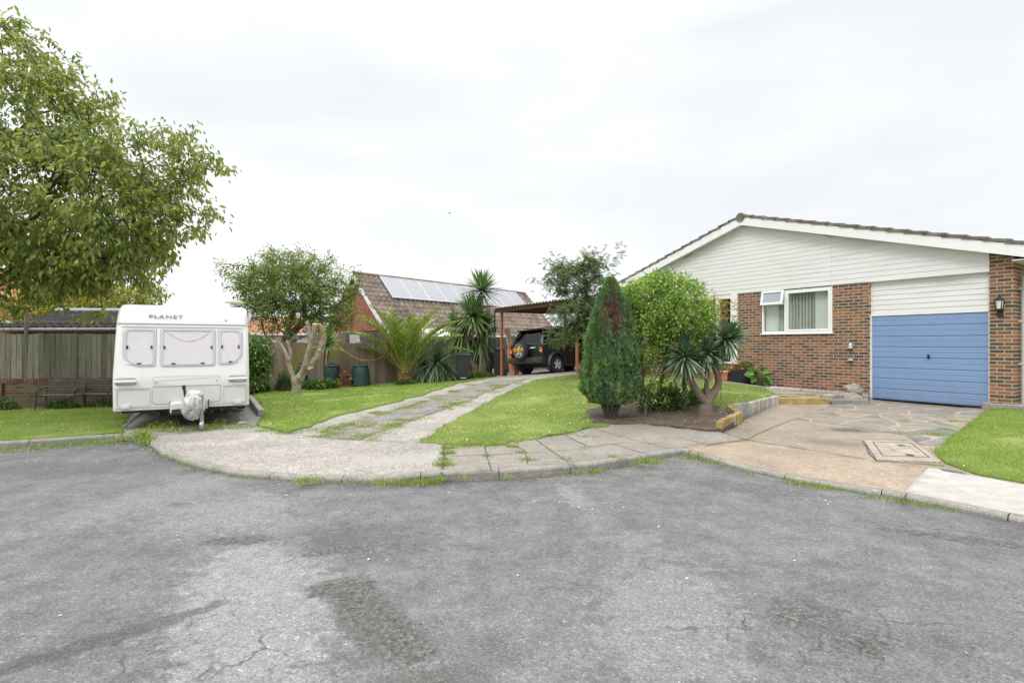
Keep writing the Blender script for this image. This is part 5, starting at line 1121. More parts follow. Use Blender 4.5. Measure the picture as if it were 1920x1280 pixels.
def branches(A, par, rt, r0, pw=.45, n=6, minr=0):
    m = len(A); cnt = np.zeros(m); kids = [[] for _ in range(m)]
    for i in range(m):
        if par[i] >= 0: kids[par[i]].append(i)
    for i in range(m - 1, -1, -1):
        cnt[i] += 1 if not kids[i] else 0
        if par[i] >= 0: cnt[par[i]] += cnt[i]
    rad = np.minimum(rt * cnt ** pw, r0); mb = MB(); stack = [(i, None) for i in range(m) if par[i] < 0]
    while stack:
        i, pr = stack.pop(); ch = [] if pr is None else [pr]; ch.append(i)
        while kids[i]:
            ks = sorted(kids[i], key=lambda q: -cnt[q]); stack += [(q, i) for q in ks[1:]]; i = ks[0]; ch.append(i)
        if len(ch) > 1:
            rr = [rad[q] for q in ch]
            if pr is not None: rr[0] = min(rr[0], rr[1] * 1.25)
            if max(rr) < minr: continue
            mb.tube([A[q] for q in ch], rr, 10 if max(rr) > .06 else (n if max(rr) > .015 else 4), cap=False)
    return mb
m_bark = M('bark', (.13, .11, .09), .95, .35, 6, bmp=.6, bscale=25, stretch=(1, 1, .4)); m_barkd = M('dark_bark', (.085, .07, .055), .95, .35, 7, bmp=.6, bscale=25); m_barkg = M('grey_bark', (.19, .165, .13), .9, .3, 5, bmp=.4, bscale=30)

def foliage(ends, DRe, per, spread, ln, wd, droop, seed, up=.3, along=.35, rnd=.35):
    n = len(ends) * per; b = np.repeat(ends, per, 0); d = np.repeat(DRe, per, 0)
    t = rng.uniform(-.4, 1, (n, 1)); twd = unit(d + rv(n, .35)); p = b + twd * t * along + rv(n, spread)
    D = unit(twd * .7 + rv(n, .55) + np.array([[0, 0, -droop]])); Nn = unit(rv(n, .55) + np.array([[0, 0, up + .6]]) + d * .2)
    L_ = ln * rng.uniform(.65, 1.2, n); return leafgeo(p, D, Nn, L_, L_ * wd, rnd=rnd)

def tree(name, label, base, chains, blobs, ntips, per, ln, wd, leafm, barkm, rt, r0, seed, droop=.5, spread=.07, along=.3, shell=.3, step=.3, pw=.45, group=None, cat='tree', extra=None, crown='crown', minr=0):
    t = thing(name, label, cat, base, 0, group); b = np.array(base); tips = ellipsoid_pts(blobs, ntips, shell)
    A, par, DRr, ends = grow(chains, tips, step, seed); o = branches(A - b, par, rt, r0, pw, minr=minr).build('trunk', barkm, t, smooth=60)
    V, Fc = foliage(A[ends] - b, DRr[ends], per, spread, ln, wd, droop, seed, along=along)
    fastmesh(crown, V, Fc, leafm, t); return t, A, DRr, ends

# ------------------------------------------------------------------ the big cherry at the left
m_cherry = leafmat('cherry_leaf', [(0, (.062, .098, .033)), (.4, (.10, .142, .043)), (.68, (.148, .182, .048)), (.84, (.225, .235, .052)), (.975, (.29, .28, .06)), (1, (.28, .17, .06))], .47, (.20, .21, .042), 2.2, f=2.0)
base = (-12.0, 10.4, H(-12, 10.4))
ch = [[(-12.0, 10.4, base[2] - .1), (-11.9, 10.4, 1.0), (-11.75, 10.4, 1.9)], [(-11.75, 10.4, 1.9), (-10.8, 10.4, 3.0), (-9.6, 10.3, 4.3), (-9.0, 10.3, 5.6)], [(-11.75, 10.4, 1.9), (-11.4, 10.7, 3.6), (-10.6, 10.8, 6.0)], [(-11.2, 10.4, 2.55), (-9.8, 10.1, 3.0), (-8.2, 10.0, 3.6)], [(-11.75, 10.4, 1.9), (-13.2, 10.2, 3.8)]]
tree('cherry_tree', 'big yellow green leafy tree overhanging the fence at the far left', base, ch,
     [(-30, 110, 10.5, 75, 85, 1.5, 1), (75, 110, 10.4, 38, 55, .7, 1), (60, 225, 10.3, 115, 75, 1.7, 1.1), (150, 180, 10.3, 50, 40, .8), (180, 260, 10.3, 60, 35, .9), (100, 390, 10, 200, 135, 2.1, 1.25), (285, 300, 10.2, 80, 62, 1.0, 1.2), (365, 300, 10.3, 48, 48, .6, 1.1), (400, 360, 10.3, 26, 22, .3), (345, 405, 10.2, 58, 42, .7), (270, 380, 10.2, 60, 40, .8), (210, 470, 10, 95, 60, 1.3, 1.2), (40, 490, 9.9, 130, 62, 1.5, 1.3), (110, 540, 9.8, 80, 26, .7, 1.4), (192, 575, 9.7, 16, 20, .3, 2.5), (50, 572, 9.7, 30, 15, .3, 1.8), (130, 572, 9.7, 14, 14, .2, 2), (10, 575, 9.7, 20, 25, .3, 1.3), (245, 530, 9.9, 40, 18, .5, 1), (-150, 360, 10.5, 150, 240, 2.2, .35)],
     1480, 27, .122, .44, m_cherry, m_barkd, .0075, .2, 3, 1.0, .05, .30, .55, minr=.004)

# middle tree behind the fence
m_mid = leafmat('acer_leaf', [(0, (.052, .10, .028)), (.45, (.084, .148, .038)), (.8, (.13, .185, .045)), (.95, (.24, .23, .06)), (1, (.36, .18, .08))], .42, (.17, .205, .045), 1.1, f=1.9)
def pt_(px, py, d): return tuple(P(px, py, d))
b_ = P(528, 700, 20.8); b_.z = .0
tree('multi_stem_tree', 'rounded multi-stemmed tree growing behind the brown fence', tuple(b_), [[tuple(b_), pt_(525, 655, 20.8), pt_(540, 630, 20.8), pt_(575, 600, 20.7)], [pt_(525, 655, 20.8), pt_(497, 630, 20.8), pt_(490, 600, 20.8)], [pt_(530, 645, 20.8), pt_(550, 590, 20.9), pt_(555, 540, 20.9)], [pt_(528, 650, 20.8), pt_(590, 622, 20.5)]],
     [(540, 545, 20.8, 100, 55, 1.5, 1.2), (475, 525, 20.8, 48, 36, .9), (555, 495, 20.8, 78, 28, 1.1), (500, 585, 20.5, 62, 35, 1.1), (615, 555, 20.6, 52, 48, 1.0), (432, 502, 20.8, 24, 14, .4), (600, 600, 20.5, 50, 25, .8), (655, 560, 20.5, 26, 40, .5, 1.3), (668, 530, 20.5, 14, 30, .3, 1.2), (640, 600, 20.4, 30, 18, .4), (560, 610, 20.4, 45, 18, .6), (520, 478, 20.8, 45, 16, .6), (412, 546, 20.8, 8, 4, .2)], 800, 27, .12, .36, m_mid, m_bark, .0125, .17, 5, .5, .085, .26, .2, .35, minr=.01)

# rowan in front of the carport
m_row = leafmat('rowan_leaf', [(0, (.055, .09, .045)), (.5, (.09, .13, .06)), (.85, (.125, .165, .065)), (1, (.19, .17, .06))], .4, f=2.0)
d_ = 15.2; bx = (1106 - CX) / F * d_; b_ = Vector((bx, d_, H(bx, d_)))
rw = thing('rowan_tree', 'airy tree with feathery leaves and orange berries in front of the carport', 'tree', b_)
tips = ellipsoid_pts([(1085, 520, 15.2, 62, 45, .8, 1.3), (1050, 515, 15.2, 42, 35, .6), (1115, 500, 15.2, 42, 32, .6), (1080, 590, 15, 58, 30, .7, 1.6), (1060, 628, 15, 50, 20, .5, 1.5), (1110, 610, 15, 30, 45, .5, 1.3), (1145, 545, 15.2, 25, 30, .4), (1040, 640, 15, 12, 8, .2)], 300, .2)
extra_t = np.array([P(1018, 490, 15.2), P(995, 519, 15.2), P(1160, 455, 15.2), (P(1165, 478, 15.2)), P(1100, 466, 15.2), P(1130, 470, 15.2), P(1175, 520, 15.1), P(1035, 475, 15.2), P(1150, 640, 15)])
tips = np.concatenate([tips, extra_t])
A, par, DRr, ends = grow([[tuple(b_ - Vector((0, 0, .1))), pt_(1103, 660, 15.2), pt_(1100, 590, 15.2), pt_(1098, 540, 15.2), pt_(1095, 500, 15.2)]], tips, .25, 9)
B0 = np.array(b_); branches(A - B0, par, .005, .075, .5, minr=.005).build('trunk', m_barkg, rw, smooth=60)
nl = 9; n = len(ends) * nl; bp = np.repeat(A[ends], nl, 0) - B0; bd_ = np.repeat(DRr[ends], nl, 0); tw = unit(bd_ + rv(n, .25)); st = bp - tw * rng.uniform(0, .45, (n, 1)) + rv(n, .04)
rd = unit(tw * .5 + rv(n, .6) + np.array([[0, 0, -.1]])); VV = []; FF = []; ofs = 0
for k in range(7):
    for s in (-1, 1):
        c = st + rd * (.05 + .024 * k) + np.array([[0, 0, -1]]) * (.0009 * k * k); side = unit(np.cross(rd, np.array([[0, 0, 1]]) + rv(n, .25))) * s; ll_ = np.full(n, .058 * (1 - .03 * abs(k - 3)))
        V, Fc = leafgeo(c, unit(side + rd * .5 + np.array([[0, 0, -.15]])), unit(np.array([[0, 0, 1]]) + rv(n, .3)), ll_, ll_ * .36); VV.append(V); FF.append(Fc + ofs); ofs += len(V)
fastmesh('crown', np.concatenate(VV), np.concatenate(FF), m_row, rw)
q = MB()
for px, py in ((1052, 647), (1095, 536), (1068, 597), (1098, 620), (1055, 625), (1094, 643), (1110, 600), (1062, 632), (1120, 570)):
    c = P(px, py, 14.75) - b_
    for i in range(9): o_ = Vector(rng.normal(0, .03, 3)); q.lathe([(0, -.011), (.011, 0), (0, .011)], 5, c + o_, cap=False)
q.build('berries', M('berry_orange', (.62, .17, .03), .4, .15), rw)

# ------------------------------------------------------------------ conifer
m_con = leafmat('conifer_green', [(0, (.035, .072, .036)), (.5, (.062, .118, .052)), (.85, (.10, .17, .062)), (1, (.16, .22, .07))], .28, (.105, .185, .048), 1.9, .6, 1.95)
m_cond = leafmat('conifer_brown', [(0, (.10, .065, .045)), (.6, (.17, .115, .085)), (1, (.22, .16, .11))], .15, f=1.15)
cb_ = W(1145, 786); HC = (786 - 526) / F * cb_.y
co = thing('conifer', 'upright dense dwarf conifer with a brown dead patch on its upper side', 'conifer', cb_)
prf = np.array([(0, .12), (.05, .15), (.09, .27), (.14, .40), (.21, .485), (.32, .51), (.45, .485), (.58, .44), (.68, .385), (.76, .315), (.83, .235), (.90, .15), (.96, .075), (1, .015)])
def crad(h): return np.interp(h, prf[:, 0], prf[:, 1])
def conif(n, h0, h1, keep=None, inner=.8):
    h = rng.uniform(h0, h1, n * 3); a = rng.uniform(-PI, PI, n * 3); ok = rng.uniform(0, 1, n * 3) < (crad(h) / .54 + .12); h = h[ok][:n]; a = a[ok][:n]; n = len(h)
    lump = np.array([noise.noise((math.cos(x) * 3.4, math.sin(x) * 3.4, y * 2.6)) for x, y in zip(a, h)]); fine = np.array([noise.noise((math.cos(x) * 7, math.sin(x) * 7, y * 8)) for x, y in zip(a, h)])
    r = crad(h) * (1 + .30 * lump + .24 * fine) * rng.uniform(inner, 1.0, n); lean = .06 * h
    p = np.column_stack([np.cos(a) * r + lean * 0, np.sin(a) * r, h * HC]); o_ = np.column_stack([np.cos(a), np.sin(a), 0 * a]); return p, o_, a, h, lump, fine
p, o_, a, h, lump, fine = conif(16000, .11, 1.0)
# the dead side faces the road, upper half
dead = (np.exp(-((a + 1.65 + .25 * (h - .75)) / .52) ** 2 - ((h - .76) / .2) ** 2) + .75 * fine + .3 * lump + rng.normal(0, .13, len(h)) > .40) | ((h < .2) & (rng.uniform(0, 1, len(h)) < .75 - h * 2.5))
def sprays(p, o_, ln, k=3):
    VV = []; FF = []; of = 0; n = len(p)
    main = unit(o_ * .55 + np.array([[0, 0, 1.0]]) + rv(n, .25)); nr = unit(o_ + rv(n, .5))
    for j in range(k):
        d = unit(main + np.cross(main, nr) * (j - (k - 1) / 2) * .55); l = ln * rng.uniform(.6, 1.2, n); V, Fc = leafgeo(p, d, nr, l, l * .2, .1, .1, .45); VV.append(V); FF.append(Fc + of); of += len(V)
    return np.concatenate(VV), np.concatenate(FF)
fastmesh('foliage', *sprays(p[~dead], o_[~dead], .105), m_con, co); fastmesh('dead_foliage', *sprays(p[dead] * np.array([[.93, .93, 1]]), o_[dead], .09), m_cond, co)
q = MB(); q.lathe([(.06, .08 * HC)] + [(crad(x) * .74, x * HC) for x in np.linspace(.14, .96, 14)] + [(0, .97 * HC)], 16); q.build('light_block_core', M('conifer_core', (.045, .04, .03), .95, .3), co)  # added solid core, hidden inside the foliage to block light, not real branches
q = MB()
for k in range(11):
    a_ = k * .571 * 2; r_ = .34; q.tube([(.05 * math.cos(a_), .05 * math.sin(a_), -.05), (.09 * math.cos(a_), .09 * math.sin(a_), .12), (r_ * .55 * math.cos(a_ + .2), r_ * .55 * math.sin(a_ + .2), .35), (r_ * math.cos(a_ + .3), r_ * math.sin(a_ + .3), .62)], [.05, .04, .028, .015], 7)
q.build('stems', m_barkd, co, smooth=60)

# ------------------------------------------------------------------ clipped variegated shrub on several stems
m_euo = leafmat('euonymus_leaf', [(0, (.055, .12, .022)), (.42, (.09, .19, .03)), (.68, (.14, .25, .04)), (.84, (.30, .33, .07)), (.94, (.44, .39, .12)), (1, (.52, .46, .18))], .38, (.135, .235, .038), 1.6, f=1.85)
eb = W(1238, 776)
sb = thing('variegated_shrub', 'rounded green and yellow variegated shrub on bare twisted stems', 'shrub', eb); EB = np.array(eb); dd = eb.y
blb = [(1245, 580, dd + .1, 80, 60, .8, 1.2), (1215, 565, dd, 52, 42, .5), (1290, 600, dd + .1, 48, 48, .55), (1205, 625, dd - .1, 38, 55, .45, 1.2), (1232, 545, dd, 48, 26, .4), (1318, 625, dd + .2, 26, 36, .3), (1215, 665, dd - .05, 26, 28, .3), (1272, 640, dd, 50, 32, .5), (1205, 700, dd - .1, 16, 30, .2, .6), (1240, 690, dd + .1, 30, 25, .3, .5), (1295, 672, dd + .15, 26, 24, .25, .5), (1212, 735, dd - .1, 16, 26, .2, .7), (1255, 730, dd + .1, 34, 22, .3, .6)]
tips = ellipsoid_pts(blb, 900, .72)
stems = [[tuple(W(x, y) - Vector((0, 0, .05))), tuple(P(.5 * x + .5 * x1 + 4, .5 * y + .5 * y1, dd + dz)), tuple(P(x1 - 3, y1, dd + dz)), tuple(P(.5 * x2 + .5 * x1 + 3, .5 * y2 + .5 * y1, dd + dz)), tuple(P(x2, y2, dd + dz * .5))] for x, y, x1, y1, x2, y2, dz in ((1208, 782, 1206, 735, 1200, 660, -.1), (1216, 780, 1222, 725, 1245, 670, .0), (1250, 772, 1240, 720, 1250, 650, .15), (1262, 770, 1268, 715, 1262, 655, .1), (1280, 772, 1285, 720, 1285, 650, .2))]
# separate stems rooted at one crown
rootp = tuple(eb - Vector((0, 0, .08))); chs = [[rootp, *stems[0]]] + [[rootp, *s_] for s_ in stems[1:]]
A, par, DRr, ends = grow(chs, tips, .14, 12); branches(A - EB, par, .0055, .05, .42, minr=.006).build('stems', m_bark, sb, smooth=60)
out_ = unit(A[ends] - np.array(P(1245, 600, dd))[None]); V, Fc = foliage(A[ends] - EB, out_, 22, .05, .055, .62, -.2, 1, along=.10, rnd=.5); fastmesh('crown', V, Fc, m_euo, sb)
# low leaves round its feet
m_lowg = leafmat('low_leaf', [(0, (.04, .085, .02)), (.6, (.075, .14, .03)), (1, (.15, .2, .05))], .3)
def bush(name, label, c, r, n, ln, wd, mat, group=None, cat='plant', up=.2, stems=7, stemm=None):
    t = thing(name, label, cat, c, 0, group); u = unit(rv(n)); u[:, 2] = np.abs(u[:, 2]) ; rr = rng.uniform(.35, 1, (n, 1)) ** .5; lump = np.array([.8 + .35 * noise.noise(Vector(x) * 2.3 + Vector(c)) for x in u])[:, None]
    p = u * rr * lump * np.array([r]); D = unit(u * .8 + rv(n, .5) + np.array([[0, 0, up]])); L_ = ln * rng.uniform(.6, 1.25, n); V, Fc = leafgeo(p, D, unit(rv(n, .5) + np.array([[0, 0, 1]])), L_, L_ * wd, rnd=.45); fastmesh('leaves', V, Fc, mat, t)
    q = MB()
    for k in range(stems): a_ = 2 * PI * k / stems + .3; q.tube([(0, 0, -.05), (r[0] * .3 * math.cos(a_), r[1] * .3 * math.sin(a_), r[2] * .4), (r[0] * .6 * math.cos(a_), r[1] * .6 * math.sin(a_), r[2] * .75)], [.012, .009, .004], 5)
    q.build('stems', stemm or m_bark, t); return t
bush('low_shrub', 'dark leafy undershrub at the feet of the variegated shrub', W(1255, 768), (.42, .32, .62), 1500, .07, .5, m_lowg)
bush('low_shrub', 'light green undershrub between the conifer and the stems', W(1214, 772), (.26, .2, .75), 750, .06, .5, leafmat('low_leaf_light', [(0, (.06, .13, .025)), (.6, (.11, .2, .04)), (1, (.28, .28, .07))], .3))
bush('low_shrub', 'small green shrub left of the branched yucca trunk', W(1300, 760), (.28, .25, .42), 700, .06, .5, m_lowg)
m_pyr = leafmat('bronze_leaf', [(0, (.14, .15, .03)), (.55, (.24, .21, .04)), (.85, (.36, .22, .06)), (1, (.40, .12, .06))], .35)
c_ = P(1352, 600, 10.6); t_ = thing('bronze_shrub', 'loose yellow and bronze shrub beside the porch frame', 'shrub', (c_.x, c_.y, H(c_.x, c_.y)))
tips = ellipsoid_pts([(1340, 595, 10.6, 26, 40, .25), (1362, 590, 10.6, 20, 40, .2), (1350, 640, 10.6, 30, 26, .25), (1378, 575, 10.6, 8, 14, .1), (1318, 560, 10.6, 16, 12, .15)], 130, .1); B0 = np.array(t_.location); A, par, DRr, ends = grow([[tuple(B0), tuple(B0 + np.array((0, 0, .3)))]], tips, .12, 4)
branches(A - B0, par, .0025, .012, .35).build('stems', m_bark, t_); V, Fc = foliage(A[ends] - B0, DRr[ends], 11, .03, .06, .4, .1, 2, along=.16); fastmesh('crown', V, Fc, m_pyr, t_)

# ------------------------------------------------------------------ sword-leaved plants
def blades(c, axis, n, ln, wd, spread=(0, 1.9), droop=.25, seg=5, seed=0, stiff=1, flat=.0):
    """strips radiating round an axis; returns V, F"""
    ax_ = unit(np.array([axis], float))[0]; t1 = unit(np.cross(ax_, np.array([.3, .9, .2])))[...]; t1 = t1 / np.linalg.norm(t1); t2 = np.cross(ax_, t1)
    th = np.arccos(1 - (1 - np.cos(np.linspace(spread[0] + .05, spread[1], n)))) + rng.normal(0, .09, n); ph = np.arange(n) * 2.39996 + rng.normal(0, .15, n)
    D = np.cos(th)[:, None] * ax_ + np.sin(th)[:, None] * (np.cos(ph)[:, None] * t1 + np.sin(ph)[:, None] * t2); L_ = ln * rng.uniform(.75, 1.1, n) * (1 - .25 * np.clip(.5 - th, 0, 1)); S = unit(np.cross(D, ax_[None] + rv(n, .15))); Nn = np.cross(S, D)
    V = []; s = np.linspace(0, 1, seg + 1); wpr = np.interp(s, [0, .12, .45, .8, 1], [.55, .8, 1, .62, .04])
    for k in range(seg + 1):
        cpt = np.array([c]) + D * (L_ * s[k])[:, None] + np.array([[0, 0, -1]]) * (droop * L_ * s[k] ** 2.2 * (.35 + np.sin(np.clip(th, 0, PI / 2))))[:, None]
        w_ = wd * wpr[k] / 2; V += [cpt + S * w_ + Nn * w_ * .35, cpt, cpt - S * w_ + Nn * w_ * .35]
    V = np.stack(V, 1).reshape(-1, 3); m = 3 * (seg + 1); i = np.arange(n)[:, None] * m
    q = np.array([[3 * k + j, 3 * k + j + 1, 3 * k + j + 4, 3 * k + j + 3] for k in range(seg) for j in (0, 1)]); Fc = (i[:, :, None] + q[None].reshape(1, -1, 4)).reshape(-1, 4)
    return V, Fc
m_yuc = leafmat('yucca_leaf', [(0, (.03, .055, .03)), (.5, (.055, .095, .05)), (.85, (.10, .155, .08)), (1, (.20, .25, .15))], .18, rough=.4, f=1.9)
m_yucl = leafmat('yucca_leaf_light', [(0, (.045, .085, .03)), (.5, (.085, .15, .045)), (.85, (.14, .215, .06)), (1, (.22, .27, .10))], .2, rough=.4)
m_dead = leafmat('dead_leaf', [(0, (.14, .10, .06)), (1, (.30, .24, .15))], .1, f=1)
m_ytr = M('yucca_trunk', (.19, .152, .115), .95, .3, 4, bmp=.7, bscale=20, stretch=(1, 1, 3), dirt=((.12, .09, .07), 8, .55, .7))
def yucca(name, label, base, limbs, heads, leafm, group=None, cat='yucca', trunkm=None):
    t = thing(name, label, cat, base, 0, group); B = Vector(base)
    q = MB()
    for pts, rr in limbs:
        pp = [Vector(p) - B for p in pts]; fine = []; fr_ = []
        for i in range(len(pp) - 1):
            p0, p1, p2, p3 = pp[max(i - 1, 0)], pp[i], pp[i + 1], pp[min(i + 2, len(pp) - 1)]
            for j in range(5):
                s = j / 5; fine.append(.5 * ((2 * p1) + (p2 - p0) * s + (2 * p0 - 5 * p1 + 4 * p2 - p3) * s * s + (3 * p1 - p0 - 3 * p2 + p3) * s ** 3)); fr_.append((rr[i] + (rr[i + 1] - rr[i]) * s) * (1 + .07 * noise.noise(fine[-1] * 9)))
        fine.append(pp[-1]); fr_.append(rr[-1]); q.tube(fine, fr_, 12)
    q.build('trunk', trunkm or m_ytr, t, smooth=60)
    for (c, axis, n, ln, wd, sp_, dr) in heads:
        V, Fc = blades(np.array(Vector(c) - B), axis, n, ln, wd, sp_, dr); fastmesh('leaf_head', V, Fc, leafm, t)
        if n > 60: V, Fc = blades(np.array(Vector(c) - B) - np.array((0, 0, .05)), axis, max(8, n // 8), ln * .8, wd * .7, (2.0, 2.7), .35); fastmesh('dead_leaves', V, Fc, m_dead, t)
    return t
yb = W(1322, 779); dy = yb.y
def yp(px, py, dz=0): return P(px, py, dy + dz)
yucca('branched_yucca', 'three-headed yucca with thick branching trunk in the soil bed', yb,
      [([yb - Vector((0, 0, .1)), yp(1323, 765), yp(1329, 748), yp(1345, 725, .05), yp(1347, 705, .08), yp(1341, 684, .1), yp(1352, 655, .1)], [.17, .125, .095, .065, .06, .058, .05]),
       ([yp(1325, 756), yp(1310, 738, -.05), yp(1294, 710, -.08), yp(1286, 690, -.1)], [.10, .065, .058, .055]), ([yp(1329, 752), yp(1325, 728, .02), yp(1326, 705, .02), yp(1330, 688, 0), yp(1326, 672, 0)], [.085, .042, .04, .042, .045])],
      [(yp(1361, 636, .08), (.35, -.35, .75), 160, .50, .054, (0, 2.3), .14), (yp(1325, 664, -.02), (-.05, -.35, .9), 140, .46, .048, (0, 2.3), .18), (yp(1284, 672, -.12), (-.15, -.2, 1), 160, .52, .042, (0, 2.3), .2), (yp(1286, 662, -.12), (.03, 0, 1), 30, .55, .03, (0, .35), .02)], m_yuc)
# tall yucca group by the drive
gb_ = W(896, 705); dg = gb_.y
def gp_(px, py, dz=0): return P(px, py, dg + dz)
yucca('tall_yucca', 'tall yucca clump with swollen trunks and spiky heads beside the drive', gb_,
      [([gb_ - Vector((0, 0, .1)), gp_(891, 690), gp_(881, 672), gp_(878, 645), gp_(878, 618)], [.24, .17, .11, .10, .09]), ([gp_(904, 706) - Vector((0, 0, .1)), gp_(906, 682), gp_(903, 650), gp_(901, 600), gp_(903, 555)], [.24, .23, .12, .1, .09]), ([gp_(882, 706), gp_(876, 688), gp_(866, 660)], [.13, .1, .07])],
      [(gp_(903, 545), (0, -.1, 1), 170, 1.05, .07, (0, 1.9), .06), (gp_(886, 592, -.3), (-.1, -.25, 1), 200, 1.2, .075, (0, 2.1), .12), (gp_(910, 612, .2), (.2, 0, .9), 150, .95, .065, (0, 2.2), .25), (gp_(855, 606, .3), (-.2, -.1, .9), 110, .9, .065, (0, 2.1), .25), (gp_(903, 640, .2), (.1, 0, .8), 120, .9, .06, (0, 2.5), .5), (gp_(868, 625, .2), (-.2, -.2, .8), 140, 1.05, .06, (0, 2.4), .4)], m_yucl)
gs = W(815, 716)
yucca('spiky_plant', 'dark low spiky plant with drooping sword leaves beside the wheelie bin', gs, [([gs - Vector((0, 0, .1)), gs + Vector((0, 0, .3)), gs + Vector((.05, 0, .65))], [.13, .1, .08]), ([gs + Vector((0, 0, .1)), gs + Vector((-.35, .05, .5))], [.1, .07])],
      [(gs + Vector((.1, -.05, .72)), (.1, -.3, .8), 110, .95, .07, (0, 2.2), .4), (gs + Vector((-.38, .1, .55)), (-.3, -.1, .9), 90, .85, .065, (0, 2.1), .4), (gs + Vector((.35, 0, .4)), (.5, -.4, .6), 70, .85, .06, (0, 2.0), .45)], m_yuc, cat='spiky plant')
pc = P(612, 648, 18.3); ygb = (pc.x - .1, pc.y, H(pc.x, pc.y))
yucca('slim_yucca', 'slim young yucca with bright green leaves behind the pruned tree', ygb, [([Vector(ygb), Vector((pc.x - .15, pc.y, .6)), pc], [.07, .055, .05])], [(pc, (.25, -.1, 1), 70, .75, .07, (0, 1.7), .15)], m_yucl)
cg = W(1318, 752); V, Fc = blades(np.array((0, 0, 0.0)), (0, 0, 1), 40, .4, .03, (0, .9), .1); fastmesh('sword_plant', V, Fc, m_yucl).location = cg; tag(bpy.data.objects['sword_plant'], 'tuft of sword leaves behind the yucca trunk', 'plant')

# ------------------------------------------------------------------ date palm
m_palm = leafmat('palm_leaf', [(0, (.065, .11, .02)), (.5, (.115, .175, .032)), (.85, (.19, .235, .045)), (1, (.30, .30, .09))], .3, (.19, .22, .04), 1.0, .4)
pb_ = W(760, 719); pl = thing('date_palm', 'young date palm with long arching fronds in the middle of the back border', 'palm', pb_)
rach = MB(); VV = []; FF = []; of = 0; crown0 = Vector((0, 0, .42)); nf = 27
spec = [(-112, 1.25, 2.6), (-62, 1.2, 2.6), (-150, .95, 2.6), (178, .75, 2.4), (0, .66, 2.75), (-8, .9, 2.7), (-170, 1.0, 2.4), (10, 1.1, 2.9), (170, 1.15, 2.8)]
for k in range(nf):
    if k < len(spec): az, el, L_ = R(spec[k][0]), spec[k][1], spec[k][2]
    else: az = k * 2.39996; el = 1.52 - .8 * ((k - 6) / nf) ** 1.1; L_ = 2.45 + .5 * random.random()
    hd = Vector((math.cos(az), math.sin(az), 0)); pts = []; e = el; p = crown0.copy() + hd * .05
    for j in range(15):
        pts.append(p.copy()); p = p + (hd * math.cos(e) + Vector((0, 0, math.sin(e)))) * L_ / 14; e -= .012 + .0105 * j * (1.25 - el / 2.6)
    rach.tube(pts, [.028 - .0017 * j for j in range(15)], 5)
    nn = 60; s = np.linspace(.20, 1, nn); PT = np.array([list(x) for x in pts]); ii = s * 13.999; i0 = ii.astype(int); fr_ = (ii - i0)[:, None]; pos = PT[i0] * (1 - fr_) + PT[np.minimum(i0 + 1, 14)] * fr_; tn = unit(PT[np.minimum(i0 + 1, 14)] - PT[i0])
    for sd_ in (-1, 1):
        side = unit(np.cross(tn, np.array([[0, 0, 1.0]]))) * sd_; upv = np.cross(side, tn) * sd_; ln_ = .46 * np.interp(s, [.2, .35, .7, 1], [.45, 1, .9, .35]) * rng.uniform(.85, 1.1, nn)
        D = unit(side * .75 + tn * .75 + upv * .42 + rv(nn, .1)); wd_ = .034; Nn = unit(np.cross(D, tn) + rv(nn, .2)); S = unit(np.cross(D, Nn))
        ends_ = pos + D * ln_[:, None] + np.array([[0, 0, -1]]) * (.12 * ln_)[:, None]; midp = pos + D * (ln_ * .5)[:, None] + np.array([[0, 0, -1]]) * (.02 * ln_)[:, None]
        V = np.stack([pos + S * wd_ * .35, pos - S * wd_ * .35, midp - S * wd_ * .5, midp + S * wd_ * .5, ends_ - S * .002, ends_ + S * .002], 1).reshape(-1, 3); i = np.arange(nn)[:, None] * 6
        Fc = np.concatenate([i + np.array([[0, 1, 2, 3]]), i + np.array([[3, 2, 4, 5]])], 1).reshape(-1, 4); VV.append(V); FF.append(Fc + of); of += len(V)
fastmesh('fronds', np.concatenate(VV), np.concatenate(FF), m_palm, pl); rach.build('frond_stalks', M('palm_stalk', (.30, .29, .08), .6, .2), pl, smooth=60)
q = MB(); q.lathe([(.20, -.1), (.26, .08), (.27, .25), (.2, .42), (.1, .5), (0, .5)], 14)
for k in range(60): a_ = k * 2.4; z_ = .06 + .36 * (k / 60); q.bar((.2 * math.cos(a_), .2 * math.sin(a_), z_), (.31 * math.cos(a_), .31 * math.sin(a_), z_ + .12), .06, .02)
q.build('trunk', M('palm_base', (.28, .17, .07), .95, .4, 8, island=.3), pl)
bush('ground_plant', 'low green clump round the palm base', W(762, 721) + Vector((0, -.15, 0)), (.55, .25, .22), 900, .09, .3, m_lowg)

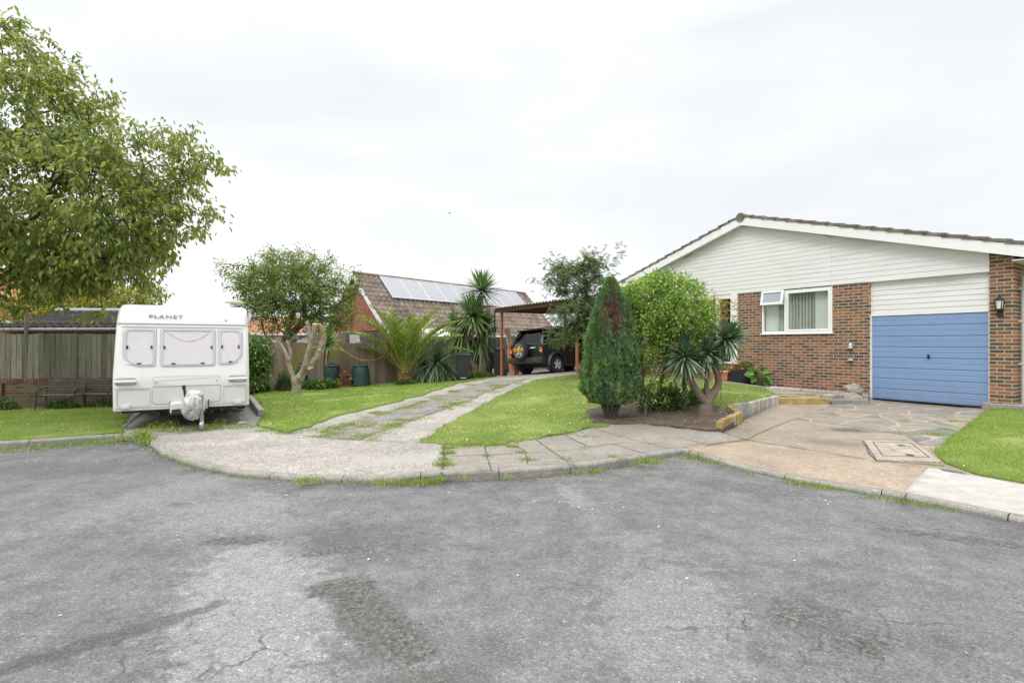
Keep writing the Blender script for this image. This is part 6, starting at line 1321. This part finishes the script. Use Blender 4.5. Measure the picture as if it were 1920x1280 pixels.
# ------------------------------------------------------------------ pollarded tree trunk
m_pol = M('pale_bark', (.33, .28, .21), .9, .32, 4.5, bmp=1, bscale=22, dirt=((.15, .125, .085), 6, .50, .66)); m_cut = M('cut_wood', (.50, .40, .27), .9, .2, 8)
tb = W(555, 737); dt = tb.y
def tp(px, py, dz=0): return P(px, py, dt + dz)
pt2 = yucca('pollarded_tree', 'bare pollarded tree with pale forked limbs cut off short', tb,
      [([tb - Vector((0, 0, .15)), tp(556, 728), tp(557, 715), tp(572, 694), tp(590, 675), tp(602, 648, .1), tp(604, 612, .15)], [.20, .15, .14, .105, .10, .09, .088]),
       ([tp(555, 722), tp(549, 705), tp(542, 685), tp(541, 672)], [.14, .08, .075, .07]), ([tp(541, 676), tp(535, 660), tp(526, 645)], [.08, .06, .05]), ([tp(541, 676), tp(545, 662, .05), tp(538, 640, .05)], [.07, .05, .042]),
       ([tp(563, 712), tp(570, 690, -.1), tp(577, 665, -.1), tp(584, 640, -.1), tp(591, 608, -.1)], [.12, .09, .08, .082, .075]), ([tp(583, 645, -.1), tp(579, 618, -.12), tp(575, 603, -.12)], [.08, .06, .055]), ([tp(602, 650, .1), tp(607, 632, .1), tp(597, 608, .05)], [.10, .10, .085])], [], m_yuc, cat='tree', trunkm=m_pol)
q = MB()
for c, ax_, r_ in ((tp(604, 611.6, .15), (.1, 0, 1), .098), (tp(526, 644.6), (-.5, 0, .9), .05), (tp(538, 639.6, .05), (-.3, 0, 1), .042), (tp(591, 607.6, -.1), (.2, -.2, 1), .083), (tp(575, 602.6, -.12), (-.3, -.2, 1), .055), (tp(597, 607.6, .05), (-.3, -.2, 1), .083)):
    Mx = Vector(ax_).to_track_quat('Z', 'Y').to_matrix(); q.lathe([(0, -.02), (r_, -.02), (r_ * .97, .012), (0, .008)], 12, c - tb, M=Mx)
for px, py, dz, r_ in ((580, 690, -.22, .06), (599, 655, -.05, .05), (545, 690, -.08, .03), (560, 705, -.18, .06), (585, 688, -.16, .045)): q.lathe([(r_, -.02), (r_ * .8, .012), (r_ * .35, .004), (0, -.01)], 9, tp(px, py, dz) - tb, M=Vector((.3, -1, .2)).to_track_quat('Z', 'Y').to_matrix())
q.build('pruning_cut', m_cut, pt2)
m_shoot = leafmat('shoot_leaf', [(0, (.20, .22, .03)), (1, (.40, .38, .06))], .3, f=1.1); VV = []; FF = []; of = 0
for px, py, n, sp_ in ((526, 646, 22, .05), (604, 616, 40, .07), (540, 642, 16, .05), (592, 606, 14, .05), (606, 625, 20, .06)):
    V, Fc = leafgeo(np.array(tp(px, py, -.05) - tb)[None] + rv(n, sp_), rv(n) + np.array([[0, 0, .5]]), rv(n), np.full(n, .06), np.full(n, .028)); VV.append(V); FF.append(Fc + of); of += len(V)
fastmesh('new_shoots', np.concatenate(VV), np.concatenate(FF), m_shoot, pt2)

# ------------------------------------------------------------------ border plants
m_laur = leafmat('laurel_leaf', [(0, (.04, .08, .018)), (.55, (.075, .14, .03)), (.9, (.14, .22, .05)), (1, (.35, .38, .14))], .25, rough=.35)
cx_ = P(485, 690, 16.3); t_ = thing('laurel_shrub', 'glossy dark shrub growing between the caravan and the leaning boards', 'shrub', (cx_.x, cx_.y, 0))
tips = ellipsoid_pts([(480, 645, 16.3, 20, 22, .45), (482, 675, 16.3, 24, 40, .5), (488, 660, 16.3, 18, 20, .4), (478, 715, 16.2, 20, 20, .4), (470, 690, 16.2, 15, 40, .4)], 330, .3); B0 = np.array(t_.location); A, par, DRr, ends = grow([[tuple(B0), tuple(B0 + np.array((0, 0, .9))), tuple(B0 + np.array((-.1, 0, 1.5)))]], tips, .2, 4)
branches(A - B0, par, .004, .04, .45).build('stems', m_bark, t_); V, Fc = foliage(A[ends] - B0, DRr[ends], 12, .06, .11, .45, .1, 2, along=.15); fastmesh('crown', V, Fc, m_laur, t_)
PL = [('border_plant', 'leafy green plant at the foot of the laurel shrub', 488, 735, (.4, .25, .35), 350, .14, .5, m_lowg), ('border_plant', 'dark feathery plant left of the pollarded trunk', 535, 733, (.38, .25, .75), 900, .12, .14, leafmat('feathery_leaf', [(0, (.04, .075, .03)), (1, (.09, .14, .05))], .25)),
      ('border_plant', 'broad dark leaves right of the pollarded trunk', 585, 731, (.5, .25, .35), 420, .15, .45, m_lowg), ('border_plant', 'dark hellebore-like clump in front of the skewed bin', 612, 729, (.5, .25, .34), 420, .16, .4, m_lowg),
      ('border_plant', 'dry orange brown plant between two compost bins', 647, 726, (.26, .2, .72), 260, .12, .4, leafmat('dry_leaf', [(0, (.30, .14, .07)), (.6, (.45, .25, .14)), (1, (.35, .25, .12))], .3, f=1)), ('border_plant', 'thin green twiggy plant above the dry plant', 642, 721, (.16, .16, 1.0), 130, .12, .3, m_lowg),
      ('border_plant', 'weedy clump under the benches', 118, 766, (.5, .2, .25), 320, .1, .35, m_lowg), ('border_plant', 'weedy clump at the left foot of the garden wall', 8, 769, (.35, .2, .3), 260, .1, .4, m_lowg), ('border_plant', 'weeds by the caravan side of the benches', 200, 763, (.5, .2, .22), 260, .09, .35, m_lowg),
      ('border_plant', 'grassy clump at the foot of the tall yucca', 905, 708, (.7, .2, .2), 500, .12, .2, m_lowg)]
for nm, lb, px, py, r_, n_, l_, w_, mt in PL: bush(nm, lb, W(px, py), r_, n_, l_, w_, mt)
m_gold = leafmat('golden_leaf', [(0, (.16, .19, .025)), (.6, (.30, .31, .04)), (1, (.45, .42, .07))], .4, f=1.25)
b_ = P(150, 600, 21); b_.z = 0
tree('golden_tree', 'yellow leaved tree glowing behind the shed roof', tuple(b_), [[tuple(b_), tuple(b_ + Vector((0, 0, 1.6)))]], [(60, 575, 21, 50, 35, .9), (150, 580, 21, 60, 35, 1), (240, 565, 21, 45, 28, .9), (275, 550, 21, 22, 16, .5), (20, 590, 21, 25, 20, .6)], 420, 16, .14, .5, m_gold, m_bark, .012, .14, 8, .2, .1, .3, .2)
# trailing red flowers behind the fence and at far left: small plants
m_pinkf = M('pink_petal', (.70, .16, .22), .6, .15); m_redf = M('red_petal', (.45, .03, .05), .6, .15); m_yelf = M('yellow_petal', (.75, .55, .05), .6, .1); m_whtf = M('white_petal', (.80, .80, .77), .6, .05)
def rose(label, px, py, d, n, mat, spread=.25):
    c = P(px, py, d); g_ = H(c.x, c.y); t = thing('rose_bush', label, 'rose bush', (c.x, c.y, g_)); h_ = c.z - g_
    tips = np.array([[rng.normal(0, spread), rng.normal(0, spread * .5), h_ + rng.normal(0, spread * .5)] for _ in range(16)]); A, par, DRr, ends = grow([[(0, 0, 0), (0, 0, h_ * .5)]], tips, .2, 3); branches(A, par, .004, .02).build('stems', m_bark, t); V, Fc = foliage(A[ends], DRr[ends], 8, .06, .06, .6, 0, 1, along=.2); fastmesh('leaves', V, Fc, m_lowg, t)
    for k in range(n):
        q = MB(); c2 = Vector(tips[k]) + Vector((0, -.1, .05))
        for j in range(9): a_ = j * 2.1; q.lathe([(0, 0), (.05, .02), (.055, .05)], 6, c2 + Vector((.03 * math.cos(a_), .03 * math.sin(a_), .0)), M=Matrix.Rotation(.5, 3, (math.cos(a_ + 1.6), math.sin(a_ + 1.6), 0)), cap=False)
        q.build('flower', mat, t)
rose('pink rose bush reaching over the fence behind the tree stems', 516, 632, 20.2, 5, m_pinkf); rose('pale pink rose at the far left edge behind the fence', 4, 603, 13.6, 3, m_pinkf, .2); rose('red flowered climber by the return of the fence beside the caravan', 486, 640, 17.9, 3, m_redf, .15)
# flowers in the black planter and big leaves
c_ = Vector(pt.location); fl = bush('planter_flowers', 'red and yellow flowering plants spilling from the black pot', c_ + Vector((0, 0, .27)), (.42, .32, .36), 700, .06, .55, leafmat('planter_leaf', [(0, (.07, .12, .03)), (.6, (.14, .19, .05)), (1, (.25, .13, .06))], .3))
for i in range(34):
    u = Vector(rng.normal(0, 1, 3)).normalized(); u.z = abs(u.z); q = MB(); cc = Vector((u.x * .42, u.y * .32, u.z * .38)); 
    for j in range(5): a_ = j * 1.2566; q.lathe([(0, 0), (.022, .006), (.02, .014)], 5, cc + Vector((.018 * math.cos(a_), -.01, .018 * math.sin(a_))), cap=False)
    q.build('flower', (m_redf, m_yelf, m_redf, m_pinkf)[i % 4], fl)
bl2 = thing('big_leaf_plant', 'broad heart-shaped green leaves at the foot of the brick wall', 'plant', W(1424, 721)); n = 26
u = unit(rv(n) + np.array([[0, -.5, .3]])); p = u * np.array([[.24, .16, .28]]) * rng.uniform(.5, 1, (n, 1)) + np.array([[0, 0, .22]]); V, Fc = leafgeo(p, unit(u + np.array([[0, -.3, -.7]])), unit(np.array([[0, -1, .6]]) + rv(n, .3)), np.full(n, .21), np.full(n, .17), .15, .2, .35)
fastmesh('leaves', V, Fc, leafmat('broad_leaf', [(0, (.06, .14, .025)), (1, (.12, .24, .05))], .3), bl2)
q = MB(); [q.tube([(0, 0, 0), tuple(x * .6), tuple(x)], .006, 4) for x in p]; q.build('stalks', m_lowg, bl2)
bush('trough_plant', 'yellow green plant trailing over the terracotta trough', Vector(tr.location) + Vector((.12, -.1, .22)), (.28, .18, .22), 300, .05, .6, leafmat('trough_leaf', [(0, (.13, .17, .03)), (1, (.30, .30, .06))], .3))
# ------------------------------------------------------------------ person standing behind the fence
m_skin = M('skin', (.62, .33, .235), .55, .08, 12); m_hair = M('grey_hair', (.55, .50, .44), .7, .15, 20); m_shirt = M('blue_shirt', (.10, .14, .22), .85, .15)
pp = P(672, 650, 20.6); pgz = H(pp.x, pp.y); hd_t = P(672, 637.5, 20.6).z - pgz
pe = thing('person', 'grey haired person whose head shows just above the fence', 'person', (pp.x, pp.y, pgz)); k = hd_t / 1.76
J = {'pelvis': ((0, 0, .95), .15), 'waist': ((0, 0, 1.1), .14), 'chest': ((0, .01, 1.32), .16), 'neck': ((0, 0, 1.47), .06), 'nk2': ((0, -.01, 1.53), .056), 'chin': ((0, -.025, 1.585), .066), 'face': ((0, -.01, 1.65), .092), 'crown': ((0, .01, 1.70), .072)}
for s, nm in ((-1, 'l'), (1, 'r')):
    J.update({nm + 'sh': ((s * .19, .01, 1.40), .065), nm + 'el': ((s * .25, .02, 1.12), .045), nm + 'wr': ((s * .26, -.06, .88), .03), nm + 'ha': ((s * .265, -.09, .80), .032), nm + 'hi': ((s * .10, 0, .90), .09), nm + 'kn': ((s * .11, -.01, .49), .06), nm + 'an': ((s * .11, .02, .08), .042), nm + 'to': ((s * .12, -.12, .035), .035)})
    for f in range(5): J['%sf%d' % (nm, f)] = ((s * (.265 + .012 * (f - 2)), -.10 - .01 * f if f else -.13, .715 + .01 * abs(f - 2) if f else .76), .009)
Ed = [('pelvis', 'waist'), ('waist', 'chest'), ('chest', 'neck'), ('neck', 'nk2'), ('nk2', 'chin'), ('chin', 'face'), ('face', 'crown')]
for nm in 'lr': Ed += [('chest', nm + 'sh'), (nm + 'sh', nm + 'el'), (nm + 'el', nm + 'wr'), (nm + 'wr', nm + 'ha'), ('pelvis', nm + 'hi'), (nm + 'hi', nm + 'kn'), (nm + 'kn', nm + 'an'), (nm + 'an', nm + 'to')] + [(nm + 'ha', '%sf%d' % (nm, f)) for f in range(5)]
ks = list(J); me = bpy.data.meshes.new('body'); me.from_pydata([tuple(k * c for c in J[a][0]) for a in ks], [(ks.index(a), ks.index(b)) for a, b in Ed], [])
bo = link('body', me, m_skin, pe); sk = bo.modifiers.new('skin', 'SKIN')
for i, a in enumerate(ks): me.skin_vertices[0].data[i].radius = (J[a][1] * k,) * 2; me.skin_vertices[0].data[i].use_root = (a == 'pelvis')
sk.use_smooth_shade = True; sb_ = bo.modifiers.new('sub', 'SUBSURF'); sb_.levels = 2; sb_.render_levels = 2
q = MB(); hc_ = Vector((0, .005, 1.668)) * k; n1, n2 = 16, 24; V = []; Fc = []
for i in range(n1 + 1):
    for j in range(n2):
        th = PI * .62 * i / n1; ph = 2 * PI * j / n2; d = Vector((math.sin(th) * math.cos(ph), math.sin(th) * math.sin(ph), math.cos(th)))
        front = max(0, -d.y); lim = 1.0 if d.z > .62 * front + .05 or d.y > -.25 else 0
        V.append(hc_ + Vector((d.x * .092, d.y * .108, d.z * .104)) * k * (1.0 if lim else .90))
for i in range(n1):
    for j in range(n2): a = i * n2 + j; b = i * n2 + (j + 1) % n2; Fc.append((a, b, b + n2, a + n2))
q.add(V, Fc); q.build('hair', m_hair, pe, smooth=60)
q = MB(); q.hexa([Vector(p) * k for p in ((-.012, -.10, 1.625), (.012, -.10, 1.625), (.016, -.08, 1.625), (-.016, -.08, 1.625), (-.006, -.095, 1.675), (.006, -.095, 1.675), (.008, -.08, 1.675), (-.008, -.08, 1.675))]); q.build('nose', m_skin, pe, bevel=.004)
for s in (-1, 1):
    q = MB(); q.lathe([(0, -.012), (.009, -.008), (.012, 0), (.009, .008), (0, .012)], 8, Vector((s * .033, -.092, 1.672)) * k); q.build('eye', M('eye_dark', (.06, .045, .04), .3, .1), pe)
    q = MB(); q.lathe([(0, -.03), (.015, -.02), (.018, 0), (.012, .025), (0, .03)], 8, Vector((s * .095, .01, 1.655)) * k); q.build('ear', m_skin, pe)
q = MB(); q.bar(Vector((-.022, -.088, 1.598)) * k, Vector((.022, -.088, 1.598)) * k, .008, .008); q.build('mouth', m_redf, pe)
q = MB()
def tor(z0, z1, rx0, rx1, ry): q.hexa([Vector(p) * k for p in ((-rx0, -ry, z0), (rx0, -ry, z0), (rx0, ry, z0), (-rx0, ry, z0), (-rx1, -ry * .8, z1), (rx1, -ry * .8, z1), (rx1, ry * .8, z1), (-rx1, ry * .8, z1))])
tor(.92, 1.30, .19, .215, .145); tor(1.28, 1.46, .235, .10, .15); q.build('shirt', m_shirt, pe, bevel=.03, seg=3)

# ------------------------------------------------------------------ grass, weeds, litter, daisies
def samp(poly, n):
    a = np.array(poly); x = rng.uniform(a[:, 0].min(), a[:, 0].max(), n); y = rng.uniform(a[:, 1].min(), a[:, 1].max(), n); kk = inside(poly, x, y); return x[kk], y[kk]
def area(poly): a = np.array(poly); return abs(np.dot(a[:, 0], np.roll(a[:, 1], 1)) - np.dot(a[:, 1], np.roll(a[:, 0], 1))) / 2
def gblades(x, y, z, h, wd, lean=.5):
    n = len(x); a = rng.uniform(0, 2 * PI, n); S = np.column_stack([np.cos(a), np.sin(a), 0 * a]) * (wd / 2); b = rng.uniform(0, 2 * PI, n); hh = h * rng.uniform(.5, 1.25, n); ln = lean * rng.uniform(.1, 1.2, n) * hh
    p = np.column_stack([x, y, z]); t = p + np.column_stack([np.cos(b) * ln, np.sin(b) * ln, hh]); V = np.stack([p + S, p - S, t], 1).reshape(-1, 3); return V, np.arange(3 * n).reshape(-1, 3)
m_grass = leafmat('grass_blade', [(0, (.09, .158, .03)), (.5, (.14, .212, .046)), (.85, (.205, .262, .07)), (1, (.34, .325, .14))], .4, (.25, .265, .085), 1.0, f=1.5)
m_grassb = leafmat('grass_blade_bright', [(0, (.10, .185, .022)), (.5, (.15, .245, .032)), (.85, (.21, .30, .048)), (1, (.33, .345, .1))], .4, (.20, .265, .05), 1.2, f=1.5)
for poly, hf, off, dens, h, wd, mt in ((cl, H, .01, 2600, .028, .008, m_grass), (ll, H, .01, 1700, .03, .009, m_grassb), (bl, H, .01, 1400, .032, .011, m_grassb), (rl, HD, .015, 3000, .034, .007, m_grassb)):
    x, y = samp(densify(poly, .25, .05), int(dens * (np.ptp(np.array(poly)[:, 0]) * np.ptp(np.array(poly)[:, 1]))) if 0 else int(dens * area(poly) * (np.ptp(np.array(poly)[:, 0]) * np.ptp(np.array(poly)[:, 1])) / area(poly)))
    vis = (y > 1) & (np.abs(x) < y * 1.06 + .3); x, y = x[vis], y[vis]
    if len(x) > 130000: k_ = rng.choice(len(x), 130000, False); x, y = x[k_], y[k_]
    if poly is cl: k_ = ~inside(bed, x, y); x, y = x[k_], y[k_]
    wear = np.array([noise.noise((a_ * .9, b_ * .9, 3.1)) + .6 * noise.noise((a_ * 2.7, b_ * 2.7, 8.1)) for a_, b_ in zip(x, y)]); k_ = rng.uniform(-.1, .5, len(x)) > wear - .12; x, y = x[k_], y[k_]
    eb_ = np.array(densify(poly, .012)); eb_ = eb_[(eb_[:, 1] > 1) & (np.abs(eb_[:, 0]) < eb_[:, 1] * 1.06)]; eb_ = eb_[rng.uniform(0, 1, len(eb_)) < .55 + .5 * np.sin(eb_[:, 0] * 7) * np.sin(eb_[:, 1] * 5)]; eb_ = eb_ + rng.normal(0, .022, eb_.shape); x = np.concatenate([x, eb_[:, 0]]); y = np.concatenate([y, eb_[:, 1]])
    jx = rng.normal(0, .025, len(x)); V, Fc = gblades(x + jx, y + jx[::-1], hf.arr(x, y) + off, h, wd); tag(fastmesh('grass', V, Fc, mt), kind='stuff')
# tufts along edges, kerbs and joints
VV = []; FF = []; of = 0; WV = []; WF = []; wof = 0
def tuft(p, r, n, h, broad=0):
    global of, wof
    n = int(n * .75); h = h * .75
    x = p[0] + rng.normal(0, r, n); y = p[1] + rng.normal(0, r * .6, n); V, Fc = gblades(x, y, np.full(n, p[2]), h, .008, .9); VV.append(V); FF.append(Fc + of); of += len(V)
    m = int(n * broad)
    if m:
        V, Fc = leafgeo(np.column_stack([p[0] + rng.normal(0, r, m), p[1] + rng.normal(0, r * .6, m), p[2] + rng.uniform(0, h * .8, m)]), rv(m) + np.array([[0, 0, .7]]), rv(m, .6) + np.array([[0, 0, 1]]), rng.uniform(.5, 1.1, m) * h * .6, rng.uniform(.3, .5, m) * h * .5); WV.append(V); WF.append(Fc + wof); wof += len(V)
TU = [(268, 822, .08, 130, .17, .7), (262, 814, .08, 80, .12, .5), (275, 834, .06, 80, .16, .6), (310, 858, .05, 60, .07, .4), (345, 868, .04, 30, .05, .3), (395, 882, .06, 40, .05, .3), (470, 895, .05, 40, .05, .3), (515, 897, .04, 30, .05, .3), (580, 903, .1, 200, .07, .6), (660, 903, .08, 60, .06, .4), (720, 905, .1, 110, .07, .4), (760, 907, .1, 140, .08, .5), (790, 906, .12, 180, .09, .5), (815, 905, .08, 120, .09, .5), (825, 898, .03, 40, .08, .6), (720, 910, .06, 40, .05, .2),
      (840, 850, .06, 160, .07, .6), (843, 840, .06, 140, .06, .6), (833, 872, .07, 180, .08, .6), (832, 862, .05, 90, .06, .5), (905, 832, .06, 120, .06, .5), (960, 838, .06, 140, .06, .6), (970, 830, .04, 60, .05, .5), (988, 862, .07, 120, .06, .6), (975, 848, .05, 80, .05, .5), (912, 855, .04, 60, .05, .4), (905, 882, .05, 60, .03, .4), (1095, 818, .08, 90, .04, .4), (1060, 860, .07, 70, .04, .4), (1072, 866, .06, 60, .03, .4), (1095, 839, .04, 40, .04, .4), (1168, 862, .05, 60, .05, .5), (1150, 857, .05, 60, .05, .5), (1210, 866, .07, 120, .09, .5), (1225, 868, .06, 90, .08, .5), (1115, 885, .08, 120, .07, .6), (1090, 886, .05, 50, .06, .6), (1195, 875, .04, 40, .06, .5), (950, 895, .04, 40, .07, .6), (870, 897, .03, 30, .08, .6), (1300, 860, .09, 130, .06, .6), (1330, 866, .09, 120, .05, .6), (1410, 890, .08, 60, .04, .5), (1480, 902, .1, 120, .05, .5), (1510, 908, .1, 160, .06, .6), (1550, 916, .08, 100, .06, .5), (1570, 905, .05, 50, .04, .5), (1650, 925, .08, 160, .08, .8), (1660, 922, .05, 70, .08, .9), (1640, 934, .08, 80, .05, .6), (1690, 941, .08, 120, .04, .5), (1730, 948, .07, 80, .04, .5), (1770, 955, .08, 80, .03, .5),
      (95, 838, .3, 260, .09, .3), (160, 832, .3, 280, .1, .4), (30, 845, .25, 160, .08, .3), (215, 826, .15, 120, .1, .4), (240, 822, .12, 90, .1, .4), (190, 831, .2, 160, .08, .3),
      (300, 806, .16, 200, .10, .5), (290, 800, .12, 120, .12, .4), (330, 808, .2, 240, .08, .3), (395, 802, .18, 260, .1, .6), (412, 796, .07, 90, .14, 1), (440, 802, .2, 260, .07, .4), (375, 806, .14, 160, .06, .4), (465, 799, .12, 140, .06, .4), (310, 800, .12, 120, .18, .2),
      (625, 814, .1, 220, .05, .5), (610, 819, .14, 260, .06, .5), (640, 806, .08, 140, .05, .6), (655, 796, .08, 140, .06, .6), (685, 800, .1, 200, .06, .8), (700, 795, .08, 120, .05, .8), (713, 777, .08, 180, .06, .8), (745, 768, .08, 120, .05, .6), (790, 754, .12, 160, .06, .6), (760, 765, .1, 160, .06, .6), (785, 765, .1, 140, .05, .6), (770, 788, .14, 240, .05, .7), (720, 812, .1, 120, .04, .6), (850, 757, .14, 220, .06, .5), (880, 745, .12, 160, .05, .5), (740, 800, .1, 120, .05, .7), (660, 822, .08, 70, .04, .7), (905, 733, .15, 200, .06, .4), (930, 722, .15, 200, .06, .4), (590, 806, .14, 160, .05, .4), (830, 742, .15, 160, .05, .4), (1115, 800, .12, 160, .06, .4), (1060, 812, .12, 200, .06, .4), (1000, 818, .12, 200, .07, .4), (870, 836, .12, 200, .08, .4), (930, 834, .12, 200, .07, .4), (800, 826, .12, 160, .07, .3), (495, 808, .12, 200, .06, .4), (540, 812, .12, 200, .06, .4)]
hdt = [(1790, 790, .1, 140, .05, .5), (1700, 812, .1, 100, .04, .5), (1695, 790, .06, 90, .05, .6), (1755, 815, .12, 200, .06, .6), (1770, 806, .1, 140, .05, .5), (1770, 782, .1, 100, .05, .5), (1685, 827, .1, 80, .04, .5), (1590, 765, .06, 60, .04, .4), (1745, 870, .12, 60, .04, .4), (1310, 852, .04, 40, .05, .5), (1400, 825, .05, 40, .04, .4), (1563, 776, .06, 60, .04, .4), (1400, 752, .06, 60, .05, .4)]
import itertools
for a_, b_ in itertools.chain(zip(ML, ML[1:]), zip(MR, MR[1:])):
    for s_ in range(7):
        u_ = random.random(); q_ = W(a_[0] + (b_[0] - a_[0]) * u_ + random.gauss(0, 9), a_[1] + (b_[1] - a_[1]) * u_ + random.gauss(0, 3)); tuft(q_, random.uniform(.05, .13), random.randint(50, 150), .06, .6)
for px, py, r_, n, h, br in TU:
    out_road = False; p = W(px, py)
    # points on the road side of the kerb stand on the asphalt
    p0 = Vector((*px0(px, py), 0)); kd = min((math.hypot(p0.x - dn.x, p0.y - dn.y), i) for i, dn in enumerate(dense)); dn = dense[kd[1]]; t = dense[min(kd[1] + 2, len(dense) - 1)] - dense[max(kd[1] - 2, 0)]
    if (p0.x - dn.x) * -t.y + (p0.y - dn.y) * t.x < 0: p = p0; p.z = .0
    tuft(p, r_, n, h, br)
for px, py, r_, n, h, br in hdt: tuft(W(px, py, HD), r_, n, h, br)
# thin fringe at the whole kerb foot
for i in range(0, len(dense) - 1):
    dn = dense[i]
    if not (1 < dn.y < 9 and abs(dn.x) < dn.y * 1.1) or noise.noise(dn * 1.7) < -.08: continue
    t = dense[i + 1] - dn; nrm = Vector((t.y, -t.x, 0)).normalized(); q_ = dn + nrm * .05; tuft((q_.x, q_.y, 0), .035, random.randint(4, 16), .04, .3)
m_weed = leafmat('weed_blade', [(0, (.09, .17, .025)), (.6, (.16, .25, .04)), (.9, (.30, .30, .07)), (1, (.38, .28, .12))], .35)
V1 = np.concatenate(VV); F1 = np.concatenate(FF); tag(fastmesh('weeds', V1, F1, m_weed), kind='stuff'); tag(fastmesh('weed_leaves', np.concatenate(WV), np.concatenate(WF), m_weed), kind='stuff')
# litter: dry leaves, petals and grit
def flakes(name, spots, mat, s0, s1, hf=H):
    V = []; Fc = []
    for px, py, rx, ry, n, h_ in spots:
        c = W(px, py, h_) if h_ else Vector((*px0(px, py), 0))
        for _ in range(n):
            x = c.x + random.gauss(0, rx); y = c.y + random.gauss(0, ry); z = (h_(x, y) + .008 if h_ else .004) + random.uniform(0, .006); s = random.uniform(s0, s1); a = random.uniform(0, 6.28); b = len(V); tl = random.uniform(-.4, .4)
            if h_ is H and inside(bed, np.array([x]), np.array([y]))[0]: z += .065
            for u, v in ((-1, 0), (0, -.5), (1, 0), (0, .5)): V.append((x + s * (u * math.cos(a) - v * math.sin(a)), y + s * (u * math.sin(a) + v * math.cos(a)), z + s * .5 * (abs(u) * tl + .3)))
            Fc.append((b, b + 1, b + 2, b + 3))
    return tag(fastmesh(name, V, Fc, mat), kind='stuff')
m_litter = leafmat('dry_litter', [(0, (.16, .10, .06)), (.5, (.34, .23, .14)), (.85, (.52, .38, .25)), (1, (.62, .50, .36))], .1, f=.85)
flakes('leaf_litter', [(1270, 799, .45, .06, 260, H), (1180, 793, .3, .05, 120, H), (1220, 790, .5, .12, 260, H), (1290, 785, .4, .2, 600, H), (1330, 795, .25, .15, 360, H), (1180, 785, .25, .1, 120, H), (1240, 775, .4, .25, 240, H), (850, 903, .9, .06, 130, None), (1000, 899, .8, .05, 110, None), (1130, 890, .5, .05, 90, None), (1240, 872, .3, .06, 110, None), (1300, 866, .25, .08, 90, None), (700, 907, .8, .05, 80, None), (1560, 922, .6, .12, 50, None), (330, 868, .4, .06, 30, None), (90, 845, 1.2, .08, 60, None), (600, 1000, 1.5, 1, 26, None), (1300, 1050, 1.6, .8, 22, None), (1100, 830, .8, .3, 40, H), (700, 850, 1.5, .4, 30, H)], m_litter, .006, .017)
m_chip = M('pale_chip', (.66, .65, .62), .8, .12, 9)
flakes('paint_chips', [(330, 835, .35, .14, 90, H), (390, 828, .4, .18, 60, H), (300, 845, .2, .1, 40, H), (600, 825, 1.0, .2, 26, H), (120, 860, 1.3, .3, 50, None), (600, 930, 1.6, .2, 22, None), (1470, 940, .25, .03, 8, None), (1200, 960, 1.2, .5, 10, None), (800, 1000, 1.5, .8, 10, None), (1600, 850, .8, .25, 16, HD)], m_chip, .005, .02)
# daisies and dandelions in the lawns
def flowers(name, items, mat, r_):
    V = []; Fc = []
    for poly, hf, n in items:
        x, y = samp(poly, n * 3); x, y = x[:n], y[:n]; z = hf.arr(x, y) + .045
        for a, b, c in zip(x, y, z):
            k0 = len(V); rr = r_ * random.uniform(.7, 1.2); V += [(a + rr * math.cos(i * PI / 3), b + rr * math.sin(i * PI / 3), c + random.uniform(-.004, .006)) for i in range(6)]; Fc.append(tuple(range(k0, k0 + 6)))
    return tag(fastmesh(name, V, Fc, mat), kind='stuff')
sub = WL([(945, 790), (1000, 735), (1110, 740), (1110, 800), (1000, 815)])
flowers('daisies', [(cl, H, 260), (ll, H, 330), (bl, H, 380), (rl, HD, 10)], m_whtf, .011)
strip_ = WL(ML + MR); flowers('dandelions', [(strip_, H, 60), (cl, H, 70), (sub, H, 110), (bl, H, 120), (WL([(480, 760), (640, 760), (600, 790), (500, 805)]), H, 60)], m_yelf, .013)
